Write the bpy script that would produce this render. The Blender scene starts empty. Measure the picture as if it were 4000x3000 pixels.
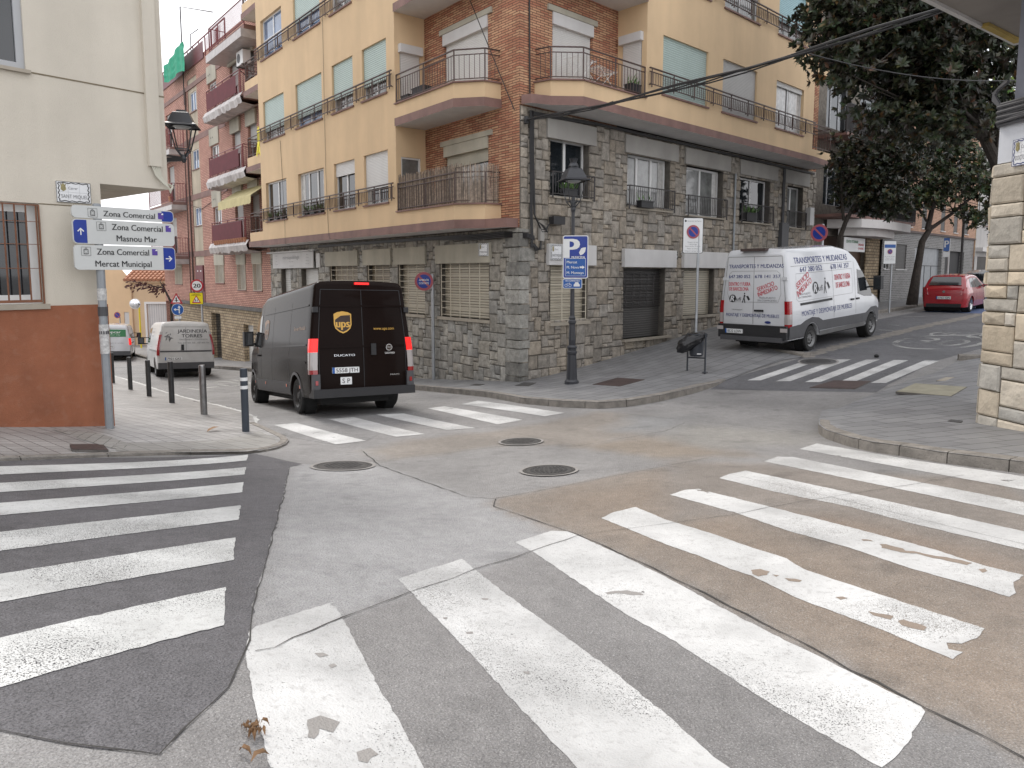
import bpy, bmesh, math, random
import numpy as np
from mathutils import Vector, Matrix
from mathutils.geometry import delaunay_2d_cdt
random.seed(7)
R = math.radians
SC = bpy.context.scene
COL = SC.collection

# ---------------------------------------------------------------- camera, sky, sun, exposure
PITCH = math.atan(290 / 2800.0)
cam = bpy.data.cameras.new("camera")
camo = bpy.data.objects.new("camera", cam)
COL.objects.link(camo)
camo.location = (0, 0, 0)                       # eye level is z = 0, the street lies below it
camo.rotation_euler = (math.pi / 2 - PITCH, 0, 0)
cam.sensor_width = 36.0
cam.lens = 36.0 * 2800 / 4000
cam.shift_y = -135 / 4000.0
cam.clip_start = 0.05
cam.clip_end = 2000
SC.camera = camo

SUN_EL, SUN_ROT = R(52), R(-38)
world = bpy.data.worlds.new("World"); SC.world = world
world.use_nodes = True
nt = world.node_tree
nt.nodes.clear()
out = nt.nodes.new('ShaderNodeOutputWorld')
bg = nt.nodes.new('ShaderNodeBackground')
sky = nt.nodes.new('ShaderNodeTexSky')
sky.sky_type = 'NISHITA'; sky.sun_disc = False
sky.sun_elevation = SUN_EL; sky.sun_rotation = SUN_ROT
sky.air_density = 1.2; sky.dust_density = 3.0
tc = nt.nodes.new('ShaderNodeTexCoord')
nz = nt.nodes.new('ShaderNodeTexNoise'); nz.inputs['Scale'].default_value = 3.2; nz.inputs['Detail'].default_value = 5
rp = nt.nodes.new('ShaderNodeValToRGB'); rp.color_ramp.elements[0].position = .34; rp.color_ramp.elements[1].position = .56
rp.color_ramp.elements[0].color = (.62, .62, .62, 1); rp.color_ramp.elements[1].color = (1, 1, 1, 1)
mx = nt.nodes.new('ShaderNodeMix'); mx.data_type = 'RGBA'
mx.inputs['B'].default_value = (7.8, 7.77, 7.95, 1)
nt.links.new(tc.outputs['Generated'], nz.inputs['Vector'])
nt.links.new(nz.outputs['Fac'], rp.inputs['Fac'])
nt.links.new(rp.outputs['Color'], mx.inputs['Factor'])
nt.links.new(sky.outputs['Color'], mx.inputs['A'])
nt.links.new(mx.outputs['Result'], bg.inputs['Color'])
bg.inputs['Strength'].default_value = 0.15
nt.links.new(bg.outputs['Background'], out.inputs['Surface'])

sl = bpy.data.lights.new("sun", 'SUN'); sl.energy = 1.5; sl.angle = R(14); sl.color = (1, .955, .9)
so = bpy.data.objects.new("sun", sl); COL.objects.link(so)
sv = Vector((math.sin(SUN_ROT) * math.cos(SUN_EL), math.cos(SUN_ROT) * math.cos(SUN_EL), math.sin(SUN_EL)))
so.rotation_euler = sv.to_track_quat('Z', 'Y').to_euler()
so.location = (0, 0, 30)
SC.view_settings.view_transform = 'Standard'
SC.view_settings.look = 'None'
SC.view_settings.exposure = 0.5
SC.view_settings.gamma = 1

# ---------------------------------------------------------------- ground height (metres below eye level)
_h0, _a, _b = 1.637, .0783, -.0291
_C = [(x, y, _h0 + _a * y + _b * x) for x in (1, 3.5, 6) for y in (2, 5, 8)]
_C += [(-.2, 4.2, _h0 + _a * 4.2), (-.3, 6.5, _h0 + _a * 6.5), (-2.1, 8.8, 2.38), (0, 2.4, 1.80), (-1.0, 2.6, 1.62), (0, 0, 1.45)]
_C += [(x, y, 1.24 + .1516 * y + .0713 * x) for x, y in ((-5.2, 7.2), (-3.6, 9.5), (-2.2, 2.9), (-1.8, 4.6), (-3, 6), (-8.7, 12.0), (-6.9, 12.3), (-9, 6), (-12, 9), (-4.5, 10.8))]
_C += [(0, 10.5, _h0 + _a * 10.5), (5, 10.5, _h0 + _a * 10.5 + _b * 5)]
_C += [(-3.7, 13.6, 2.68), (-1.9, 14.5, 2.72), (.3, 18.3, 2.85), (-3, 22.3, 3.34), (-14.2, 36.3, 4.45), (-11.8, 26, 3.68), (-8, 16.5, 3.02),
       (-10.5, 21, 3.45), (-21, 39, 4.6), (7.85, 19, 2.03), (10.5, 21.5, 1.88), (7.2, 25, 1.88), (18.2, 28.5, 1.5), (17.9, 35.1, 1.45),
       (10, 8, 2.0), (30, 50, 1.2), (60, 80, 1), (-60, 90, 7), (0, 60, 3.5), (-40, 10, -.3), (40, 10, 1.2), (-10, 0, .55), (12, 0, 1.3),
       (0, -10, .4), (-50, 45, 4.0), (60, 40, 1.0)]
_C = np.array(_C, float)
def _fit(C):
    n = len(C); X = C[:, :2]
    r = np.linalg.norm(X[:, None] - X[None], axis=2)
    K = np.where(r > 0, r * r * np.log(r + 1e-12), 0) + .2 * np.eye(n)
    P = np.c_[np.ones(n), X]
    A = np.block([[K, P], [P.T, np.zeros((3, 3))]])
    return np.linalg.solve(A, np.r_[C[:, 2], 0, 0, 0])
_W = _fit(_C)
def gz(x, y):
    r = np.hypot(x - _C[:, 0], y - _C[:, 1])
    return -float((_W[:-3] * np.where(r > 0, r * r * np.log(r + 1e-12), 0)).sum() + _W[-3] + _W[-2] * x + _W[-1] * y)
def ray(px, py):
    d = (px - 2000) / 2800.0; e = -(py - 1365) / 2800.0
    c, s = math.cos(PITCH), math.sin(PITCH)
    return Vector((d, c + e * s, -s + e * c))
def G(px, py, dz=0.0):
    """point of the street surface (raised by dz) under photo pixel px, py"""
    d = ray(px, py); t = 1.5
    while t < 120:
        if gz(d.x * t, d.y * t) + dz > d.z * t: break
        t *= 1.015
    lo, hi = t / 1.015, t
    for _ in range(18):
        m = (lo + hi) / 2
        if gz(d.x * m, d.y * m) + dz > d.z * m: hi = m
        else: lo = m
    return Vector((d.x * hi, d.y * hi, d.z * hi))
def G2(px, py, dz=0.0):
    p = G(px, py, dz); return (p.x, p.y)
def at(px, py, Y):
    d = ray(px, py); k = Y / d.y; return d * k

# ---------------------------------------------------------------- materials
def N(t, k, **kw):
    n = t.nodes.new(k)
    for a, v in kw.items(): setattr(n, a, v)
    return n
MATS = {}
def pm(name, col, rough=.6, metal=0., var=.12, vs=2.5, bump=.1, bs=60., spec=.5, streak=0., coat=0., uv=False, emit=None, attr=False, speck=0., speckc=(.8, .8, .8), sps=120.):
    """principled procedural material: base colour varied by world-space noise, fine bump"""
    m = bpy.data.materials.new(name); m.use_nodes = True
    t = m.node_tree; p = t.nodes['Principled BSDF']; L = t.links
    geo = N(t, 'ShaderNodeNewGeometry')
    pos = geo.outputs['Position']
    base = None
    if attr:
        at_ = N(t, 'ShaderNodeAttribute', attribute_name='col'); base = at_.outputs['Color']
    n1 = N(t, 'ShaderNodeTexNoise'); n1.inputs['Scale'].default_value = vs; n1.inputs['Detail'].default_value = 6; n1.inputs['Roughness'].default_value = .6
    L.new(pos, n1.inputs['Vector'])
    mr = N(t, 'ShaderNodeMapRange'); mr.inputs['From Min'].default_value = .3; mr.inputs['From Max'].default_value = .7
    mr.inputs['To Min'].default_value = 1 - var; mr.inputs['To Max'].default_value = 1 + var * .6
    L.new(n1.outputs['Fac'], mr.inputs['Value'])
    val = mr.outputs['Result']
    if streak:
        mp = N(t, 'ShaderNodeMapping'); mp.inputs['Scale'].default_value = (1.7, 1.7, .2)
        L.new(pos, mp.inputs['Vector'])
        n2 = N(t, 'ShaderNodeTexNoise'); n2.inputs['Scale'].default_value = 1.0; n2.inputs['Detail'].default_value = 5
        L.new(mp.outputs['Vector'], n2.inputs['Vector'])
        m2 = N(t, 'ShaderNodeMapRange'); m2.inputs['From Min'].default_value = .35; m2.inputs['From Max'].default_value = .65
        m2.inputs['To Min'].default_value = 1 - streak; m2.inputs['To Max'].default_value = 1.0
        L.new(n2.outputs['Fac'], m2.inputs['Value'])
        mm = N(t, 'ShaderNodeMath', operation='MULTIPLY'); L.new(val, mm.inputs[0]); L.new(m2.outputs['Result'], mm.inputs[1]); val = mm.outputs[0]
    mul = N(t, 'ShaderNodeMix', data_type='RGBA', blend_type='MULTIPLY'); mul.inputs['Factor'].default_value = 1
    if base is not None: L.new(base, mul.inputs['A'])
    else: mul.inputs['A'].default_value = (*col, 1)
    cmb = N(t, 'ShaderNodeCombineColor'); [L.new(val, cmb.inputs[i]) for i in range(3)]
    L.new(cmb.outputs[0], mul.inputs['B'])
    colout = mul.outputs['Result']
    if speck:
        n3 = N(t, 'ShaderNodeTexNoise'); n3.inputs['Scale'].default_value = sps; n3.inputs['Detail'].default_value = 2
        L.new(pos, n3.inputs['Vector'])
        m3 = N(t, 'ShaderNodeMapRange'); m3.inputs['From Min'].default_value = .55; m3.inputs['From Max'].default_value = .7
        m3.inputs['To Max'].default_value = speck; L.new(n3.outputs['Fac'], m3.inputs['Value'])
        mx3 = N(t, 'ShaderNodeMix', data_type='RGBA'); mx3.inputs['B'].default_value = (*speckc, 1)
        L.new(m3.outputs['Result'], mx3.inputs['Factor']); L.new(colout, mx3.inputs['A']); colout = mx3.outputs['Result']
    L.new(colout, p.inputs['Base Color'])
    p.inputs['Roughness'].default_value = rough; p.inputs['Metallic'].default_value = metal
    p.inputs['Specular IOR Level'].default_value = spec
    if coat: p.inputs['Coat Weight'].default_value = coat; p.inputs['Coat Roughness'].default_value = .05
    if emit: p.inputs['Emission Color'].default_value = (*emit[0], 1); p.inputs['Emission Strength'].default_value = emit[1]
    if bump:
        nb = N(t, 'ShaderNodeTexNoise'); nb.inputs['Scale'].default_value = bs; nb.inputs['Detail'].default_value = 4
        L.new(pos, nb.inputs['Vector'])
        b = N(t, 'ShaderNodeBump'); b.inputs['Strength'].default_value = bump; b.inputs['Distance'].default_value = .02
        L.new(nb.outputs['Fac'], b.inputs['Height']); L.new(b.outputs['Normal'], p.inputs['Normal'])
    MATS[name] = m
    return m
def brickmat(name, c1, c2, mortar, w, h, ms=.01, rough=.85, bump=.6, off=.5, var=.25, spec=.3, bias=0., gv=.5):
    m = bpy.data.materials.new(name); m.use_nodes = True
    t = m.node_tree; p = t.nodes['Principled BSDF']; L = t.links
    uv = N(t, 'ShaderNodeUVMap', uv_map='UVMap')
    br = N(t, 'ShaderNodeTexBrick'); br.offset = off; br.squash = 1
    br.inputs['Scale'].default_value = 1; br.inputs['Brick Width'].default_value = w; br.inputs['Row Height'].default_value = h
    br.inputs['Mortar Size'].default_value = ms; br.inputs['Mortar Smooth'].default_value = .15; br.inputs['Bias'].default_value = bias
    br.inputs['Color1'].default_value = (*c1, 1); br.inputs['Color2'].default_value = (*c2, 1); br.inputs['Mortar'].default_value = (*mortar, 1)
    L.new(uv.outputs['UV'], br.inputs['Vector'])
    geo = N(t, 'ShaderNodeNewGeometry')
    n1 = N(t, 'ShaderNodeTexNoise'); n1.inputs['Scale'].default_value = 1.3; n1.inputs['Detail'].default_value = 8; n1.inputs['Roughness'].default_value = .65
    L.new(geo.outputs['Position'], n1.inputs['Vector'])
    mr = N(t, 'ShaderNodeMapRange'); mr.inputs['From Min'].default_value = .3; mr.inputs['From Max'].default_value = .7
    mr.inputs['To Min'].default_value = 1 - var; mr.inputs['To Max'].default_value = 1 + var * gv
    L.new(n1.outputs['Fac'], mr.inputs['Value'])
    cmb = N(t, 'ShaderNodeCombineColor'); [L.new(mr.outputs['Result'], cmb.inputs[i]) for i in range(3)]
    mul = N(t, 'ShaderNodeMix', data_type='RGBA', blend_type='MULTIPLY'); mul.inputs['Factor'].default_value = 1
    L.new(br.outputs['Color'], mul.inputs['A']); L.new(cmb.outputs[0], mul.inputs['B'])
    L.new(mul.outputs['Result'], p.inputs['Base Color'])
    p.inputs['Roughness'].default_value = rough; p.inputs['Specular IOR Level'].default_value = spec
    inv = N(t, 'ShaderNodeMath', operation='SUBTRACT'); inv.inputs[0].default_value = 1; L.new(br.outputs['Fac'], inv.inputs[1])
    nb = N(t, 'ShaderNodeTexNoise'); nb.inputs['Scale'].default_value = 60; L.new(geo.outputs['Position'], nb.inputs['Vector'])
    ad = N(t, 'ShaderNodeMath', operation='MULTIPLY_ADD'); ad.inputs[1].default_value = .3; L.new(nb.outputs['Fac'], ad.inputs[0]); L.new(inv.outputs[0], ad.inputs[2])
    b = N(t, 'ShaderNodeBump'); b.inputs['Strength'].default_value = bump; b.inputs['Distance'].default_value = .015
    L.new(ad.outputs[0], b.inputs['Height']); L.new(b.outputs['Normal'], p.inputs['Normal'])
    MATS[name] = m
    return m
def shuttermat(name, c, pitch=.045, rough=.5, dark=.55, var=.08):
    """roller shutter: horizontal slats from the UV height"""
    m = bpy.data.materials.new(name); m.use_nodes = True
    t = m.node_tree; p = t.nodes['Principled BSDF']; L = t.links
    uv = N(t, 'ShaderNodeUVMap', uv_map='UVMap'); sp = N(t, 'ShaderNodeSeparateXYZ'); L.new(uv.outputs['UV'], sp.inputs[0])
    dv = N(t, 'ShaderNodeMath', operation='DIVIDE'); dv.inputs[1].default_value = pitch; L.new(sp.outputs['Y'], dv.inputs[0])
    fr = N(t, 'ShaderNodeMath', operation='FRACT'); L.new(dv.outputs[0], fr.inputs[0])
    gap = N(t, 'ShaderNodeMath', operation='LESS_THAN'); gap.inputs[1].default_value = .2; L.new(fr.outputs[0], gap.inputs[0])
    geo = N(t, 'ShaderNodeNewGeometry'); n1 = N(t, 'ShaderNodeTexNoise'); n1.inputs['Scale'].default_value = 2.2; n1.inputs['Detail'].default_value = 6; L.new(geo.outputs['Position'], n1.inputs['Vector'])
    mr = N(t, 'ShaderNodeMapRange'); mr.inputs['To Min'].default_value = 1 - 2 * var; mr.inputs['To Max'].default_value = 1 + var; L.new(n1.outputs['Fac'], mr.inputs['Value'])
    cmb = N(t, 'ShaderNodeCombineColor'); [L.new(mr.outputs['Result'], cmb.inputs[i]) for i in range(3)]
    mul = N(t, 'ShaderNodeMix', data_type='RGBA', blend_type='MULTIPLY'); mul.inputs['Factor'].default_value = 1; mul.inputs['A'].default_value = (*c, 1); L.new(cmb.outputs[0], mul.inputs['B'])
    mx_ = N(t, 'ShaderNodeMix', data_type='RGBA'); mx_.inputs['B'].default_value = (*[v * dark for v in c], 1)
    L.new(gap.outputs[0], mx_.inputs['Factor']); L.new(mul.outputs['Result'], mx_.inputs['A']); L.new(mx_.outputs['Result'], p.inputs['Base Color'])
    p.inputs['Roughness'].default_value = rough
    sn = N(t, 'ShaderNodeMath', operation='PINGPONG'); sn.inputs[1].default_value = .5; L.new(dv.outputs[0], sn.inputs[0])
    b = N(t, 'ShaderNodeBump'); b.inputs['Strength'].default_value = .7; b.inputs['Distance'].default_value = .02; L.new(sn.outputs[0], b.inputs['Height']); L.new(b.outputs['Normal'], p.inputs['Normal'])
    MATS[name] = m
    return m
def paintmat(name, col, wear=.5, scale=3., thr=.62, rough=.7, gr=150):
    """road paint with chips through which the surface below shows"""
    m = pm(name, col, rough=rough, var=.3, vs=1.3, bump=.4, bs=90, speck=.35, speckc=(.3, .29, .28), sps=26)
    t = m.node_tree; L = t.links; p = t.nodes['Principled BSDF']; o = [n for n in t.nodes if n.type == 'OUTPUT_MATERIAL'][0]
    geo = N(t, 'ShaderNodeNewGeometry')
    a = N(t, 'ShaderNodeTexNoise'); a.inputs['Scale'].default_value = scale; a.inputs['Detail'].default_value = 9; a.inputs['Roughness'].default_value = .7; L.new(geo.outputs['Position'], a.inputs['Vector'])
    b = N(t, 'ShaderNodeTexNoise'); b.inputs['Scale'].default_value = gr; b.inputs['Detail'].default_value = 3; L.new(geo.outputs['Position'], b.inputs['Vector'])
    c = N(t, 'ShaderNodeTexNoise'); c.inputs['Scale'].default_value = .9; c.inputs['Detail'].default_value = 3; L.new(geo.outputs['Position'], c.inputs['Vector'])
    g = N(t, 'ShaderNodeMath', operation='GREATER_THAN'); g.inputs[1].default_value = thr; L.new(a.outputs['Fac'], g.inputs[0])
    mr = N(t, 'ShaderNodeMapRange'); mr.inputs['From Min'].default_value = .35; mr.inputs['From Max'].default_value = .65; mr.inputs['To Min'].default_value = .74; mr.inputs['To Max'].default_value = .74 - .3 * wear; L.new(c.outputs['Fac'], mr.inputs['Value'])
    h = N(t, 'ShaderNodeMath', operation='GREATER_THAN'); L.new(b.outputs['Fac'], h.inputs[0]); L.new(mr.outputs['Result'], h.inputs[1])
    mxm = N(t, 'ShaderNodeMath', operation='MAXIMUM'); L.new(g.outputs[0], mxm.inputs[0]); L.new(h.outputs[0], mxm.inputs[1])
    tr = N(t, 'ShaderNodeBsdfTransparent'); ms = N(t, 'ShaderNodeMixShader')
    L.new(mxm.outputs[0], ms.inputs[0]); L.new(p.outputs[0], ms.inputs[1]); L.new(tr.outputs[0], ms.inputs[2]); L.new(ms.outputs[0], o.inputs['Surface'])
    return m

def roadmat(name, col, con):
    """worn road surface: aggregate grain, polished and oily blotches, faint streaks"""
    m = pm(name, col or (1, 1, 1), rough=.68, var=.26, vs=.75, bump=.9, bs=75, attr=col is None, speck=.5, speckc=(.55, .545, .53) if col is None else tuple(c * 2.1 for c in col), sps=150)
    t = m.node_tree; L = t.links; p = t.nodes['Principled BSDF']; src = p.inputs['Base Color'].links[0].from_socket
    geo = N(t, 'ShaderNodeNewGeometry')
    def layer(src, scale, det, lo, hi, a, b, rg=.5):
        n = N(t, 'ShaderNodeTexNoise'); n.inputs['Scale'].default_value = scale; n.inputs['Detail'].default_value = det; n.inputs['Roughness'].default_value = rg; L.new(geo.outputs['Position'], n.inputs['Vector'])
        r = N(t, 'ShaderNodeMapRange'); r.inputs['From Min'].default_value = lo; r.inputs['From Max'].default_value = hi; r.inputs['To Min'].default_value = a; r.inputs['To Max'].default_value = b; L.new(n.outputs['Fac'], r.inputs['Value'])
        c = N(t, 'ShaderNodeCombineColor'); [L.new(r.outputs['Result'], c.inputs[i]) for i in range(3)]
        x = N(t, 'ShaderNodeMix', data_type='RGBA', blend_type='MULTIPLY'); x.inputs['Factor'].default_value = 1; L.new(src, x.inputs['A']); L.new(c.outputs[0], x.inputs['B']); return x.outputs['Result']
    src = layer(src, 120, 3, .38, .52, 1 - min(con, .2) * 2.4, 1.0)          # dark pits between the grains
    src = layer(src, 9, 9, .35, .6, 1 - min(con, .2) * 1.1, 1.06, .75)       # mottling
    src = layer(src, 2.3, 5, .30, .42, .8, 1.0)                   # oily blotches
    L.new(src, p.inputs['Base Color']); return m
roadmat('road_concrete', None, .12)
pm('concrete_light', (.44, .435, .42), rough=.65, var=.18, vs=1.1, bump=.7, bs=70, speck=.6, speckc=(.16, .155, .15), sps=95)
pm('concrete_grey', (.29, .275, .26), rough=.7, var=.18, vs=1.2, bump=.5, bs=90, speck=.5, speckc=(.36, .34, .32), sps=150)
pm('concrete_tan', (.28, .225, .18), rough=.75, var=.25, vs=.8, bump=.5, bs=90, speck=.5, speckc=(.36, .29, .23), sps=150)
pm('concrete_tan_grey', (.3, .265, .232), rough=.7, var=.22, vs=.8, bump=.5, bs=90, speck=.5, speckc=(.36, .32, .28), sps=150)
roadmat('asphalt_dark', (.135, .131, .138), .2)
roadmat('asphalt', (.15, .15, .158), .22)
roadmat('asphalt_pale', (.265, .26, .256), .15)
pm('crack', (.05, .047, .043), rough=.9, var=.3, vs=8, bump=0)
pm('kerb_stone', (.24, .22, .195), rough=.8, var=.35, vs=6, bump=.5, bs=50, speck=.4, speckc=(.12, .11, .1), sps=60)
pm('kerb_dark', (.13, .12, .11), rough=.8, var=.35, vs=6, bump=.5, bs=50)
paintmat('paint_white', (.56, .56, .55), wear=.62, thr=.662, scale=2.2)
paintmat('paint_worn', (.6, .605, .59), wear=.6, thr=.7, scale=5)
paintmat('paint_faded', (.4, .4, .385), wear=1.3, thr=.6, scale=5)
brickmat('paving_slab', (.215, .215, .219), (.265, .265, .267), (.06, .06, .06), .6, .3, .008, rough=.5, bump=.35, off=.5, var=.22, bias=-.1)
brickmat('paving_tile', (.4, .393, .383), (.34, .333, .323), (.14, .135, .13), .2, .2, .008, rough=.48, bump=.5, off=0, var=.3)
brickmat('paving_strip', (.34, .33, .31), (.29, .28, .26), (.12, .12, .11), .3, .6, .012, rough=.6, bump=.4, off=0, var=.2)
brickmat('brick_orange', (.42, .18, .11), (.6, .37, .22), (.11, .06, .045), .29, .062, .0085, var=.25, bump=.9, bias=-.1)
brickmat('brick_red', (.5, .27, .215), (.6, .35, .275), (.2, .1, .08), .29, .085, .012, var=.18, bump=.9)
brickmat('brick_salmon', (.5, .3, .21), (.58, .37, .26), (.3, .19, .14), .29, .08, .012, var=.15, bump=.5)
brickmat('tile_grey', (.21, .205, .2), (.15, .145, .14), (.38, .37, .36), .4, .09, .012, var=.2, bump=.5, rough=.5)
brickmat('rubble_beige', (.5, .4, .27), (.34, .26, .17), (.13, .1, .07), .32, .14, .015, var=.35, bump=1.0)
brickmat('roof_tiles_base', (.4, .2, .13), (.5, .3, .2), (.15, .08, .06), .22, .3, .02, var=.4, bump=1.)
pm('stone_grey', (.2, .19, .17), rough=.88, var=.42, vs=6, bump=1.0, bs=22, attr=True, speck=.4, speckc=(.1, .09, .08), sps=38, streak=.12)
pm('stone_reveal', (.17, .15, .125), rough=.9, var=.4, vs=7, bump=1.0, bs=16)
pm('mortar', (.17, .155, .135), rough=.95, var=.3, vs=8, bump=.5)
pm('render_yellow', (.69, .505, .31), rough=.85, var=.07, vs=.8, bump=.15, bs=120, streak=.09)
pm('trim_brown', (.235, .135, .115), rough=.7, var=.18, vs=3, bump=.1, streak=.2)
pm('soffit_white', (.62, .6, .58), rough=.9, var=.1, vs=2, bump=.05)
pm('panel_cream', (.46, .43, .35), rough=.8, var=.14, vs=1.5, bump=.05, streak=.2)
pm('panel_white', (.62, .61, .6), rough=.6, var=.08, vs=1.5, bump=.03, streak=.1)
pm('panel_grey', (.36, .345, .32), rough=.8, var=.12, vs=1.5, bump=.05, streak=.1)
pm('wall_cream', (.63, .582, .495), rough=.9, var=.07, vs=.9, bump=.3, bs=70, streak=.09)
pm('wall_rust', (.33, .122, .062), rough=.85, var=.24, vs=1.3, bump=.3, bs=60, streak=.18, speck=.12, speckc=(.4, .25, .18), sps=9)
pm('frame_white', (.72, .72, .71), rough=.4, var=.03, bump=0)
pm('frame_grey', (.4, .41, .42), rough=.4, var=.05, bump=0)
pm('glass_dark', (.018, .022, .026), rough=.04, var=.3, vs=1.2, bump=0, spec=.9)
pm('glass_blue', (.12, .19, .32), rough=.06, var=.5, vs=1.6, bump=0, spec=.9)
pm('curtain', (.5, .49, .47), rough=.5, var=.35, vs=6, bump=0, spec=.8, coat=.7)
pm('interior_grey', (.16, .165, .16), rough=.2, var=.5, vs=2.2, bump=0, spec=.8, coat=.8)
shuttermat('shutter_green', (.43, .53, .49), .06, dark=.45)
shuttermat('shutter_blue', (.3, .5, .54), .06, dark=.45)
shuttermat('shutter_white', (.66, .65, .63), .045, dark=.75)
shuttermat('shutter_grey', (.45, .44, .42), .045, dark=.7)
shuttermat('louvre_beige', (.52, .47, .37), .075, dark=.3)
shuttermat('louvre_brown', (.3, .25, .18), .075, dark=.3)
shuttermat('shutter_steel', (.085, .08, .075), .07, dark=.3)
shuttermat('corrugated_white', (.6, .59, .56), .08, dark=.6)
pm('iron_brown', (.07, .04, .033), rough=.5, var=.2, bump=0)
pm('iron_dark', (.035, .03, .03), rough=.5, var=.2, bump=0)
pm('iron_rust', (.2, .085, .045), rough=.7, var=.25, vs=8, bump=.1)
pm('iron_red', (.17, .022, .03), rough=.45, var=.15, bump=0)
pm('iron_cream', (.55, .5, .4), rough=.6, var=.15, bump=0)
pm('sheet_red', (.135, .022, .03), rough=.5, var=.2, vs=3, bump=.1, bs=20)
pm('plastic_film', (.42, .385, .37), rough=.35, var=.25, vs=3, bump=.6, bs=7)
pm('netting_green', (.03, .34, .2), rough=.8, var=.25, vs=5, bump=.3)
pm('awning_yellow', (.55, .48, .25), rough=.8, var=.15, bump=.1)
pm('reed', (.19, .15, .12), rough=.9, var=.5, vs=14, bump=.2, attr=True)
pm('lamp_black', (.028, .03, .036), rough=.4, var=.15, bump=.05, spec=.6)
pm('lamp_glass', (.35, .37, .38), rough=.15, var=.05, bump=0)
pm('bollard_dark', (.065, .067, .07), rough=.4, metal=.3, var=.25, vs=8, bump=.05)
pm('bollard_steel', (.3, .3, .3), rough=.35, metal=.8, var=.3, vs=7, bump=.05)
pm('bollard_blue', (.035, .045, .06), rough=.45, var=.15, bump=.05)
pm('galvanised', (.42, .44, .46), rough=.42, metal=.6, var=.14, vs=5, bump=.05)
pm('pole_paint', (.3, .32, .34), rough=.5, metal=.3, var=.14, vs=5, bump=.05)
pm('sticker_grey', (.55, .55, .54), rough=.6, var=.4, vs=25, bump=0)
pm('sign_grey', (.56, .575, .565), rough=.4, var=.05, bump=0)
pm('sign_white', (.72, .73, .73), rough=.4, var=.04, bump=0)
pm('sign_blue', (.008, .035, .27), rough=.35, var=.15, vs=6, bump=0)
pm('sign_blue_mid', (.01, .09, .34), rough=.35, var=.05, bump=0)
pm('sign_red', (.42, .02, .035), rough=.4, var=.08, bump=0)
pm('sign_red_faded', (.36, .08, .1), rough=.5, var=.1, bump=0)
pm('sign_yellow', (.75, .62, .01), rough=.4, var=.04, bump=0)
pm('sign_purple', (.09, .05, .3), rough=.4, var=.3, vs=9, bump=0)
pm('ink_black', (.015, .015, .017), rough=.5, var=.02, bump=0)
pm('ink_blue', (.02, .035, .17), rough=.5, var=.02, bump=0)
pm('ink_grey', (.2, .2, .21), rough=.5, var=.02, bump=0)
pm('ink_red', (.55, .03, .05), rough=.5, var=.05, bump=0)
pm('ink_green', (.04, .2, .08), rough=.5, var=.02, bump=0)
pm('tile_ceramic', (.7, .71, .72), rough=.15, var=.04, bump=0, coat=.5)
pm('crest_gold', (.3, .26, .12), rough=.5, var=.5, vs=60, bump=0)
pm('van_brown', (.013, .0085, .0075), rough=.12, var=.08, bump=0, coat=0, spec=.14)
pm('van_white', (.62, .635, .655), rough=.18, var=.03, bump=0, coat=.6)
pm('van_white_dirty', (.56, .56, .55), rough=.4, var=.12, vs=2, bump=0, coat=.3)
pm('car_red', (.33, .008, .018), rough=.25, var=.04, bump=0, coat=1.)
pm('car_silver', (.3, .32, .34), rough=.3, metal=.5, var=.04, bump=0, coat=1.)
pm('plastic_black', (.02, .02, .022), rough=.55, var=.15, bump=.05)
pm('plastic_grey', (.07, .07, .075), rough=.55, var=.15, bump=.05)
pm('rubber', (.014, .014, .014), rough=.8, var=.15, bump=.1)
pm('rim_grey', (.2, .2, .2), rough=.45, metal=.5, var=.2, bump=0)
pm('rim_dark', (.035, .035, .035), rough=.5, var=.2, bump=0)
pm('seam_dark', (.05, .05, .055), rough=.8, var=.05, bump=0)
pm('chrome', (.55, .56, .58), rough=.2, metal=.9, var=.04, bump=0)
pm('light_red', (.3, .006, .01), rough=.15, var=.1, bump=0, coat=1)
pm('light_red_on', (.8, .02, .02), rough=.2, var=.1, bump=0, emit=((1, .02, .015), .55))
pm('light_clear', (.4, .37, .36), rough=.15, var=.1, bump=0, coat=1)
pm('reflector_orange', (.6, .12, .05), rough=.2, var=.1, bump=0)
pm('logo_gold', (.62, .36, .07), rough=.35, var=.1, bump=0)
pm('logo_brown', (.03, .014, .008), rough=.35, var=.1, bump=0)
pm('logo_faint', (.33, .17, .07), rough=.35, var=.1, bump=0)
pm('bag_black', (.012, .012, .014), rough=.22, var=.2, vs=8, bump=.8, bs=18)
pm('bin_black', (.04, .045, .055), rough=.45, var=.15, bump=.05)
pm('cable_black', (.018, .017, .018), rough=.5, var=.2, bump=.1)
pm('cable_cream', (.56, .545, .46), rough=.6, var=.05, bump=0)
pm('rust_plate', (.065, .042, .038), rough=.7, var=.3, vs=5, bump=.3, bs=60)
pm('cover_iron', (.09, .088, .086), rough=.5, metal=.4, var=.3, vs=9, bump=.2)
pm('cover_stone', (.3, .28, .21), rough=.8, var=.2, vs=5, bump=.3)
pm('terracotta', (.4, .19, .11), rough=.8, var=.25, vs=9, bump=.1)
pm('bark', (.05, .041, .034), rough=.9, var=.4, vs=9, bump=.9, bs=30)
pm('leaf', (.035, .06, .03), rough=.38, var=.3, vs=3, bump=0, attr=True, spec=.45)
pm('leaf_dry', (.24, .14, .07), rough=.7, var=.3, vs=20, bump=0)
pm('leaf_plum', (.12, .045, .05), rough=.6, var=.4, vs=9, bump=0)
pm('sill_stone', (.36, .32, .26), rough=.8, var=.15, vs=3, bump=.1)
pm('wall_pale_yellow', (.7, .5, .31), rough=.9, var=.05, vs=1, bump=.1, streak=.05)
pm('wall_pinkish', (.62, .46, .3), rough=.9, var=.05, vs=1, bump=.1, streak=.05)
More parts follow.
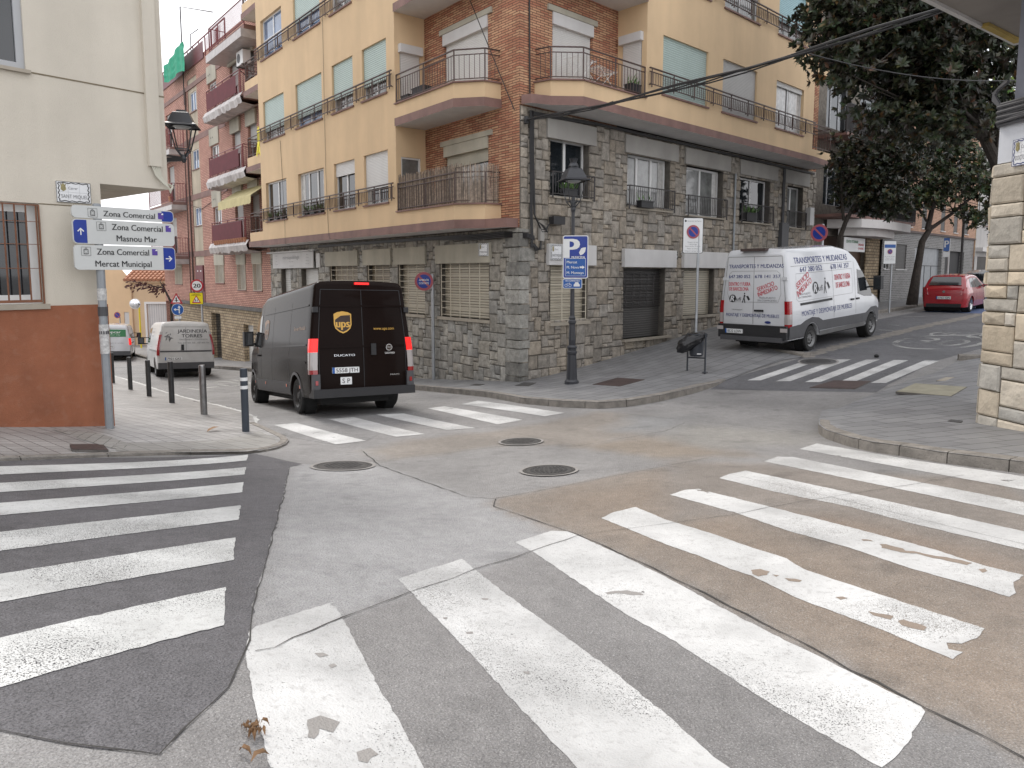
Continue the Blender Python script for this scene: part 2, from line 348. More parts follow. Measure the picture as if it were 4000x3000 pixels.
pm('wall_offwhite', (.5, .48, .46), rough=.9, var=.1, vs=1, bump=.1, streak=.2)
pm('wall_beige_strip', (.5, .43, .33), rough=.9, var=.12, vs=1.5, bump=.1, streak=.2)
pm('brown_door', (.1, .055, .035), rough=.6, var=.2, vs=4, bump=.1)
pm('mirror', (.75, .77, .78), rough=.05, metal=1, var=.02, bump=0)
pm('sandstone', (.5, .44, .33), rough=.85, var=.2, vs=5, bump=1.0, bs=14, attr=True)
pm('mortar_tan', (.2, .165, .11), rough=.95, var=.2, vs=8, bump=.5)
pm('paint_grey_wall', (.2, .21, .25), rough=.7, var=.1, vs=2, bump=.05)
pm('paint_white_wall', (.62, .64, .68), rough=.8, var=.08, vs=3, bump=.1)
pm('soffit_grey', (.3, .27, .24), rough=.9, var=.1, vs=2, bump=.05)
pm('trim_yellow', (.45, .32, .08), rough=.7, var=.2, vs=3, bump=.05)
pm('flower_green', (.1, .2, .05), rough=.6, var=.4, vs=20, bump=0)
pm('ribbon_yellow', (.85, .75, .05), rough=.6, var=.05, bump=0)
pm('paint_blue_road', (.07, .11, .22), rough=.7, var=.2, bump=.1)
MATS['van_brown'].node_tree.nodes['Principled BSDF'].inputs['IOR'].default_value = 1.22
def M(n): return MATS[n]

# ---------------------------------------------------------------- object helpers
def root_loc(p):
    l = Vector((0, 0, 0))
    while p is not None:
        l += p.location; p = p.parent
    return l
def tag(o, label=None, cat=None, group=None, kind=None):
    if label: o['label'] = label
    if cat: o['category'] = cat
    if group: o['group'] = group
    if kind: o['kind'] = kind
    return o
def empty(name, loc, label, cat, group=None, rot=None):
    o = bpy.data.objects.new(name, None); COL.objects.link(o)
    o.location = loc; o.empty_display_size = .2
    if rot is not None: o.rotation_euler = rot
    return tag(o, label, cat, group)
def copy_tree(o, parent=None):
    c = o.copy(); COL.objects.link(c); c.parent = parent
    for ch in list(o.children): copy_tree(ch, c)
    return c
class Fr:
    def __init__(s, o, ux, uy, uz=Vector((0, 0, 1))):
        s.o = Vector(o); s.x = Vector(ux).normalized(); s.y = Vector(uy).normalized(); s.z = Vector(uz).normalized()
    def __call__(s, a, b, c=0.): return s.o + s.x * a + s.y * b + s.z * c
ID = Fr((0, 0, 0), (1, 0, 0), (0, 1, 0))
class MB:
    def __init__(s, fr=ID): s.v = []; s.f = []; s.uv = []; s.c = []; s.fr = fr; s.col = (1, 1, 1); s.sm = []
    def face(s, pts, uvs=None, smooth=False):
        i = len(s.v); s.v += [Vector(p) for p in pts]; s.f.append(tuple(range(i, i + len(pts))))
        s.uv.append(uvs or [(0, 0)] * len(pts)); s.c.append(s.col); s.sm.append(smooth)
    def q(s, pts, ax=None):
        """face from frame coordinates; uv = the two in-plane frame coordinates"""
        if ax is None:
            sp = [max(p[k] for p in pts) - min(p[k] for p in pts) for k in range(3)]
            ax = sp.index(min(sp))
        o = [k for k in range(3) if k != ax]
        s.face([s.fr(*p) for p in pts], [(p[o[0]], p[o[1]]) for p in pts])
    def box(s, a0, a1, b0, b1, c0, c1, skip=''):
        P = lambda i, j, k: ((a0, a1)[i], (b0, b1)[j], (c0, c1)[k])
        if 'b' not in skip: s.q([P(0, 0, 0), P(1, 0, 0), P(1, 0, 1), P(0, 0, 1)], 1)
        if 'f' not in skip: s.q([P(0, 1, 0), P(0, 1, 1), P(1, 1, 1), P(1, 1, 0)], 1)
        s.q([P(0, 0, 0), P(0, 0, 1), P(0, 1, 1), P(0, 1, 0)], 0); s.q([P(1, 0, 0), P(1, 1, 0), P(1, 1, 1), P(1, 0, 1)], 0)
        s.q([P(0, 0, 0), P(0, 1, 0), P(1, 1, 0), P(1, 0, 0)], 2); s.q([P(0, 0, 1), P(1, 0, 1), P(1, 1, 1), P(0, 1, 1)], 2)
    def prism(s, poly, c0, c1, caps=True):
        """polygon in frame a,b extruded along c"""
        n = len(poly)
        if caps:
            s.face([s.fr(p[0], p[1], c1) for p in poly], [(p[0], p[1]) for p in poly])
            s.face([s.fr(p[0], p[1], c0) for p in reversed(poly)], [(p[0], p[1]) for p in reversed(poly)])
        d = 0
        for i in range(n):
            p, q = poly[i], poly[(i + 1) % n]; l = math.hypot(q[0] - p[0], q[1] - p[1])
            s.face([s.fr(p[0], p[1], c0), s.fr(q[0], q[1], c0), s.fr(q[0], q[1], c1), s.fr(p[0], p[1], c1)], [(d, c0), (d + l, c0), (d + l, c1), (d, c1)])
            d += l
    def tube(s, pts, r, n=8, cap=True, smooth=True):
        pts = [Vector(p) for p in pts]; rings = []; m = len(pts)
        rr = r if isinstance(r, (list, tuple)) else [r] * m
        prev = None
        for i, p in enumerate(pts):
            d = (pts[min(i + 1, m - 1)] - pts[max(i - 1, 0)])
            if d.length < 1e-9: d = Vector((0, 0, 1))
            d.normalize()
            if prev is None:
                u = d.orthogonal().normalized()
            else:
                u = (prev - d * prev.dot(d))
                u = u.normalized() if u.length > 1e-6 else d.orthogonal().normalized()
            prev = u; w = d.cross(u)
            rings.append([p + (u * math.cos(2 * math.pi * k / n) + w * math.sin(2 * math.pi * k / n)) * rr[i] for k in range(n)])
        for i in range(m - 1):
            for k in range(n):
                k2 = (k + 1) % n
                s.face([rings[i][k], rings[i][k2], rings[i + 1][k2], rings[i + 1][k]], smooth=smooth)
        if cap: s.face(list(reversed(rings[0]))); s.face(rings[-1])
    def bar(s, p, q, w, h=None, up=(0, 0, 1)):
        """straight rectangular bar"""
        p, q = Vector(p), Vector(q); h = h or w; d = (q - p).normalized(); u = Vector(up)
        if abs(d.dot(u)) > .95: u = Vector((1, 0, 0))
        a = d.cross(u).normalized() * w / 2; b = a.cross(d).normalized() * h / 2
        A = [p - a - b, p + a - b, p + a + b, p - a + b]; B = [x + (q - p) for x in A]
        s.face(A[::-1]); s.face(B)
        for i in range(4): s.face([A[i], A[(i + 1) % 4], B[(i + 1) % 4], B[i]])
    def lathe(s, prof, c=(0, 0, 0), n=16, smooth=True, ang0=0.):
        c = Vector(c)
        for (r0, z0), (r1, z1) in zip(prof, prof[1:]):
            for k in range(n):
                a, b = ang0 + 2 * math.pi * k / n, ang0 + 2 * math.pi * (k + 1) / n
                pts = [s.fr(c.x + r0 * math.cos(a), c.y + r0 * math.sin(a), c.z + z0), s.fr(c.x + r0 * math.cos(b), c.y + r0 * math.sin(b), c.z + z0),
                       s.fr(c.x + r1 * math.cos(b), c.y + r1 * math.sin(b), c.z + z1), s.fr(c.x + r1 * math.cos(a), c.y + r1 * math.sin(a), c.z + z1)]
                if r0 < 1e-6: pts = pts[1:]
                elif r1 < 1e-6: pts = pts[:3]
                s.face(pts, smooth=smooth)
    def poly(s, pts, c=0.):
        """flat polygon (possibly concave) in frame a,b"""
        r = delaunay_2d_cdt([Vector(p[:2]) for p in pts], [], [list(range(len(pts)))], 1, 1e-6)
        for f in r[2]: s.face([s.fr(r[0][i].x, r[0][i].y, c) for i in f], [(r[0][i].x, r[0][i].y) for i in f])
    def build(s, name, mat, parent=None, merge=0., bevel=0., color=False):
        l = root_loc(parent) if parent is not None else Vector((0, 0, 0))
        me = bpy.data.meshes.new(name)
        me.from_pydata([tuple(v - l) for v in s.v], [], s.f)
        uvl = me.uv_layers.new(name='UVMap')
        flat = [c for u in s.uv for xy in u for c in xy]
        uvl.data.foreach_set('uv', flat)
        if color:
            ca = me.color_attributes.new('col', 'FLOAT_COLOR', 'CORNER')
            ca.data.foreach_set('color', [x for f, c in zip(s.f, s.c) for _ in f for x in (*c, 1)])
        me.polygons.foreach_set('use_smooth', s.sm)
        if merge:
            bm = bmesh.new(); bm.from_mesh(me); bmesh.ops.remove_doubles(bm, verts=bm.verts, dist=merge); bmesh.ops.recalc_face_normals(bm, faces=bm.faces); bm.to_mesh(me); bm.free()
        me.materials.append(M(mat) if isinstance(mat, str) else mat)
        o = bpy.data.objects.new(name, me); COL.objects.link(o)
        if parent is not None: o.parent = parent
        if bevel:
            b = o.modifiers.new('bevel', 'BEVEL'); b.width = bevel; b.segments = 2; b.limit_method = 'ANGLE'
        return o
_tc = {}
def text_faces(body, bold=0., res=3):
    k = (body, bold, res)
    if k in _tc: return _tc[k]
    cu = bpy.data.curves.new('t', 'FONT'); cu.body = body; cu.size = 1; cu.offset = bold; cu.resolution_u = res; cu.fill_mode = 'BOTH'
    o = bpy.data.objects.new('t', cu); COL.objects.link(o)
    dg = bpy.context.evaluated_depsgraph_get(); me = bpy.data.meshes.new_from_object(o.evaluated_get(dg))
    V = [(v.co.x, v.co.y) for v in me.vertices]; F = [tuple(p.vertices) for p in me.polygons]
    bpy.data.objects.remove(o); bpy.data.curves.remove(cu); bpy.data.meshes.remove(me)
    _tc[k] = (V, F); return V, F
def put_text(mb, body, cx, cy, h, c=.003, width=None, align='c', bold=.02, rot=0., fn=None, slant=0.):
    """add lettering to mb; cap height h, centre (cx, cy), optional exact width, in the frame's a,b plane"""
    V, F = text_faces(body, 0.)
    if not V: return
    x0 = min(v[0] for v in V); x1 = max(v[0] for v in V); s = h / .69
    sx = s if width is None else width / (x1 - x0)
    w = (x1 - x0) * sx
    ox = {'c': -w / 2, 'l': 0, 'r': -w}[align]
    fn = fn or mb.fr; cr, sr = math.cos(rot), math.sin(rot)
    sh = [0.] if bold < .008 else [-bold * s, bold * s]
    for j, dx in enumerate(sh):
        P = []
        for x, y in V:
            a = (x - x0) * sx + ox + dx; b = y * s - h / 2; a += b * slant
            P.append(fn(cx + a * cr - b * sr, cy + a * sr + b * cr, c + .0005 * j))
        for f in F: mb.face([P[i] for i in f])
def rrect(w, h, r, n=4, cx=0., cy=0.):
    o = []
    for sx, sy, a0 in ((1, 1, 0), (-1, 1, 90), (-1, -1, 180), (1, -1, 270)):
        for k in range(n + 1):
            a = R(a0 + 90 * k / n); o.append((cx + sx * (w / 2 - r) + r * math.cos(a), cy + sy * (h / 2 - r) + r * math.sin(a)))
    return o
def disc(r, n=28, cx=0., cy=0.): return [(cx + r * math.cos(2 * math.pi * k / n), cy + r * math.sin(2 * math.pi * k / n)) for k in range(n)]
# ---------------------------------------------------------------- the street surface
def drape(name, poly, off, mat, cell=.3, parent=None, kind='structure', uvang=0., dzfn=None, uvs=1.0):
    poly = [Vector((p[0], p[1])) for p in poly]
    # subdivide the boundary
    B = []
    for i, p in enumerate(poly):
        q = poly[(i + 1) % len(poly)]; n = max(1, int((q - p).length / cell))
        for k in range(n): B.append(p.lerp(q, k / n))
    xs = [p.x for p in B]; ys = [p.y for p in B]
    def inside(x, y):
        c = False; j = len(B) - 1
        for i in range(len(B)):
            if (B[i].y > y) != (B[j].y > y) and x < (B[j].x - B[i].x) * (y - B[i].y) / (B[j].y - B[i].y) + B[i].x: c = not c
            j = i
        return c
    pts = list(B)
    x = min(xs) + cell / 2
    cell = min(cell, .3)
    while x < max(xs):
        y = min(ys) + cell / 2
        while y < max(ys):
            if inside(x, y): pts.append(Vector((x + random.uniform(-.02, .02), y + random.uniform(-.02, .02))))
            y += cell
        x += cell
    V, E_, F = delaunay_2d_cdt(pts, [], [list(range(len(B)))], 1, 1e-5)[:3]
    ca, sa = math.cos(uvang), math.sin(uvang)
    Z = [Vector((v.x, v.y, gz(v.x, v.y) + off + (dzfn(v.x, v.y) if dzfn else 0))) for v in V]
    mb = MB()
    for f in F:
        mb.face([Z[i] for i in f], [((V[i].x * ca + V[i].y * sa) * uvs, (-V[i].x * sa + V[i].y * ca) * uvs) for i in f], smooth=True)
    o = mb.build(name, mat, parent, merge=1e-4)
    for p in o.data.polygons: p.use_smooth = True
    if parent is None and kind: o['kind'] = kind
    return o
def zz(n, a, b):
    """zoom windows in which the photograph was measured -> photo pixels"""
    ox, oy, s = {'z1': (0, 1600, 1.185), 'z2': (1200, 1600, 1.185), 'z3': (2600, 1600, 1.185), 'z4': (900, 900, 1.659), 'z6': (1800, 800, 1.659), 'z8': (2700, 800, 1.508), 'zb': (380, 1000, 2.37), 'zt': (3100, 700, 2.37)}[n]
    return (ox + a / s, oy + b / s)
def GZ(n, L, dz=0.): return [G2(*zz(n, a, b), dz) for a, b in L]
def seg_dist(x, y, P, closed=False):
    best = 1e9; v = Vector((x, y))
    for p, q in zip(P, P[1:]):
        p, q = Vector(p), Vector(q); d = q - p; t = max(0, min(1, (v - p).dot(d) / max(d.length_squared, 1e-9)))
        best = min(best, (p + d * t - v).length)
    return best
# base sheet, reaching past everything that can be seen; concrete slabs of different age are blended into its colour
def grid_axis(lo, hi, a, b, fine, coarse, mid=()):
    o = []; x = lo
    while x < hi:
        o.append(x); x += fine if a <= x < b else (.5 if mid and mid[0] <= x < mid[1] else coarse)
    o.append(hi); return o
gx = np.array(grid_axis(-130, 130, -8.5, 9.5, .12, 4., (-18.5, 22))); gy = np.array(grid_axis(-30, 190, .6, 15, .12, 4., (-2, 40)))
XX, YY = np.meshgrid(gx, gy); xs_, ys_ = XX.ravel(), YY.ravel()
def gzv(x, y):
    x = np.clip(x, -60, 60); y = np.clip(y, -10, 90); z = _W[-3] + _W[-2] * x + _W[-1] * y
    for c, w in zip(_C, _W[:-3]):
        r2 = (x - c[0]) ** 2 + (y - c[1]) ** 2; z = z + w * r2 * .5 * np.log(r2 + 1e-12)
    return -z
def sdist(P, x, y):
    """signed distance to polygon, positive inside"""
    P = np.array([(p[0], p[1]) for p in P]); d = np.full(x.shape, 1e9); ins = np.zeros(x.shape, bool)
    for a, b in zip(P, np.roll(P, -1, axis=0)):
        e = b - a; t = np.clip(((x - a[0]) * e[0] + (y - a[1]) * e[1]) / max(e @ e, 1e-9), 0, 1)
        d = np.minimum(d, np.hypot(x - a[0] - t * e[0], y - a[1] - t * e[1]))
        if a[1] != b[1]: ins ^= ((a[1] > y) != (b[1] > y)) & (x < (b[0] - a[0]) * (y - a[1]) / (b[1] - a[1]) + a[0])
    return np.where(ins, d, -d)
REG = [(GZ('z1', [(1400, 252), (1342, 268), (1310, 400), (1275, 540), (1232, 700), (1192, 830), (1160, 1010), (1128, 1140)]) + GZ('z2', [(-65, 1125), (160, 965), (480, 845), (1060, 650), (1250, 582), (862, 450), (872, 415), (735, 405), (340, 262)]), (.42, .416, .416), .06),
       (GZ('z2', [(1250, 580), (1060, 645), (480, 845), (160, 965), (-65, 1125)]) + GZ('z1', [(1060, 1290), (850, 1480), (740, 1600), (740, 1900)]) + GZ('z3', [(1000, 1950), (1900, 1800), (1659, 1600), (1200, 1385), (680, 1105), (300, 920), (0, 760)]), (.298, .288, .282), .06),
       (GZ('z2', [(872, 415), (862, 450), (1250, 580)]) + GZ('z3', [(0, 760), (300, 920), (680, 1105), (1200, 1385), (1659, 1600), (2400, 1400), (2300, 900), (1500, 300), (770, 405), (480, 452), (50, 525)]) + GZ('z2', [(1659, 262), (1290, 330)]), (.315, .27, .228), .05),
       (GZ('z2', [(1000, 420), (1250, 540)]) + GZ('z3', [(100, 700), (500, 880), (1200, 1300), (1900, 1350), (1500, 1000), (800, 700), (200, 450), (0, 300)]), (.325, .258, .2), .35),
       (GZ('z3', [(550, 520), (1659, 900), (1659, 700), (700, 440)]), (.325, .255, .2), .25),
       (GZ('z3', [(0, 240), (480, 250), (1000, 300), (1500, 320), (1659, 400), (2300, 500), (2300, 900), (1500, 640), (900, 500), (480, 452), (0, 530)]), (.3, .262, .228), .2),
       (GZ('z2', [(380, 235), (940, 160), (1250, 172), (1659, 100), (1659, 30), (1350, 10), (900, 95), (480, 140), (260, 190)]), (.31, .275, .24), .18),
       (GZ('z2', [(1240, 172), (1659, 225), (2050, 215), (1700, 120), (1500, 130)]), (.325, .27, .215), .25),
       (GZ('z3', [(0, 60), (700, 110), (650, 160), (200, 180), (0, 140)]), (.34, .325, .3), .3),
       (GZ('z2', [(1400, 100), (1659, 110), (1800, 30), (1500, 20)]), (.3, .3, .3), .3)]
cols_ = np.tile(np.array([.325, .315, .308]), (len(xs_), 1)); near = (np.abs(xs_) < 12) & (ys_ > 0) & (ys_ < 18)
xn, yn = xs_[near], ys_[near]; wob = .05 * np.sin(xn * 5.1 + yn * 3.3) + .04 * np.sin(xn * 11.7 - yn * 7.9)
cn = cols_[near]
for P, c, sf in REG:
    w = np.clip((sdist(P, xn, yn) + wob * sf * 4) / sf * .5 + .5, 0, 1)[:, None]; cn = cn * (1 - w) + np.array(c) * w
cols_[near] = cn
zs_ = gzv(xs_, ys_); me = bpy.data.meshes.new('road'); W_ = len(gx)
ii, jj = np.meshgrid(np.arange(W_ - 1), np.arange(len(gy) - 1)); k0_ = (jj * W_ + ii).ravel()
me.from_pydata(np.c_[xs_, ys_, zs_].tolist(), [], np.c_[k0_, k0_ + 1, k0_ + W_ + 1, k0_ + W_].tolist())
ca_ = me.color_attributes.new('col', 'FLOAT_COLOR', 'POINT'); ca_.data.foreach_set('color', np.c_[cols_ * .84, np.ones(len(xs_))].ravel())
me.materials.append(M('road_concrete')); me.polygons.foreach_set('use_smooth', [True] * len(me.polygons))
road = bpy.data.objects.new('road', me); COL.objects.link(road); road['kind'] = 'structure'

def jit(P, step=.12, amp=.012, seed=1, closed=True):
    rnd = random.Random(seed); o = []
    n = len(P)
    for i in range(n if closed else n - 1):
        p, q = Vector(P[i][:2]), Vector(P[(i + 1) % n][:2]); d = q - p; k = max(1, int(d.length / step)); nrm = Vector((-d.y, d.x)).normalized() if d.length else Vector((0, 0))
        for j in range(k):
            o.append(p + d * (j / k) + nrm * rnd.gauss(0, amp) * (1 if j else .3))
    if not closed: o.append(Vector(P[-1][:2]))
    return o
# surface patches (each sheet a few millimetres above the one below)
A_ = GZ('z1', [(1180, 205), (1400, 252), (1342, 268), (1310, 400), (1275, 540), (1232, 700), (1192, 830), (1160, 1010), (1128, 1140), (1060, 1290), (850, 1480), (740, 1600), (560, 1578), (300, 1550), (100, 1510), (0, 1490)])
A_ += [(-3.4, 1.2), (-9, 1.5), (-9, 7), (-7.5, 10.5)] + GZ('z1', [(0, 222)])
drape('asphalt_patch', jit(A_, .05, .008, 3), .0015, 'asphalt_dark', .16)
# asphalt of the street going up to the right, and of the raised crossing
H_ = GZ('z8', [(225, 1025), (110, 1088), (600, 1098), (1090, 1106), (1160, 1060), (1460, 915), (1700, 850)]) + [(13.5, 15.5), (30, 30), (60, 62), (56, 66), (24, 36.5), (13, 26), (8.5, 21.6)] + GZ('z8', [(330, 850), (640, 905)])
drape('asphalt_patch', H_, .003, 'asphalt', .5)
# asphalt of the street going down to the left
I_ = GZ('z4', [(900, 1130), (1200, 1050), (1450, 1075), (880, 1365), (680, 1390), (380, 1340), (170, 1260)]) + GZ('zb', [(1490, 1500), (1340, 1450), (700, 1280), (160, 1115)]) + [(-32, 44), (-27, 50), (-12.6, 29.5), (-3.9, 18.9)]
drape('asphalt_patch', I_, .003, 'asphalt_pale', .5)
# cracks and joints
def strip(name, P, w, mat, off=.012, seed=1, amp=.012, kind='structure', parent=None):
    rnd = random.Random(seed)
    Q = jit(P, .12, amp, seed, closed=False); L, Rr = [], []
    for i, p in enumerate(Q):
        d = (Q[min(i + 1, len(Q) - 1)] - Q[max(i - 1, 0)]); n = Vector((-d.y, d.x)).normalized() * w / 2 * rnd.uniform(.5, 1.4)
        L.append(p + n); Rr.append(p - n)
    mb = MB(); z = lambda v: Vector((v.x, v.y, gz(v.x, v.y) + off))
    for i in range(len(Q) - 1): mb.face([z(L[i]), z(L[i + 1]), z(Rr[i + 1]), z(Rr[i])])
    o = mb.build(name, mat, parent)
    if kind and parent is None: o['kind'] = kind
    return o
for k, (P, w) in enumerate([
    (GZ('z2', [(260, 195), (340, 262), (400, 285), (735, 405), (872, 415), (862, 450), (1250, 580), (1659, 765)]) + GZ('z3', [(300, 915), (680, 1105), (1200, 1385), (1500, 1530), (1700, 1640), (2100, 1850)]), .022),
    (GZ('z2', [(1250, 585), (1060, 650), (780, 740), (480, 845), (160, 965), (-65, 1060), (-150, 1105), (-240, 1122)]), .014),
    (GZ('z2', [(1250, 585), (1659, 530)]) + GZ('z3', [(300, 490), (480, 452), (770, 405), (1130, 350), (1380, 305)]), .01),
    (GZ('z2', [(872, 412), (1290, 335), (1659, 262)]) + GZ('z3', [(200, 225)]), .012),
    (GZ('z2', [(380, 232), (940, 165), (1240, 172), (1659, 100), (1750, 60)]), .012),
    (GZ('z3', [(0, 40), (300, 70), (570, 103), (715, 108)]), .014), (GZ('z2', [(1350, 8), (1659, 40)]), .014),
    (GZ('z2', [(940, 105), (1240, 165)]), .01),
    (GZ('z1', [(1340, 268), (1310, 400), (1275, 540), (1232, 700), (1192, 830), (1160, 1010), (1128, 1140), (1060, 1290), (850, 1480), (740, 1600), (560, 1578), (300, 1550), (0, 1490)]), .014),
    (GZ('z3', [(300, 300), (780, 410), (1300, 540), (1659, 625)]), .008), (GZ('z8', [(690, 890), (1000, 880), (1300, 888), (1700, 890)]), .02)]):
    strip('crack', P, w * .45, 'crack', .0065, seed=k + 20, amp=.006 if k != 9 else .002)

# painted markings
ST = []
z = zz
ST.append(('w', GZ('z1', [(1135, 1120), (1148, 1040), (1185, 1005), (1535, 892)]) + GZ('z2', [(130, 905), (160, 960), (240, 1110), (330, 1280), (430, 1450), (540, 1659), (620, 1800)]) + GZ('z1', [(1275, 1800), (1250, 1659), (1210, 1500), (1170, 1330)])))
ST.append(('w', GZ('z2', [(422, 785), (560, 740), (715, 692), (830, 785), (1150, 1020), (1420, 1215), (1659, 1410), (2050, 1750), (1330, 1750), (1230, 1640), (850, 1235), (640, 1010), (480, 845)])))
ST.append(('w', GZ('z2', [(962, 615), (1130, 562), (1210, 565), (1400, 650), (1659, 775)]) + GZ('z3', [(300, 940), (640, 1110), (1180, 1375), (1200, 1400), (1140, 1520), (1080, 1590), (1000, 1659), (500, 1370), (0, 1048)]) + GZ('z2', [(1470, 945), (1060, 668)])))
ST.append(('w', GZ('z2', [(1360, 503), (1420, 475), (1520, 452), (1590, 480), (1659, 510)]) + GZ('z3', [(200, 570), (400, 640), (560, 690), (640, 740), (1000, 860), (1475, 1015), (1440, 1060), (1370, 1085), (1300, 1080), (1310, 1110), (1380, 1125), (1330, 1157), (1150, 1085), (1000, 1020), (920, 990), (600, 870), (400, 770), (300, 740), (160, 680), (0, 625)])))
ST.append(('w', GZ('z3', [(20, 395), (90, 372), (150, 368), (480, 450), (870, 550), (1250, 650), (1480, 725), (1659, 768), (1610, 800), (1620, 850), (1590, 868), (1400, 810), (1130, 735), (850, 640), (560, 560), (330, 480)])))
ST.append(('w', GZ('z3', [(250, 318), (290, 300), (370, 283), (760, 365), (1120, 445), (1659, 565), (2400, 730), (2400, 860), (1659, 650), (1150, 530), (850, 450), (500, 380)])))
ST.append(('w', GZ('z3', [(455, 240), (520, 218), (590, 220), (1100, 322), (1659, 430), (2400, 570), (2400, 655), (1659, 490), (1050, 362)])))
ST.append(('w', GZ('z3', [(620, 183), (700, 157), (1170, 238), (1659, 310), (2300, 400), (2300, 480), (1659, 372), (1100, 270)])))
for q in ([(283, 1262), (430, 1250), (880, 1365), (685, 1388)], [(640, 1225), (800, 1212), (1260, 1322), (1075, 1340)], [(945, 1195), (1120, 1188), (1590, 1283), (1400, 1295)]): ST.append(('w', GZ('z4', q)))
ST.append(('w', [G2(1670, 1596), G2(1735, 1588), G2(2041, 1641), G2(1945, 1659)]))
ST.append(('w', [G2(1803, 1580), G2(1866, 1566), G2(2205, 1614), G2(2128, 1627)]))
for q in ([(330, 1035), (410, 1035), (775, 912), (695, 912)], [(498, 1040), (583, 1040), (943, 912), (860, 912)], [(670, 1045), (760, 1045), (1110, 913), (1030, 913)], [(860, 1048), (950, 1048), (1280, 917), (1195, 915)], [(1057, 1050), (1148, 1050), (1460, 920), (1375, 918)]): ST.append(('w', GZ('z8', q)))
for (xr, a1, b1), (a0, b0) in zip([(1150, 210, 237), (1140, 268, 302), (1128, 338, 385), (1113, 445, 512), (1090, 595, 700), (1045, 825, 1003)], [(265, 303), (342, 385), (435, 492), (570, 658), (765, 895), (1060, 1290)]):
    p = [Vector(v) for v in GZ('z1', [(xr, a1), (xr - 8, b1), (0, b0), (0, a0)])]
    ST.append(('l', [p[0], p[1], p[2] + (p[2] - p[1]) * .7, p[3] + (p[3] - p[0]) * .7]))
for k, (t, P) in enumerate(ST):
    drape('crossing_stripe', jit(P, .04, .003, 50 + k), .0055 if k > 7 else .0025, 'paint_white' if t == 'w' else 'paint_worn', .16)
# flaked spots where the paint has come off the bars
CH = [('z3', [(990, 625), (1020, 625), (1100, 645), (1110, 655), (1150, 658), (1250, 680), (1300, 685), (1350, 695), (1420, 712), (1395, 722), (1330, 708), (1240, 690), (1160, 668), (1090, 662), (1000, 642)]), ('z3', [(395, 745), (440, 740), (480, 752), (470, 768), (430, 775), (400, 762)]), ('z3', [(495, 765), (525, 770), (510, 776)]), ('z3', [(550, 782), (600, 785), (632, 793), (620, 800), (570, 795)]),
      ('z3', [(785, 870), (820, 868), (842, 876), (810, 882)]), ('z3', [(935, 935), (980, 945), (1010, 950), (1055, 958), (1040, 975), (1000, 965), (960, 955)]), ('z3', [(1072, 980), (1100, 975), (1160, 992), (1212, 1010), (1195, 1026), (1140, 1015), (1090, 1000)]), ('z3', [(1448, 742), (1475, 738), (1492, 750), (1470, 758)]), ('z3', [(905, 602), (950, 606), (962, 612), (915, 610)]),
      ('z2', [(0, 1440), (60, 1420), (150, 1450), (120, 1500), (60, 1480), (30, 1530), (0, 1520)]), ('z2', [(230, 1590), (290, 1570), (330, 1600), (280, 1640), (235, 1630)]), ('z2', [(98, 1185), (125, 1178), (135, 1188), (110, 1200)]), ('z2', [(735, 1033), (765, 1030), (768, 1040), (740, 1042)]), ('z2', [(628, 965), (650, 964), (648, 972), (630, 972)]), ('z2', [(805, 876), (840, 876), (836, 884), (812, 884)]), ('z2', [(1000, 1216), (1030, 1216), (1026, 1228), (1006, 1226)]),
      ('z1', [(1455, 1130), (1500, 1128), (1520, 1140), (1480, 1150)]), ('z2', [(1380, 850), (1480, 838), (1560, 862), (1500, 862), (1440, 852), (1390, 858)])]
for k, (n_, P) in enumerate(CH): drape('worn_spot', jit(GZ(n_, P), .03, .006, 90 + k), .0042, 'concrete_tan' if n_ == 'z3' else 'concrete_grey', .16)
# edge line along the bollards, and worn text on both streets
el = [G2(*zz('zb', a, b)) for a, b in [(60, 1080), (160, 1115), (430, 1195), (700, 1280), (900, 1335), (1050, 1370), (1200, 1405), (1340, 1445), (1440, 1490), (1470, 1530), (1440, 1570)]]
strip('edge_line', el, .13, 'paint_worn', .007, amp=.004)
def ground_frame(c, ang):
    """flat frame lying on the street at c, x axis at angle ang; lettering follows the surface"""
    ca, sa = math.cos(ang), math.sin(ang)
    def f(a, b, cc=0.):
        x = c[0] + a * ca - b * sa; y = c[1] + a * sa + b * ca
        return Vector((x, y, gz(x, y) + .007 + cc))
    return f
def ring(mb, f, rx, ry, w, n=40, a0=0, a1=360):
    for k in range(n):
        a, b = R(a0 + (a1 - a0) * k / n), R(a0 + (a1 - a0) * (k + 1) / n)
        mb.face([f(rx * math.cos(a), ry * math.sin(a)), f(rx * math.cos(b), ry * math.sin(b)), f((rx - w) * math.cos(b), (ry - w) * math.sin(b)), f((rx - w) * math.cos(a), (ry - w) * math.sin(a))])
c30 = G2(*zz('z8', 1465, 808)); hd = math.atan2(.653, .757) - math.pi / 2
mb = MB(); f = ground_frame(c30, hd); ring(mb, f, 1.05, 1.9, .16)
put_text(mb, '30', 0, 0, 1.7, 0, width=1.35, bold=.0, fn=f)
c2 = G2(*zz('z8', 1590, 768)); f = ground_frame(c2, hd)
for s in (-1, 1):
    for k in range(20):
        a, b = 2 * math.pi * k / 20, 2 * math.pi * (k + 1) / 20
        mb.face([f(s * .5 + .33 * math.cos(a), .55 * math.sin(a)), f(s * .5 + .33 * math.cos(b), .55 * math.sin(b)), f(s * .5 + .24 * math.cos(b), .44 * math.sin(b)), f(s * .5 + .24 * math.cos(a), .44 * math.sin(a))])
def fl(mb, f, x0, y0, x1, y1, w):
    d = math.hypot(x1 - x0, y1 - y0); nx, ny = -(y1 - y0) / d * w / 2, (x1 - x0) / d * w / 2
    mb.face([f(x0 + nx, y0 + ny), f(x1 + nx, y1 + ny), f(x1 - nx, y1 - ny), f(x0 - nx, y0 - ny)])
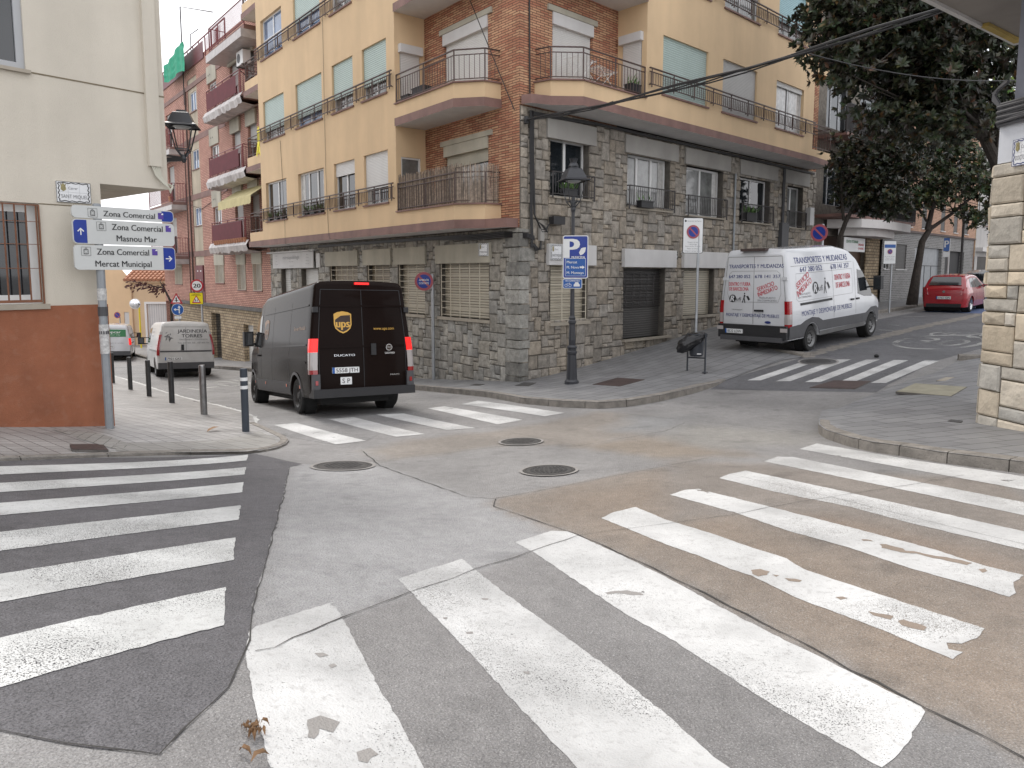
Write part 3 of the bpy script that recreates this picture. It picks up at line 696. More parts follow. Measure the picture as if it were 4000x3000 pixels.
for l in ((-.5, 0, -.2, .75), (-.2, .75, .35, .75), (.5, 0, .3, 1.0), (-.5, 0, 0, .05), (0, .05, .35, .75), (.2, 1.05, .45, 1.0)): fl(mb, f, *l, .08)
tag(mb.build('road_marking', 'paint_faded'), kind='structure')
c20 = G2(*zz('zb', 1080, 1190)); f = ground_frame(c20, math.atan2(.79, -.62) - math.pi / 2)
mb = MB(); ring(mb, f, 1.15, 2.1, .16); put_text(mb, '20', 0, 0, 1.9, 0, width=1.5, bold=.0, fn=f)
tag(mb.build('road_marking', 'paint_faded'), kind='structure')
# parking bay lines, pale stone strip and the blue bay by the red car
strip('parking_line', GZ('z8', [(650, 900), (800, 855), (1000, 805), (1130, 775), (1300, 733), (1500, 690), (1730, 640)]), .42, 'kerb_stone', .006, amp=.004)
for P in ([(1110, 705), (1230, 712)], [(1105, 738), (1190, 742)], [(1350, 632), (1660, 648)], [(1250, 662), (1440, 655)]):
    strip('parking_line', GZ('z8', P), .1, 'paint_faded', .009, amp=.004)
drape('parking_bay', [(16.9, 29.6), (18.6, 27.9), (23.5, 32.6), (21.8, 34.3)], .008, 'paint_blue_road', .5)

# ---------------------------------------------------------------- pavements
dA = Vector((-.623, .782, 0)).normalized(); nA = Vector((-.782, -.623, 0)).normalized()
dB = Vector((.725, .689, 0)).normalized(); nB = Vector((.689, -.725, 0)).normalized()
OC = Vector((.19, 18.3, 0))
FA = Fr(OC, dA, nA); FB = Fr(OC, dB, nB)
def xy(v): return (v.x, v.y)
# pavement round the corner building
kerbA_far = [xy(FA(38, 3.0)), xy(FA(20, 2.7))]
kA = [G2(937, 1450), G2(1480, 1512)] + [G2(1623, 1524), G2(1760, 1537), G2(1900, 1552), G2(2041, 1578), G2(2192, 1591), G2(2343, 1597), G2(2463, 1588), G2(2584, 1567), G2(2704, 1539), G2(2800, 1507), G2(2838, 1486)]
kA = [kerbA_far[0], kerbA_far[1]] + kA[1:]
flushB = [kA[-1], G2(2960, 1440), G2(3060, 1408), G2(3138, 1396)]
bay = [G2(2919, 1358, 0.05), xy(FB(9.2, 2.3)), xy(FB(16, 2.2)), xy(FB(20.2, 2.2)), xy(FB(30, 2.4)), xy(FB(60, 2.6))]
main_pav = kA + flushB[1:] + bay + [xy(FB(60, -3)), xy(FB(3, -3)), xy(FA(3, -3)), xy(FA(38, -3))]
def dz_main(x, y):
    d = seg_dist(x, y, flushB)
    return .015 + .115 * min(1, d / 1.4)
drape('pavement', main_pav, 0, 'paving_slab', .5, uvang=math.atan2(dB.y, dB.x), dzfn=dz_main)
# pavement under the left building
kL = [Vector(v) for v in GZ('z1', [(0, 240), (520, 218), (840, 208), (1100, 205), (1200, 200), (1280, 185), (1325, 165), (1338, 148)])] + [Vector(v) for v in GZ('z4', [(365, 1350), (300, 1318), (230, 1285), (160, 1255)])]
kL = [kL[0] + (kL[0] - kL[1]) * 3] + kL
lineL = [Vector(G2(*zz('zb', a, b))) for a, b in [(1440, 1560), (1440, 1500), (1330, 1455), (1050, 1380), (700, 1290), (430, 1205), (160, 1125)]]
left_pav = kL + lineL[1:] + [Vector((-30, 42)), Vector((-40, 42)), Vector((-40, 10)), Vector((-14, 3))]
KLx = [tuple(v) for v in kL + lineL]
def dz_left(x, y): return .03 + .09 * min(1, seg_dist(x, y, KLx) / 1.6)
drape('pavement', left_pav, 0, 'paving_tile', .5, uvang=R(-38.5), dzfn=dz_left)
# pavement in front of the stone pillar
kR = [Vector(v) for v in GZ('z3', [(706, 85), (708, 110), (740, 135), (790, 152), (850, 172), (960, 197), (1100, 217), (1270, 247), (1450, 270), (1659, 298)])]
kR.append(kR[-1] + (kR[-1] - kR[-2]) * 14)
flR = [Vector(v) for v in GZ('z8', [(770, 1238), (870, 1195), (1000, 1140), (1130, 1090), (1300, 1025), (1440, 985), (1570, 920)], .02)]
right_pav = flR[::-1] + kR + [Vector((14, 2)), Vector((22, 14)), Vector((62, 50)), Vector((57, 55)), Vector((16.2, 20.6)), Vector((11.6, 16.6))]
flRx = [tuple(v) for v in flR[1:]]
def dz_right(x, y): return .01 + .12 * min(1, seg_dist(x, y, flRx) / 1.0)
drape('pavement', right_pav, 0, 'paving_slab', .5, uvang=R(18), dzfn=dz_right)
# kerbs: one stone after the other
def kerb(P, h, w=.16, mat='kerb_stone', stone=.85, side=1, hfn=None, lip=.0):
    P = [Vector(p) for p in P]; S = [0]
    for a, b in zip(P, P[1:]): S.append(S[-1] + (b - a).length)
    def pt(s):
        for i in range(len(P) - 1):
            if s <= S[i + 1] or i == len(P) - 2:
                return P[i].lerp(P[i + 1], (s - S[i]) / max(S[i + 1] - S[i], 1e-9))
    mb = MB(); s = 0
    while s < S[-1] - .05:
        e = min(s + stone, S[-1]); g = .006
        n = 3
        prev = None
        for k in range(n + 1):
            q = s + g + (e - s - 2 * g) * k / n
            p = pt(q); d = (pt(min(q + .05, S[-1])) - pt(max(q - .05, 0))).normalized(); nn = Vector((-d.y, d.x)) * side
            hh_ = hfn(p.x, p.y) if hfn else h
            z0 = gz(p.x, p.y)
            o0 = p - nn * .0; o1 = p + nn * .025; i1 = p + nn * w
            cur = [Vector((o0.x, o0.y, z0 - .1)), Vector((o0.x, o0.y, z0 + hh_ - .02)), Vector((o1.x, o1.y, z0 + hh_ + .004)), Vector((i1.x, i1.y, z0 + hh_ + .004)), Vector((i1.x, i1.y, z0 - .1))]
            if prev:
                for a in range(4): mb.face([prev[a], cur[a], cur[a + 1], prev[a + 1]])
            if k in (0, n): mb.face(cur if k else cur[::-1])
            prev = cur
        s = e
    o = mb.build('kerb', mat); o['kind'] = 'structure'; return o
kerb(kA, .13, side=1, hfn=lambda x, y: dz_main(x, y) + .004)
kerb([kL[0]] + kL[1:], .04, side=1, stone=1.0, hfn=lambda x, y: dz_left(x, y) + .012, w=.12)
kerb(kR, .13, side=1, stone=.62, w=.2, hfn=lambda x, y: dz_right(x, y) + .004)
kerb([xy(FB(8.2, 2.45)), xy(FB(9.2, 2.32)), xy(FB(16, 2.22)), xy(FB(30, 2.42)), xy(FB(60, 2.62))], .13, side=1)
kerb([G2(2925, 1368), G2(3040, 1385), G2(3138, 1396)], .1, side=1, hfn=lambda x, y: .1, w=.3, mat='kerb_stone')
kerb(GZ('z8', [(1575, 918), (1700, 920), (1900, 930)]), .12, side=1, hfn=lambda x, y: .14)
# ribbed warning paving on the left corner
drape('tactile_paving', GZ('z1', [(540, 190), (1150, 190), (1290, 165), (1270, 130), (1200, 100), (1040, 150), (520, 165)], .05), .006, 'paving_strip', .4, uvang=R(-38), dzfn=dz_left, uvs=2.2)
drape('tactile_paving', GZ('z1', [(240, 100), (430, 110), (640, 160), (520, 165), (380, 140)], .1), .006, 'paving_strip', .4, uvang=R(20), dzfn=dz_left, uvs=2.2)

# ---------------------------------------------------------------- covers set into the ground
def manhole(px, py, r, label, pat=0, frame=True):
    p = G(px, py); e = empty('manhole_cover', p, label, 'manhole cover', 'round manhole covers in the crossing')
    n = Vector(((gz(p.x - .3, p.y) - gz(p.x + .3, p.y)) / .6, (gz(p.x, p.y - .3) - gz(p.x, p.y + .3)) / .6, 1)).normalized()
    u = Vector((1, 0, 0)); u = (u - n * u.dot(n)).normalized(); F_ = Fr(p, u, n.cross(u), n)
    m = MB(F_)
    m.prism(disc(r * .86, 36), -.02, .016)
    rr = r * .8
    if pat == 0:
        for i in range(-7, 8):
            for j in range(-7, 8):
                a, b = i * .06 + (j % 2) * .03, j * .05
                if math.hypot(a, b) < rr - .05: m.box(a - .018, a + .018, b - .014, b + .014, .016, .021)
    else:
        for j in range(-8, 9):
            b = j * .042; l = math.sqrt(max(rr * rr - b * b, 0)) - .02
            if l < .05: continue
            for k in range(8):
                a0 = -l + 2 * l * k / 8; m.box(a0 + .01, a0 + 2 * l / 8 - .012, b - .013, b + .013, .016, .022)
    m.build('cover', 'cover_iron', e)
    m = MB(F_); prof = [(r * .87, -.02), (r * .87, .017), (r * .97, .017), (r, .008), (r, -.02)]
    m.lathe(prof, n=36); m.build('frame', 'cover_iron' if frame else 'crack', e)
    m = MB(F_); m.lathe([(r * 1.0, .013), (r * 1.12, .0135)], n=36); m.build('surround', 'concrete_grey', e)
manhole(1340, 1822, .36, 'round iron manhole cover beside the tip of the left pavement', 0)
manhole(2144, 1840, .31, 'round ribbed manhole cover on the grey slab, nearest the front crossing', 1, False)
manhole(2035, 1727, .30, 'round manhole cover with smooth rim, farthest of three in the junction', 0)
manhole(*zz('z8', 748, 925), .42, 'large round manhole cover beside the white removal van at the far crossing', 0)
def plate(px4, mat, label, name='utility_cover', dz=.12, fr=.03):
    P = [G(*p, dz) for p in px4]; c = sum(P, Vector()) / 4
    e = empty(name, c, label, 'utility cover')
    Q = [c + (p - c) * (1 + fr) + Vector((0, 0, .012)) for p in P]
    m = MB(); m.face(Q); m.face([q - Vector((0, 0, .04)) for q in Q][::-1])
    for i in range(4): m.face([Q[i], Q[i] - Vector((0, 0, .04)), Q[(i + 1) % 4] - Vector((0, 0, .04)), Q[(i + 1) % 4]])
    m.build('frame', 'kerb_dark', e)
    U = [p + Vector((0, 0, .018)) for p in P]; m = MB(); m.face(U)
    for i in range(4): m.face([U[i], U[i] - Vector((0, 0, .01)), U[(i + 1) % 4] - Vector((0, 0, .01)), U[(i + 1) % 4]])
    m.build('lid', mat, e)
plate([zz('z6', 855, 1168), zz('z6', 1030, 1180), zz('z6', 1190, 1137), zz('z6', 1015, 1124)], 'rust_plate', 'brown iron cover in the corner pavement between lamp post and bin')
plate([zz('z6', 350, 1176), zz('z6', 440, 1178), zz('z6', 490, 1156), zz('z6', 410, 1154)], 'cover_iron', 'small grey cover in the pavement left of the lamp post')
plate([zz('z6', 60, 1172), zz('z6', 120, 1175), zz('z6', 155, 1166), zz('z6', 100, 1163)], 'cover_iron', 'small iron grating in the pavement below the stone wall window')
plate([zz('z8', 700, 1080), zz('z8', 965, 1088), zz('z8', 1055, 1043), zz('z8', 840, 1038)], 'rust_plate', 'dark rectangular plate in the road at the foot of the far crossing', dz=.0)
plate([zz('z8', 1210, 1104), zz('z8', 1530, 1132), zz('z8', 1622, 1078), zz('z8', 1320, 1056)], 'cover_stone', 'sand coloured cover in the pavement by the stone pillar', dz=.12)
plate([zz('z8', 1445, 1040), zz('z8', 1670, 1048), zz('z8', 1700, 1025), zz('z8', 1500, 1020)], 'sill_stone', 'pale cover at the edge of the pavement behind the sand coloured one', dz=.08)
plate([zz('z1', 335, 190), zz('z1', 500, 192), zz('z1', 475, 162), zz('z1', 318, 160)], 'rust_plate', 'brown iron cover in the left pavement near the kerb', dz=.06)
plate([zz('z8', 1510, 1280), zz('z8', 1590, 1290), zz('z8', 1600, 1278), zz('z8', 1530, 1270)], 'cover_iron', 'tiny iron cover in the slabs at the foot of the stone pillar', dz=.12)
# drain grate by the bollards
g0 = [G(*zz('zb', a, b), .02) for a, b in ((850, 1368), (900, 1390), (960, 1365), (900, 1345))]
e = empty('drain_grate', g0[0], 'small slotted drain at the edge line beside the steel bollard', 'drain grate')
m = MB(); u = (g0[3] - g0[0]); v = (g0[1] - g0[0])
for k in range(7):
    a = g0[0] + u * (k / 7); b = a + u * .07; m.face([a + Vector((0, 0, .02)), b + Vector((0, 0, .02)), b + v + Vector((0, 0, .02)), a + v + Vector((0, 0, .02))])
m.build('bars', 'iron_dark', e)
# ---------------------------------------------------------------- building kit
def wall(mb, t0, t1, z0, z1, o, openings=(), depth=.22, back=True):
    """wall face in plane b = o with rectangular openings (t0,t1,z0,z1) and their reveals"""
    ts = sorted({t0, t1, *[v for w in openings for v in w[:2]]}); zs = sorted({z0, z1, *[v for w in openings for v in w[2:4]]})
    ts = [t for t in ts if t0 - 1e-6 <= t <= t1 + 1e-6]; zs = [z for z in zs if z0 - 1e-6 <= z <= z1 + 1e-6]
    for i in range(len(ts) - 1):
        for j in range(len(zs) - 1):
            a, b, c, d = ts[i], ts[i + 1], zs[j], zs[j + 1]; m, n = (a + b) / 2, (c + d) / 2
            if any(w[0] < m < w[1] and w[2] < n < w[3] for w in openings): continue
            mb.q([(a, o, c), (b, o, c), (b, o, d), (a, o, d)], 1)
    for w in openings:
        a, b, c, d = w[:4]; k = o - depth
        mb.q([(a, o, c), (a, k, c), (a, k, d), (a, o, d)], 0); mb.q([(b, o, c), (b, k, c), (b, k, d), (b, o, d)], 0)
        mb.q([(a, o, c), (b, o, c), (b, k, c), (a, k, c)], 2); mb.q([(a, o, d), (b, o, d), (b, k, d), (a, k, d)], 2)
        if back: mb.q([(a, k, c), (b, k, c), (b, k, d), (a, k, d)], 1)
def window(par, F, t0, t1, z0, z1, o, depth=.2, n=2, shut=0., smat='shutter_green', fmat='frame_white', gmat='glass_dark', sill='trim_brown', sproj=.06, rows=1, fw=.05, curtain=0, name='window', label=None, shalf=None):
    """window in an opening: frame, panes, roller shutter covering the top part, sill"""
    b0 = o - depth + .012; zs = z1 - (z1 - z0) * shut
    m = MB(F); fo = b0 + .05
    for a, b in ((t0, t0 + fw), (t1 - fw, t1)): m.box(a, b, b0, fo, z0, z1)
    m.box(t0 + fw, t1 - fw, b0, fo, z0, z0 + fw); m.box(t0 + fw, t1 - fw, b0, fo, z1 - fw, z1)
    for k in range(1, n):
        c = t0 + (t1 - t0) * k / n; m.box(c - fw * .7, c + fw * .7, b0, fo - .004, z0 + fw, z1 - fw)
    for k in range(1, rows):
        c = z0 + (z1 - z0) * k / rows; m.box(t0 + fw, t1 - fw, b0, fo - .008, c - .015, c + .015)
    w = m.build(name, fmat, par)
    if label: w['label'] = label
    m = MB(F); m.q([(t0 + fw, b0 + .015, z0 + fw), (t1 - fw, b0 + .015, z0 + fw), (t1 - fw, b0 + .015, z1 - fw), (t0 + fw, b0 + .015, z1 - fw)], 1); m.build('pane', gmat, w)
    if curtain:
        for s in ((t0 + fw, t0 + fw + (t1 - t0) * curtain), (t1 - fw - (t1 - t0) * curtain, t1 - fw)):
            k = 7; m = MB(F)
            for i in range(k):
                a, b = s[0] + (s[1] - s[0]) * i / k, s[0] + (s[1] - s[0]) * (i + 1) / k
                m.q([(a, b0 + .02 + .01 * (i % 2), z0 + fw), (b, b0 + .02 + .01 * ((i + 1) % 2), z0 + fw), (b, b0 + .02 + .01 * ((i + 1) % 2), z1 - fw), (a, b0 + .02 + .01 * (i % 2), z1 - fw)], 1)
            m.build('curtain', 'curtain', w)
    if shut > 0:
        m = MB(F); sa, sb = shalf or (t0 + .02, t1 - .02); m.box(sa, sb, fo + .02, fo + .045, zs, z1 - .001); m.build('shutter', smat, w)
    if sill:
        m = MB(F); m.box(t0 - .05, t1 + .05, o - depth, o + sproj, z0 - .045, z0 + .004); m.build('sill', sill, w)
    return w
def railing(par, F, P, z0, z1, mat, pitch=.115, posts=None, lower=.12, upper=.0, name='railing', bw=.014, mid=None, top=.04):
    """balustrade along the polyline P of frame (t,o) points"""
    m = MB(F)
    W = lambda p, z: F(p[0], p[1], z)
    for p, q in zip(P, P[1:]):
        m.bar(W(p, z1), W(q, z1), top, top * .7)
        if lower is not None: m.bar(W(p, z0 + lower), W(q, z0 + lower), .03, .02)
        zt = z1 - upper
        if upper: m.bar(W(p, zt), W(q, zt), .025, .02)
        if mid: m.bar(W(p, mid), W(q, mid), .025, .02)
        l = math.hypot(q[0] - p[0], q[1] - p[1]); n = max(1, int(l / pitch))
        for k in range(1, n):
            a = p[0] + (q[0] - p[0]) * k / n; b = p[1] + (q[1] - p[1]) * k / n
            m.bar(F(a, b, mid or z0 + (lower or 0)), F(a, b, zt), bw)
    for p in (posts if posts is not None else P): m.bar(W(p, z0 - .05), W(p, z1), .035)
    return m.build(name, mat, par)
def stones(mb, F_t, o, t0, t1, z0, z1, openings, u=.135, tone=(.2, .19, .17), seed=3, proud=.05, zfloor=None, ends=(0, 0), warm=.25, sizes=None):
    """random squared rubble: blocks with bevelled, slightly uneven faces"""
    rnd = random.Random(seed)
    def axis(lo, hi, snaps):
        n = max(2, round((hi - lo) / u)); A = [lo + (hi - lo) * i / n for i in range(n + 1)]
        for s in snaps:
            if lo < s < hi:
                i = min(range(1, n), key=lambda k: abs(A[k] - s)); A[i] = s
        return A
    T = axis(t0, t1, [w[0] for w in openings] + [w[1] for w in openings]); Z = axis(z0, z1, [w[2] for w in openings] + [w[3] for w in openings])
    nt, nzz = len(T) - 1, len(Z) - 1
    used = [[False] * nzz for _ in range(nt)]
    for i in range(nt):
        for j in range(nzz):
            m, n = (T[i] + T[i + 1]) / 2, (Z[j] + Z[j + 1]) / 2
            if any(w[0] < m < w[1] and w[2] < n < w[3] for w in openings): used[i][j] = True
            if zfloor and Z[j + 1] < zfloor(m) - .25: used[i][j] = True
    SZ = sizes or [(3, 2), (2, 2), (2, 3), (3, 3), (4, 3), (4, 2), (3, 4), (2, 2), (3, 2), (2, 1), (4, 3)]
    for j in range(nzz):
        for i in range(nt):
            if used[i][j]: continue
            for _ in range(8):
                w, h = rnd.choice(SZ)
                if i + w <= nt and j + h <= nzz and not any(used[a][b] for a in range(i, i + w) for b in range(j, j + h)): break
            else:
                w = h = 1
                if i + 1 < nt and not used[i + 1][j]: w = 2
            for a in range(i, i + w):
                for b in range(j, j + h): used[a][b] = True
            g = .009; a0, a1, c0, c1 = T[i] + g, T[i + w] - g, Z[j] + g, Z[j + h] - g
            if a1 - a0 < .03 or c1 - c0 < .03: continue
            v = rnd.uniform(.8, 1.18); r = rnd.uniform(-warm, warm) * .5
            mb.col = (tone[0] * v * (1 + r), tone[1] * v * (1 + r * .4), tone[2] * v * (1 - r * .5))
            pr = proud * rnd.uniform(.6, 1.2); e = .022
            J = lambda: rnd.uniform(-.006, .006)
            F0 = [(a0, c0), (a1, c0), (a1, c1), (a0, c1)]
            F1 = [(a0 + J(), c0 + J()), (a1 + J(), c0 + J()), (a1 + J(), c1 + J()), (a0 + J(), c1 + J())]
            F2 = [(F1[0][0] + e, F1[0][1] + e), (F1[1][0] - e, F1[1][1] + e), (F1[2][0] - e, F1[2][1] - e), (F1[3][0] + e, F1[3][1] - e)]
            dd = [pr + rnd.uniform(-.012, .012) for _ in range(4)]
            for k in range(4):
                l = (k + 1) % 4
                mb.q([(F0[k][0], o, F0[k][1]), (F0[l][0], o, F0[l][1]), (F1[l][0], o + pr * .55, F1[l][1]), (F1[k][0], o + pr * .55, F1[k][1])], 1)
                mb.q([(F1[k][0], o + pr * .55, F1[k][1]), (F1[l][0], o + pr * .55, F1[l][1]), (F2[l][0], o + dd[l], F2[l][1]), (F2[k][0], o + dd[k], F2[k][1])], 1)
            cm = ((F2[0][0] + F2[2][0]) / 2 + J() * 3, (F2[0][1] + F2[2][1]) / 2 + J() * 3); cc = pr + rnd.uniform(0, .022)
            for k in range(4):
                l = (k + 1) % 4
                mb.q([(F2[k][0], o + dd[k], F2[k][1]), (F2[l][0], o + dd[l], F2[l][1]), (cm[0], o + cc, cm[1])], 1)
    mb.col = (1, 1, 1)
def reveals(mb, o, depth, openings):
    for w in openings:
        a, b, c, d = w[:4]; k = o - depth; o2 = o + .03
        mb.q([(a, o2, c), (a, k, c), (a, k, d), (a, o2, d)], 0); mb.q([(b, o2, c), (b, k, c), (b, k, d), (b, o2, d)], 0)
        mb.q([(a, o2, c), (b, o2, c), (b, k, c), (a, k, c)], 2); mb.q([(a, o2, d), (b, o2, d), (b, k, d), (a, k, d)], 2)
        mb.q([(a, k, c), (b, k, c), (b, k, d), (a, k, d)], 1)

# ================================================================ the corner block of flats
ZT = 15.5
gA = lambda t: gz(*xy(FA(t, .1))) + .1
gB = lambda t: gz(*xy(FB(t, .1))) + .1
blk = empty('apartment_building', (OC.x, OC.y, -3), 'yellow rendered corner block with brick corner, stone base and curved corner balconies', 'building')
# --- stone base
opA = [(1.25, 3.68, -1.2, .34), (4.5, 6.12, -1.2, .34), (6.66, 8.25, -1.2, .34), (8.95, 11.25, -1.2, .34), (12.3, 13.95, -4, .25), (15.1, 16.15, -4, .25)]
opB1 = [(1.11, 2.62, -1.26, .33), (4.23, 6.35, -1.9, .25), (7.37, 9.25, -1.32, .2), (12.0, 13.4, -1.2, .1)]
opB2 = [(1.08, 2.62, 2.06, 3.58), (4.33, 6.5, 1.98, 3.54), (7.4, 9.65, 1.93, 3.5), (10.8, 13.0, 1.9, 3.47), (14.4, 15.75, 1.86, 3.45)]
m = MB(FA); m.fr = FA
m.q([(.0, -.005, -6), (17.4, -.005, -6), (17.4, -.005, 1.2), (.0, -.005, 1.2)], 1) if 0 else wall(m, 0, 17.4, -6, 1.21, -.005, opA, .3)
m.fr = FB; wall(m, 0, 16.9, -4.5, 4.2, -.005, opB1 + opB2, .3)
m.build('wall', 'mortar', blk)['label'] = 'dark mortar behind the squared stones'
m = MB(FA); stones(m, FA, 0, 0.02, 17.4, -5.0, 1.2, [(a, b, c, d) for a, b, c, d in opA], seed=5, zfloor=gA, tone=(.37, .35, .31), warm=.1, u=.125)
m.fr = FB; stones(m, FB, 0, 0.02, 16.9, -3.6, 4.2, opB1 + opB2, seed=9, zfloor=gB, tone=(.35, .312, .262), warm=.12, u=.125)
# quoins on the corner itself
rq = random.Random(4); zq = -3.2
while zq < 1.15:
    h = rq.choice([.22, .3, .36, .27]); la, lb = rq.choice([(.5, .25), (.28, .48), (.4, .3)]); v = rq.uniform(.65, 1.3)
    m.col = (.3 * v, .29 * v, .262 * v); g = .014; e = rq.uniform(.06, .09)
    A0 = OC + dA * (la) + nA * e; A1 = OC + (nA + nB) * 0; cr = FA(0, 0) + (nA * e + nB * e) * 1.08
    B0 = OC + dB * lb + nB * e
    for z0_, z1_ in ((zq + g, min(zq + h, 1.18) - g),):
        P = [A0, cr, B0]
        for p, q in zip(P, P[1:]): m.face([p + Vector((0, 0, z0_)), q + Vector((0, 0, z0_)), q + Vector((0, 0, z1_)), p + Vector((0, 0, z1_))])
        for zz_ in (z0_, z1_): m.face([A0 + Vector((0, 0, zz_)), cr + Vector((0, 0, zz_)), B0 + Vector((0, 0, zz_)), OC + Vector((0, 0, zz_))])
        m.face([A0 + Vector((0, 0, z0_)), A0 - nA * e + Vector((0, 0, z0_)), A0 - nA * e + Vector((0, 0, z1_)), A0 + Vector((0, 0, z1_))])
        m.face([B0 + Vector((0, 0, z0_)), B0 - nB * e + Vector((0, 0, z0_)), B0 - nB * e + Vector((0, 0, z1_)), B0 + Vector((0, 0, z1_))])
    zq += h
m.build('stone_wall', 'stone_grey', blk, color=True)
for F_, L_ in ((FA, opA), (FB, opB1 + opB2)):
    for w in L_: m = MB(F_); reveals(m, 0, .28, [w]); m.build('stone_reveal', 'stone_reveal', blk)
# --- brick walls above the base
SA, SB = 4.42, 3.85         # side walls of the projecting yellow bays
opAb = [(1.31, 3.39, 1.45, 3.64), (1.31, 3.39, 4.6, 6.7), (1.31, 3.39, 7.75, 9.85), (1.31, 3.39, 10.9, 13.0)]
opBb = [(1.17, 2.75, 4.6, 6.7), (1.17, 2.75, 7.75, 9.85), (1.17, 2.75, 10.9, 13.0)]
m = MB(FA); wall(m, 0, SA, 1.21, ZT, 0, opAb, .3)
m.fr = FB; wall(m, 0, SB, 4.2, ZT, 0, opBb, .3)
m.build('brick_wall', 'brick_orange', blk)
# --- yellow bays
wA_t = [(4.9, 6.42), (7.05, 8.57), (9.38, 11.64), (12.77, 14.95)]
rows = [(2.15, 3.67), (5.3, 6.83), (8.42, 9.92), (11.55, 13.05)]
opA2 = [(a, b, c, d) for a, b in wA_t for c, d in rows]
wB_t = [(4.61, 6.95), (7.8, 9.95), (11.3, 13.4)]; rowsB = [(5.06, 6.66), (8.17, 9.8), (11.3, 12.9)]
opB3 = [(a, b, c, d) for a, b in wB_t for c, d in rowsB]
m = MB(FA); wall(m, SA, 15.45, 1.43, ZT, 1.0, opA2, .2)
sideA = [(.3, .95, 1.9, 3.5), (.3, .95, 4.75, 6.4), (.3, .95, 7.9, 9.5)]
ys = Fr(FA(SA, 0), nA, -dA); m.fr = ys     # side wall facing the corner
wall(m, 0, 1.0, 1.43, ZT, 0, [(.17, .83, 1.95, 3.42), (.17, .83, 4.85, 6.35), (.17, .83, 8.0, 9.5)], .12)
m.fr = FA; m.q([(15.45, 0, 1.43), (15.45, 1.0, 1.43), (15.45, 1.0, ZT), (15.45, 0, ZT)], 0)
m.q([(15.45, 0, 1.43), (17.4, 0, 1.43), (17.4, 0, ZT), (15.45, 0, ZT)], 1); m.q([(17.4, 0, 1.2), (17.4, -8, 1.2), (17.4, -8, ZT), (17.4, 0, ZT)], 0)
m.build('rendered_wall', 'render_yellow', blk); m = MB(FB); wall(m, SB, 14.24, 4.43, ZT, 1.0, opB3, .2)
ysB = Fr(FB(SB, 0), nB, -dB); m.fr = ysB
wall(m, 0, 1.0, 4.43, ZT, 0, [(.17, .83, 4.85, 6.4), (.17, .83, 8.0, 9.5)], .12)
m.fr = FB; m.q([(14.24, 0, 4.43), (14.24, 1.0, 4.43), (14.24, 1.0, ZT), (14.24, 0, ZT)], 0)
m.build('rendered_wall', 'render_yellow', blk)
m = MB(FB); m.q([(14.24, 0, 4.2), (16.9, 0, 4.2), (16.9, 0, ZT), (14.24, 0, ZT)], 1); m.q([(16.9, 0, -3), (16.9, -8, -3), (16.9, -8, ZT), (16.9, 0, ZT)], 0)
m.build('brick_wall', 'brick_orange', blk)
m = MB(FA); m.face([FA(0, -.1, ZT), FA(17.4, 1, ZT), FA(17.4, -9, ZT), FB(16.9, -9, ZT), FB(16.9, 1, ZT)]); m.build('roof', 'trim_brown', blk)
m = MB(FA); m.face([FA(0.4, -.5, -5), FA(17.3, -.5, -5), FA(17.3, -.5, ZT), FA(.4, -.5, ZT)]); m.face([FB(0.4, -.5, -5), FB(16.8, -.5, -5), FB(16.8, -.5, ZT), FB(.4, -.5, ZT)]); m.build('sky_block_core', 'ink_black', blk)  # unseen black sheets added behind both facades to block the sky
# --- slabs with brown edge bands
BALA = [(SA, 1.0), (1.44, 1.0), (.82, .48), (.76, 0)]
BALB = [(SB, 1.0), (1.25, 1.0), (.62, .47), (.52, 0)]
def slab(F, poly, z0, z1, inner, lip=.03):
    """brown edge band with white soffit; poly runs along the outer edge, inner closes it against the wall"""
    b = MB(F)
    n = len(poly)
    for p, q in zip(poly, poly[1:]):
        l = math.hypot(q[0] - p[0], q[1] - p[1])
        b.face([F(p[0], p[1], z0), F(q[0], q[1], z0), F(q[0], q[1], z1), F(p[0], p[1], z1)], [(0, z0), (l, z0), (l, z1), (0, z1)])
    s = MB(F); full = poly + inner
    b.poly([(p[0], p[1]) for p in full], z1)
    s.poly([(p[0], p[1]) for p in full], z0 + .012)
    return b, s
def off(poly, d): return [(p[0] - (d if 0 < i else 0), p[1] + (d if p[1] > .05 else 0)) for i, p in enumerate(poly)]
# A: base slab (whole length), B: slab at the second storey
b1, s1 = slab(FA, [(17.35, .0), (17.35, .95), (15.5, 1.03), (SA, 1.03)] + off(BALA, .03)[1:-1] + [(.1, .35), (.05, 0)], 1.2, 1.43, [])
b2, s2 = slab(FB, [(16.2, 0), (16.2, .9), (14.3, 1.03), (SB, 1.03)] + off(BALB, .03)[1:-1] + [(.08, .32), (.0, .06)], 4.21, 4.43, [])
for lst, nm, mt in (((b1, b2), 'cornice', 'trim_brown'), ((s1, s2), 'soffit', 'soffit_white')):
    for x in lst: x.build(nm, mt, blk)
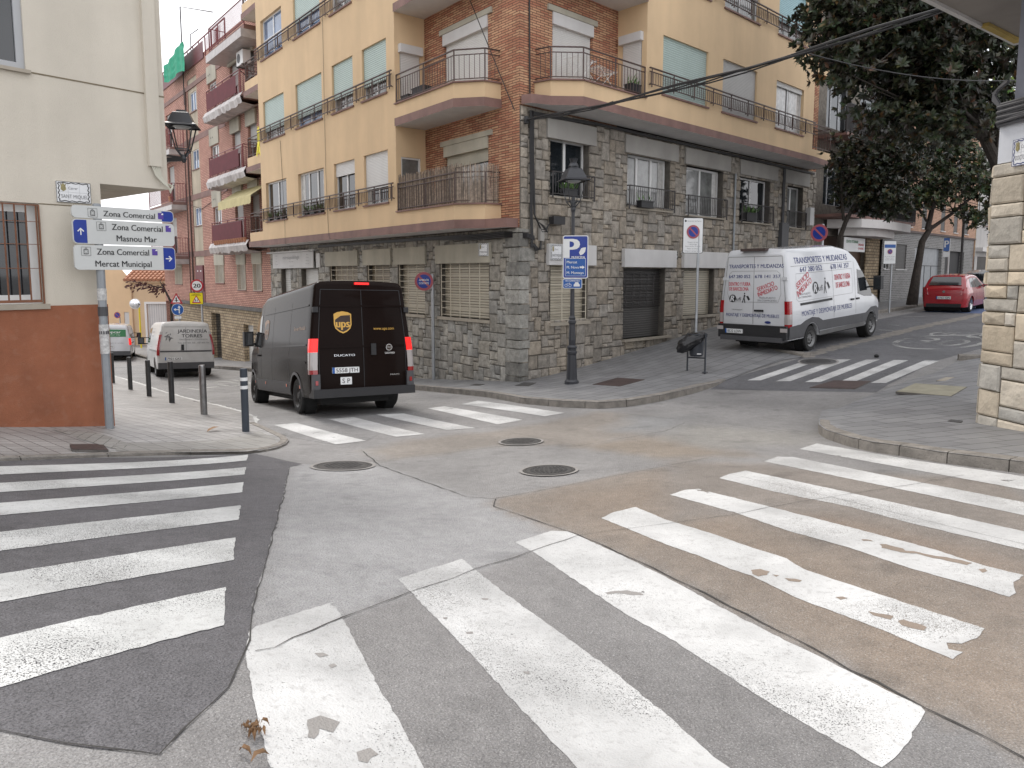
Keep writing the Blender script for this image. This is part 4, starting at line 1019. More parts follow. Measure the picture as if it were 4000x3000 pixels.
# --- corner balconies
def balcony(F, outline, z, gridmat='iron_brown', full=True, par=blk, top=.82, name='balcony'):
    """parapet in yellow render with brown coping and balustrade"""
    b = MB(F); hpar = .39
    ins = [(p[0] + (.1 if i == 0 else .1 * (i > 0)), max(p[1] - .12, 0)) for i, p in enumerate(outline)]
    for p, q in zip(outline, outline[1:]):
        l = math.hypot(q[0] - p[0], q[1] - p[1])
        b.face([F(p[0], p[1], z), F(q[0], q[1], z), F(q[0], q[1], z + hpar), F(p[0], p[1], z + hpar)])
    b.poly([(p[0], p[1]) for p in outline] + [(outline[0][0], 0)], z + hpar)
    o = b.build(name, 'render_yellow', par)
    c = MB(F)
    for p, q in zip(off(outline, .02), off(outline, .02)[1:]): c.bar(F(p[0], p[1], z + hpar + .01), F(q[0], q[1], z + hpar + .01), .06, .035)
    c.build('coping', 'trim_brown', o)
    rl = [(p[0] + .04, max(p[1] - .05, 0.0)) for p in outline]
    rl[0] = (outline[0][0], outline[0][1] - .05)
    railing(o, F, rl, z + hpar, z + hpar + top, gridmat, pitch=.125, lower=.1, upper=.13, posts=rl[:-1] + [((rl[0][0] + rl[1][0]) / 2, rl[0][1])])
    return o
balcs = {}
for z in (1.43, 4.47, 7.62, 10.77):
    balcs['A', z] = balcony(FA, BALA, z)
    if z > 2:
        bb, ss = slab(FA, [(SA, 1.03)] + off(BALA, .03)[1:], z - .22, z, [(SA, 0)]); bb.build('band', 'trim_brown', balcs['A', z]); ss.build('soffit', 'soffit_white', balcs['A', z])
for z in (4.43, 7.56, 10.7):
    balcs['B', z] = balcony(FB, BALB, z)
    if z > 5:
        bb, ss = slab(FB, [(SB, 1.03)] + off(BALB, .03)[1:], z - .22, z, [(SB, 0)]); bb.build('band', 'trim_brown', balcs['B', z]); ss.build('soffit', 'soffit_white', balcs['B', z])
# --- doors on the corner balconies
def baldoor(F, w, o=0., n=2, shut=1., sm='shutter_white', box=True, lintel=True, depth=.18, gm='interior_grey'):
    t0, t1, z0, z1 = w
    d = window(blk, F, t0, t1, z0, z1, o, depth=depth, n=n, shut=shut, smat=sm, sill=None, gmat=gm, name='balcony_door')
    if box:
        b = MB(F); b.box(t0 - .01, t1 + .01, o - depth + .02, o + .04, z1 - .3, z1 - .002); b.build('shutter_box', 'panel_cream' if lintel == 2 else 'panel_white', d)
    if lintel:
        b = MB(F); b.box(t0 - .2, t1 + .15, o - .0, o + .06, z1 + .003, z1 + .14); b.build('lintel', 'panel_cream', d)
baldoor(FA, opAb[0], shut=.28, sm='panel_cream', lintel=2); baldoor(FA, opAb[1], shut=.98)
baldoor(FA, opAb[2], shut=.98); baldoor(FA, opAb[3], shut=.5)
for w in opBb: baldoor(FB, w, n=1, shut=.99)
for F_, zz_, sm in ((ys, (1.95, 3.42), None), (ys, (4.85, 6.35), 1), (ys, (8.0, 9.5), 1), (ysB, (4.85, 6.4), 1), (ysB, (8.0, 9.5), 1)):
    d = window(blk, F_, .17, .83, zz_[0], zz_[1], 0, depth=.1, n=1, shut=.97 if sm else 0, smat='shutter_white', sill=None, name='side_window', gmat='interior_grey')
    if sm:
        b = MB(F_); b.box(.13, .88, -.05, .14, zz_[1] - .03, zz_[1] + .2); b.build('shutter_box', 'panel_white', d)
# --- windows of the yellow bays
spec = {0: [(0, 'shutter_white', .68), (1, 'shutter_white', .28), (2, None, 0), (3, None, 0)], 1: [(0, 'shutter_green', .72)] * 4, 2: [(0, 'shutter_green', .3)] * 4, 3: [(0, 'shutter_green', .5)] * 4}
for r, (z0, z1) in enumerate(rows):
    for c, (a, b) in enumerate(wA_t):
        _, sm, fr_ = spec[r][c]
        if r == 1: fr_ = (.74, .72, .78, .76)[c]
        if r == 2: fr_ = (.4, .35, .62, 0)[c]; sm = 'shutter_green'
        if fr_ == 0: sm = None
        gm = 'glass_dark' if r == 0 else ('glass_blue' if (r, c) in ((1, 2), (2, 2), (2, 3)) else 'interior_grey')
        window(blk, FA, a, b, z0, z1, 1.0, depth=.17, n=3 if (r == 0 and c == 2) else 2, shut=fr_, smat=sm or 'shutter_green', gmat=gm, rows=2 if r == 2 and c > 1 else 1, curtain=.13 if (r, c) in ((0, 2), (0, 0)) else 0, sill='trim_brown', sproj=.05)
for r, (z0, z1) in enumerate(rowsB):
    for c, (a, b) in enumerate(wB_t):
        sm, fr_ = [('shutter_green', .97), ('shutter_grey', .97), ('shutter_white', .1)][c] if r == 0 else [('shutter_blue', .6), ('shutter_grey', .55), ('shutter_blue', .7)][c]
        window(blk, FB, a, b, z0, z1, 1.0, depth=.17, n=2, shut=fr_, smat=sm, gmat='interior_grey' if c < 2 or r else 'glass_dark', curtain=.42 if (r, c) == (0, 2) else 0, sill='trim_brown', sproj=.05)
# --- continuous rail in front of the windows
for F_, ts, rr, zt in ((FA, (SA + .02, 15.45), rows, .45), (FB, (SB + .02, 14.24), rowsB, .48)):
    for z0, z1 in rr:
        P = [(ts[0], 1.1), (ts[1], 1.1)]; mm = MB(F_); zr = z0 + .5 if F_ is FA else z0 + .56
        for dz in (0, -.1, -.42): mm.bar(F_(P[0][0], 1.1, zr + dz), F_(P[1][0], 1.1, zr + dz), .05 if dz == 0 else .03, .03 if dz == 0 else .022)
        t = ts[0] + .05
        while t < ts[1]:
            mm.bar(F_(t, 1.1, zr - .42 if int((t - ts[0]) / .115) % 1 == 0 else zr), F_(t, 1.1, zr - .1), .014); t += .115
        for t in np.arange(ts[0] + .1, ts[1], 1.05): mm.bar(F_(t, 1.1, zr), F_(t, 1.1, zr - .5), .03); mm.bar(F_(t, 1.1, zr - .42), F_(t, 1.0, zr - .42), .02)
        mm.build('window_rail', 'iron_brown', blk)
# --- small balconies at the far ends
for z in (1.43, 4.57, 7.7, 10.85):
    par = MB(FA)
    for p, q in (((17.3, 0), (17.3, .9)), ((17.3, .9), (15.45, .9))): par.face([FA(p[0], p[1], z), FA(q[0], q[1], z), FA(q[0], q[1], z + .38), FA(p[0], p[1], z + .38)])
    par.poly([(17.3, 0), (17.3, .9), (15.46, .9), (15.46, 0)], z + .38)
    o = par.build('balcony', 'render_yellow', blk)
    railing(o, FA, [(17.25, .05), (17.25, .86), (15.5, .86)], z + .38, z + 1.2, 'iron_brown', lower=.1, upper=.13)
    if z > 2:
        bb, ss = slab(FA, [(17.35, .0), (17.35, .95), (15.46, .95)], z - .22, z, [(15.46, 0)]); bb.build('band', 'trim_brown', o); ss.build('soffit', 'soffit_white', o)
for z in (4.43, 7.56):
    par = MB(FB)
    for p, q in (((16.2, 0), (16.2, .9)), ((16.2, .9), (14.24, .9))): par.face([FB(p[0], p[1], z), FB(q[0], q[1], z), FB(q[0], q[1], z + .3), FB(p[0], p[1], z + .3)])
    par.poly([(16.2, 0), (16.2, .9), (14.25, .9), (14.25, 0)], z + .3)
    o = par.build('balcony', 'render_yellow', blk)
    railing(o, FB, [(16.15, .05), (16.15, .86), (14.3, .86)], z + .3, z + 1.25, 'iron_brown', lower=.1, upper=.13)
# --- shop front and panels over the ground-floor openings of side A
for a, b in ((1.13, 3.82), (4.38, 6.31), (6.5, 8.44), (8.84, 11.51)):
    m = MB(FA); m.box(a, b, .03, .1, .335, .86); m.build('panel', 'panel_cream', blk, bevel=.008)
for a, b in ((.93, 2.84), (4.12, 6.78), (7.21, 9.93), (11.9, 13.6)):
    m = MB(FB); m.box(a, b, .04, .16, .27, .82) if a < 4 else m.box(a, b, .04, .16, .24, .77); m.build('panel', 'panel_white', blk, bevel=.008)
for a, b in ((.92, 2.86), (4.17, 6.85), (7.26, 10.03), (10.7, 13.47), (14.1, 16.2)):
    m = MB(FB); m.box(a, b, .03, .1, 3.53, 4.03); m.build('panel', 'panel_grey', blk, bevel=.008)
def louvre(F, w, mat, cols=2, grille=True, gm='iron_cream', depth=.2, gfrac=1.0, o=0.):
    a, b, c, d = w
    mm = MB(F); mm.box(a, b, o - depth, o - depth + .03, c, d); l = mm.build('louvre_shutter', mat, blk)
    mm = MB(F); mm.box(a - .06, b + .06, o - .1, o + .1, c - .09, c - .005); mm.build('sill', 'sill_stone', l)
    if grille:
        mm = MB(F)
        n = max(2, int((b - a) * gfrac / .42)); be = a + (b - a)
        for k in range(n + 1): t = a + .02 + (b - a - .04) * k / n; mm.bar(F(t, o - .02, c), F(t, o - .02, d), .025)
        k = 0; zz_ = c + .06
        while zz_ < d: mm.bar(F(a, o - .02, zz_), F(b, o - .02, zz_), .016); zz_ += .19
        mm.build('grille', gm, l)
louvre(FA, opA[0], 'louvre_beige'); louvre(FA, opA[1], 'louvre_beige'); louvre(FA, opA[2], 'louvre_brown', gm='iron_cream'); louvre(FA, opA[3], 'louvre_brown')
louvre(FB, opB1[0], 'louvre_beige'); louvre(FB, opB1[2], 'louvre_beige', grille=False)
for w in (opA[4], opA[5]):
    mm = MB(FA); mm.box(w[0], w[1], -.2, -.16, w[2], w[3]); mm.build('roller_shutter', 'corrugated_white', blk)
# garage-like steel shutter door of the side street
w = opB1[1]; mm = MB(FB); mm.box(w[0], w[1], -.24, -.2, w[2], w[3]); dr = mm.build('roller_shutter', 'shutter_steel', blk)
mm = MB(FB)
for k in range(12):
    zz_ = -.95 + k * .1
    if zz_ < .1: mm.bar(FB(w[0], -.15, zz_), FB(w[1], -.15, zz_), .02)
for k in range(1, 6): t = w[0] + (w[1] - w[0]) * k / 6; mm.bar(FB(t, -.15, -.95), FB(t, -.15, .1), .02)
mm.build('grille', 'iron_dark', dr)
mm = MB(FB); mm.box(w[0] - .05, w[1] + .25, -.25, .16, -1.97, -1.9); mm.build('doorstep', 'sill_stone', dr)
# first-floor windows in the stone wall with their little railings
for i, w in enumerate(opB2):
    a, b, c, d = w
    wn = window(blk, FB, a, b - .0, c, d, 0, depth=.24, n=(2, 3, 2, 2, 2)[i], shut=0, gmat=['glass_dark', 'interior_grey', 'interior_grey', 'glass_dark', 'interior_grey'][i], sill='sill_stone', sproj=.12, fw=.06, curtain=.12 if i in (1, 2) else 0)
    railing(wn, FB, [(a - .02, .0), (a - .02, .15), (b + .1, .15), (b + .1, 0)], c, c + .62, 'iron_dark', pitch=.1, lower=.06)
# --- shop sign panel
SF = Fr(FA(16.8, .14), -dA, Vector((0, 0, 1)), nA)   # a to the right, b up, c outward
m = MB(SF); m.box(0, 4.3, .29, .92, -.04, .0); sg = m.build('shop_sign', 'panel_white', blk, bevel=.01)
m = MB(SF); put_text(m, 'mireia', 1.55, .735, .14, .004, width=.75, bold=-.004); put_text(m, 'podologia', 2.45, .735, .14, .004, width=1.0, bold=.012); m.build('lettering', 'ink_grey', sg)
m = MB(SF)
for k, y in enumerate((.82, .7, .58, .46)):
    put_text(m, ('Quiropodia', 'Ortesis', 'Plantilles', 'Estudi petjada')[k], .45, y, .035, .004, bold=0); put_text(m, ('Papil·lomes', 'Reflexologia', 'Reconstruccio', 'Podologia infantil')[k], 3.75, y, .035, .004, bold=0)
put_text(m, 'Mireia Pou Casanet', 2.1, .56, .04, .004, bold=0); put_text(m, 'Carrer Tomas Vives', 2.1, .38, .04, .004, bold=0)
m.build('small_lettering', 'ink_grey', sg)
m = MB(FA); m.box(12.3, 17.35, .0, .2, .93, .99); m.box(12.0, 12.35, .03, .09, .3, .84); m.build('shutter_rail', 'panel_white', blk)
# downpipes, ducts, cables lying on the building
m = MB(FB); m.tube([FB(10.35, .1, 3.5), FB(10.35, .1, -1.5)], .035); m.build('downpipe', 'pole_paint', blk)
m = MB(FB); m.tube([FB(13.95, .1, 4.1), FB(13.95, .1, .2)], .06); m.box(13.75, 14.3, .04, .2, 1.0, 2.0); m.build('cable_duct', 'plastic_grey', blk)
m = MB(FA)
for t in (9.12,): m.tube([FA(t, 1.02, 9.2), FA(t + .06, 1.02, 3.5), FA(t - .03, 1.02, 1.5), FA(t - .2, 1.07, 1.25), FA(t - .7, .7, 1.12)], .006, 4)
m.tube([FA(13.2, 1.02, 5.1), FA(13.0, 1.02, 2.0), FA(12.9, 1.07, 1.2), FA(12.3, .3, .92), FA(11.3, .3, .95)], .007, 4)
m.tube([FA(4.4, 1.02, 12), FA(3.0, .3, 9.3), FA(.15, .05, 4.1)], .012, 5)
m.tube([FB(.28, .03, 12), FB(.3, .03, 7), FB(.33, .03, 4.4)], .02, 5)
m.build('wall_cable', 'cable_black', blk)
# house number
NF = Fr(FB(6.86, .07, .62), dB, Vector((0, 0, 1)), nB)
m = MB(NF); m.box(-.075, .075, -.13, .13, 0, .015); nn = m.build('house_number', 'ink_black', blk); m = MB(NF); put_text(m, '5', 0, 0, .16, .018, bold=.03); m.build('lettering', 'sign_white', nn)

# ================================================================ red brick block down the street
red = empty('apartment_building', FA(24, 0, -4.4), 'red brick block of flats with dark red balconies and plastic sheeting under them', 'building')
RT = 11.55
opR = []
for z in (-.7 - 3.13, -.7, 2.43, 5.56, 8.69):
    pass
RD = [(18.6, 19.75), (20.8, 21.98)]
for z in (1.42, 4.55, 7.68):
    opR += [(a, b, z, z + 2.3) for a, b in RD] + [(24.15, 25.5, z + 1.12, z + 2.25 - .15)]
opR += [(18.6, 19.69, -.72, .53), (20.8, 21.95, -.72, .53), (24.1, 25.55, -.4, .53), (32.3, 33.85, -.55, .53)]
opRs = [(27.85, 29.05, 2.75, 3.75), (27.85, 29.05, 5.85, 6.9), (27.85, 29.05, 8.95, 10.0)]
far = [(33.0, 34.4, z, z + 2.2) for z in (1.3, 4.4, 7.5)]
m = MB(FA); wall(m, 17.42, 27.6, -1.65, RT, 0, [w for w in opR if w[0] < 27.6], .25); wall(m, 29.35, 36.6, -1.65, RT, 0, [w for w in opR if w[0] > 29.35] + far, .25)
wall(m, 27.6, 29.35, RT - .8, RT, 0, [], .2)
m.q([(36.6, 0, -6), (36.6, -9, -6), (36.6, -9, RT), (36.6, 0, RT)], 0)
m.build('brick_wall', 'brick_red', red)
m = MB(FA); wall(m, 27.6, 29.35, -.4, RT - .8, -.03, opRs, .15); m.build('stair_wall', 'wall_beige_strip', red)
m = MB(FA); m.box(27.6, 29.3, -.1, .02, -1.6, -.4); m.box(27.75, 29.2, -.02, .06, -.9, .55); mb_ = m.build('meter_cabinet', 'sheet_red', red)
m = MB(FA); [m.box(a, a + .22, .062, .066, z_, z_ + .07) for a, z_ in ((28.0, .2), (28.6, .2), (28.0, -.5))]; m.build('label_plate', 'sign_white', mb_)
for w in opR:
    a, b, c, d = w
    if d - c > 2: window(red, FA, a, b, c, d, 0, depth=.22, n=2, shut=.45, smat='shutter_grey', gmat='glass_dark', sill=None, name='balcony_door')
    elif c < 0:
        wn = window(red, FA, a, b, c, d, 0, depth=.2, n=2, gmat='curtain', sill='brick_red' if 0 else 'trim_brown')
        railing(wn, FA, [(a, .02), (b, .02)], c, d, 'iron_cream', pitch=.13, lower=.02, name='grille', bw=.022)
    else: window(red, FA, a, b, c, d, 0, depth=.15, n=2, gmat='interior_grey', sill='trim_brown')
for w in opRs: window(red, FA, *w, -.03, depth=.1, n=2, gmat='glass_blue', sill='trim_brown')
for w in far: window(red, FA, *w, 0, depth=.2, n=2, shut=.5, smat='shutter_grey', sill=None, name='balcony_door')
def rbox(nm, mt, *v): m = MB(FA); m.box(*v); return m.build(nm, mt, red)
for z in (1.42, 4.55, 7.68):
    pn = rbox('panel', 'panel_cream', 24.05, 25.6, .003, .05, z + 2.12, z + 2.95)
    for a, b in RD: rbox('panel', 'panel_cream', a - .08, b + .08, .003, .1, z + 2.2, z + 2.85)
    for s in (0, .28): k = MB(Fr(FA(25.25 - s, .055, z + 2.5), -dA, Vector((0, 0, 1)), nA)); k.prism(disc(.045, 10, 0, 0), 0, .004); k.build('vent_hole', 'ink_black', pn)
for a, b in ((18.5, 19.8), (20.7, 22.05), (24.0, 25.65), (32.2, 33.95)): rbox('panel', 'panel_cream', a, b, .003, .05, .535, 1.1)
rbox('string_course', 'trim_brown', 17.45, 36.6, -.02, .04, 10.2, 10.45)
for z in (1.05, 4.2, 7.3): rbox('string_course', 'trim_brown', 22.95, 36.5, .003, .02, z, z + .3)
m = MB(FA); m.face([FA(17.4, .0, RT), FA(36.6, 0, RT), FA(36.6, -9, RT), FA(17.4, -9, RT)]); m.face([FA(17.5, -.3, -5), FA(36.5, -.3, -5), FA(36.5, -.3, RT), FA(17.5, -.3, RT)]); m.build('roof', 'trim_brown', red)  # roof, plus an unseen upright sheet added inside to block the sky
# balconies with sheet-metal fronts and plastic film
def redbalc(z, t0=18.0, t1=22.9, film=True, sheet=True):
    o1 = .85
    b = MB(FA); b.box(t0 - .35, t1, 0.01, o1, z - .17, z); o = b.build('balcony', 'trim_brown', red)
    railing(o, FA, [(t0, .02), (t0, o1), (t1, o1), (t1, .02)], z, z + 1.12, 'iron_red', pitch=.13, lower=.18, upper=.12, posts=[(t0, .02), (t0, o1), ((t0 + t1) / 2, o1), (t0 + (t1 - t0) * .75, o1), (t1, o1)])
    if sheet:
        b = MB(FA); n = int((t1 - t0 - .5) / .1)
        for k in range(n):
            a = t0 + .5 + k * .1; b.face([FA(a, o1 + .03, z + .22), FA(a + .05, o1 + .05, z + .22), FA(a + .05, o1 + .05, z + .98), FA(a, o1 + .03, z + .98)]); b.face([FA(a + .05, o1 + .05, z + .22), FA(a + .1, o1 + .03, z + .22), FA(a + .1, o1 + .03, z + .98), FA(a + .05, o1 + .05, z + .98)])
        b.build('front_sheet', 'sheet_red', o)
    if film:
        b = MB(FA); rnd = random.Random(int(z * 10)); n = 30; L_ = []
        for k in range(n + 1):
            t = t0 - .5 + (t1 - t0 + .7) * k / n
            sag = rnd.uniform(.0, .12); bul = rnd.uniform(.0, .08)
            L_.append([FA(t, o1 + .03 + bul * .4, z + .12), FA(t, o1 + .12 + bul, z - .1), FA(t, o1 + .05 + bul, z - .3 - sag), FA(t, .45, z - .36 - sag), FA(t, .05, z - .25)])
        for p, q in zip(L_, L_[1:]):
            for a in range(4): b.face([p[a], q[a], q[a + 1], p[a + 1]], smooth=True)
        b.build('plastic_film', 'plastic_film', o)
    return o
for z in (1.42, 4.55, 7.68): redbalc(z)
ot = MB(FA); ot.box(17.45, 22.4, .01, .8, 10.35, 10.55); ob = ot.build('balcony', 'trim_brown', red)
railing(ob, FA, [(17.45, .78), (22.4, .78), (22.4, .02)], 10.55, 11.6, 'iron_red', pitch=.12, lower=.1)
b = MB(FA); b.box(17.4, 22.45, .0, .95, 10.0, 10.34); b.build('plastic_film', 'plastic_film', ob, bevel=.06)
for z in (1.1, 4.2, 7.3):
    b = MB(FA); b.box(30.6, 36.3, .01, .75, z - .17, z); o = b.build('balcony', 'trim_brown', red)
    railing(o, FA, [(30.6, .02), (30.6, .75), (36.3, .75)], z, z + 1.05, 'iron_red', pitch=.14, lower=.1)
    b = MB(FA); b.box(30.45, 36.4, .0, .85, z - .45, z - .175); b.build('plastic_film', 'plastic_film', o, bevel=.05)
# roof terrace railing, green netting, aerial mast and roof hut
m = MB(FA)
m.bar(FA(22.4, .02, RT + .72), FA(36.6, .02, RT + .72), .05)
for t in np.arange(22.4, 36.6, 1.1): m.bar(FA(t, .02, RT - .3), FA(t, .02, RT + .72), .04)
for t in np.arange(22.5, 25.8, .14): m.bar(FA(t, .02, RT - .1), FA(t, .02, RT + .6), .016)
m.build('terrace_railing', 'iron_red', red)
m = MB(FA); m.box(26.0, 36.6, .03, .05, RT - .3, RT + .55); m.build('terrace_sheet', 'sheet_red', red)
m = MB(FA); m.tube([FA(29.7, .1, 9.5), FA(29.7, .1, 14.8), FA(25.3, -.3, 13.4)], .035, 6); m.tube([FA(28.7, -.1, RT), FA(28.7, -.1, 13.1), FA(27.2, -.1, 13.0)], .025, 6); m.build('aerial_pole', 'iron_dark', red)
m = MB(FA); m.box(17.6, 22.9, -6, -1.6, RT, RT + 2.4); m.box(17.5, 19.6, -2.2, -1.0, RT, RT + 3.6); m.build('roof_hut', 'wall_offwhite', red)
m = MB(FA); rnd = random.Random(2); g = {}
for i in range(13):
    for j in range(9):
        t = 27.7 + i * .36; g[i, j] = FA(t, .5 + .05 * rnd.random() + .04 * math.sin(i * 1.7), 12.35 - (j * (.19 - .006 * i)) + .02 * rnd.random() - .02 * i + .12 * math.sin(i * .5))
for i in range(12):
    for j in range(8): m.face([g[i, j], g[i + 1, j], g[i + 1, j + 1], g[i, j + 1]], smooth=True)
tag(m.build('green_netting', 'netting_green'), 'green shade netting hung below the roof edge of the red brick block', 'netting')
# pipes, lamp and awning
m = MB(FA); m.tube([FA(29.6, .08, 10.2), FA(29.6, .08, -1.5)], .05, 6); m.tube([FA(30.3, .06, 7), FA(30.3, .06, -1.5)], .03, 5); m.tube([FA(22.95, .03, 4.2), FA(27.5, .03, 3.6), FA(31.5, .05, 4.3)], .015, 5); m.build('downpipe', 'iron_brown', red)
m = MB(FA); rnd = random.Random(5)
for i in range(24):
    a = 16.9 + i * .19; b_ = a + .19
    zf = lambda t: 3.42 - .0 * t
    lo = lambda k: 3.0 - .06 * abs(math.sin(k * 1.3))
    m.face([FA(a, .1, 3.98), FA(b_, .1, 3.98), FA(b_, .95, 3.4), FA(a, .95, 3.4)]); m.face([FA(a, .95, 3.4), FA(b_, .95, 3.4), FA(b_, .97, lo(i + 1) + .08), FA(a, .97, lo(i) + .08)])
tag(m.build('awning', 'awning_yellow', red))
# air conditioner hanging on the wall
ac = empty('air_conditioner', FA(19.0, .4, 9.6), 'white air conditioning unit bracketed to the red brick wall under the top balcony', 'air conditioner')
m = MB(FA); m.box(18.75, 19.6, .1, .45, 9.3, 9.9); m.build('housing', 'frame_white', ac, bevel=.02)
ff = Fr(FA(19.3, .452, 9.6), -dA, Vector((0, 0, 1)), nA)
m = MB(ff); m.prism(disc(.2, 20), 0, .01); m.build('fan_grille', 'plastic_grey', ac)
m = MB(FA); m.bar(FA(18.8, 0, 9.27), FA(18.8, .5, 9.27), .04); m.bar(FA(19.5, 0, 9.27), FA(19.5, .5, 9.27), .04); m.bar(FA(18.8, 0, 8.9), FA(18.8, .45, 9.25), .03); m.bar(FA(19.5, 0, 8.9), FA(19.5, .45, 9.25), .03); m.build('bracket', 'iron_dark', ac)

# beige stone retaining wall below the red block
rw = empty('stone_wall', FA(24, .1, -4), 'beige stone wall with a garage opening below the red brick block', 'wall')
opg = [(19.6, 21.0, -6, -2.35), (24.6, 26.2, -6, -2.0)]
m = MB(FA); wall(m, 17.42, 34, -7, -1.66, .14, opg, .35); m.q([(34, .14, -7), (34, -4, -7), (34, -4, -1.66), (34, .14, -1.66)], 0); m.build('masonry', 'rubble_beige', rw)
m = MB(FA); m.box(17.42, 34.1, -.2, .3, -1.655, -1.5); m.build('coping', 'kerb_dark', rw)
m = MB(FA); m.box(19.6, 21.0, -.15, -.1, -6, -2.35); m.build('slatted_door', 'corrugated_white', rw)
m = MB(FA); m.box(24.6, 26.2, -.15, -.1, -6, -2.0); m.build('opening', 'glass_dark', rw)

# ================================================================ pale yellow house that closes the left street
Yh = 52.
def hp(px, py, Y=Yh): return at(px, py, Y)
ph = empty('house', hp(500, 1330), 'pale yellow house with clay tile roof and garage door at the end of the street', 'house')
x0, x1 = hp(507, 1100).x, hp(680, 1100).x; ze = hp(507, 1096).z; zb_ = -7
HF = Fr((0, Yh, 0), (1, 0, 0), (0, -1, 0))
gd = (hp(568, 1100).x, hp(648, 1100).x, zb_, hp(568, 1187).z)
m = MB(HF); wall(m, x0, x1 + 3, zb_, ze, 0, [gd], .15); m.build('wall', 'wall_pinkish', ph)
m = MB(HF); m.box(gd[0], gd[1], -.13, -.08, gd[2], gd[3]); g_ = m.build('garage_door', 'panel_white', ph)
m = MB(HF)
for k in range(1, 9): t = gd[0] + (gd[1] - gd[0]) * k / 9; m.box(t - .015, t + .015, -.08, -.07, gd[2], gd[3])
m.build('ribs', 'frame_grey', g_)
m = MB(HF); m.box(gd[0] - .15, gd[0], 0, .05, gd[2], gd[3] + .15); m.box(gd[0], gd[1] + .2, 0, .05, gd[3], gd[3] + .15); m.build('door_surround', 'frame_white', ph)
# gable wall to the left, standing further back
xg0, xg1 = hp(400, 1100).x - 6, x0
m = MB(HF); wall(m, xg0, xg1, zb_, ze, -.2, [(hp(471, 1100).x, hp(491, 1100).x, zb_, hp(480, 1220).z)], .15)
gp = hp(440, 1030); m.face([HF(xg1, -.2, ze), HF(xg1 - 1.2, -.2, gp.z + .3), HF(xg0 + .5, -.2, gp.z + 2.2), HF(xg0, -.2, ze)]); m.build('gable_wall', 'wall_pale_yellow', ph)
m = MB(HF); m.box(hp(471, 1100).x, hp(491, 1100).x, -.3, -.25, zb_, hp(480, 1220).z); m.build('door', 'panel_white', ph)
# tiled roof: rows of half-round tiles
m = MB(HF); rz = 1.35
m.face([HF(x0 - .3, .35, ze - .02), HF(x1 + 3, .35, ze - .02), HF(x1 + 3, -4.0, ze + rz), HF(x0 - 1.2, -4.0, ze + rz)])
nr, nc = 9, 22
for c in range(nc):
    for r in range(nr):
        f0, f1 = r / nr, (r + 1.08) / nr
        xa = (x0 - .3 - .9 * f0) + (x1 + 3.3 - x0 + .9 * f0) * (c + .5) / nc; xb = (x0 - .3 - .9 * f1) + (x1 + 3.3 - x0 + .9 * f1) * (c + .5) / nc
        p0 = HF(xa, .4 - 4.4 * f0, ze + rz * f0 + .05); p1 = HF(xb, .4 - 4.4 * f1, ze + rz * f1 + .02)
        v = random.uniform(.6, 1.35); m.col = (.42 * v, .23 * v, .15 * v); m.tube([p0, p1], [.13, .10], 6)
m.build('roof', 'bark' if 0 else 'terracotta', ph, color=True)
m = MB(HF); m.box(x0 - .1, x1 + 3, .0, .3, ze - .14, ze - .03); m.tube([HF(x0 + .1, .08, ze), HF(x0 + .1, .08, zb_)], .05, 6); m.build('eaves_gutter', 'wall_pinkish', ph)
# buildings further left, seen as slivers
fb = empty('house', hp(300, 1330, 60), 'cream house behind the far end of the left street', 'house')
m = MB(Fr((0, 60, 0), (1, 0, 0), (0, -1, 0))); wall(m, at(150, 1100, 60).x, at(446, 1100, 60).x, -8, at(420, 1062, 60).z, 0, [(at(425, 1, 60).x, at(440, 1, 60).x, at(1, 1150, 60).z, at(1, 1110, 60).z)], .2); m.build('wall', 'wall_offwhite', fb)
m = MB(Fr((0, 60, 0), (1, 0, 0), (0, -1, 0))); m.box(at(150, 1100, 60).x, at(450, 1100, 60).x, -.5, .3, at(420, 1062, 60).z, at(420, 1062, 60).z + .3); m.build('roof', 'terracotta', fb)

# ================================================================ cream and rust coloured building on the left
CL = Vector((-6.413, 11.359, 0)); dL = Vector((.6488, .761, 0)).normalized(); nL = Vector((.761, -.6488, 0)).normalized()
FL = Fr(CL, dL, nL)
lb = empty('corner_building', (CL.x - 1, CL.y, -2.5), 'cream building with rust red lower wall and an upper storey jutting over the corner', 'building')
ext = Vector((-.78, .62, 0)).normalized()
SFt = 1.417
m = MB(FL); wall(m, -7, 0, -.455, SFt, 0, [(-2.3, -.853, -.42, 1.05)], .22)
wall(m, -7, 1.05, SFt, 9, 0, [(-2.4, -.9, 2.93, 4.6)], .14)
p0, p1 = CL.copy(), CL + ext * 16.0; q0, q1 = FL(1.05, 0), FL(1.05, 0) + ext * 4.1
m.face([p0 + Vector((0, 0, -.455)), p1 + Vector((0, 0, -.455)), p1 + Vector((0, 0, SFt)), p0 + Vector((0, 0, SFt))])
m.face([q0 + Vector((0, 0, SFt)), q1 + Vector((0, 0, SFt)), q1 + Vector((0, 0, 9)), q0 + Vector((0, 0, 9))])
m.face([p0 + Vector((0, 0, SFt)), q0 + Vector((0, 0, SFt)), q1 + Vector((0, 0, SFt)), p0 + ext * 4.3 + Vector((0, 0, SFt))])
m.face([q1 + Vector((0, 0, SFt)), q1 + Vector((0, 0, 9)), p0 + ext * 4.3 + Vector((0, 0, 9)), p0 + ext * 4.3 + Vector((0, 0, SFt))])
m.face([p0 + ext * 4.2 + Vector((0, 0, SFt)), p1 + Vector((0, 0, SFt)), p1 + Vector((0, 0, 9)), p0 + ext * 4.2 + Vector((0, 0, 9))]); m.build('upper_wall', 'wall_cream', lb)
m = MB(FL); m.box(-7, .012, -.02, .012, -4, -.455); e1 = Fr(CL, ext, nL)
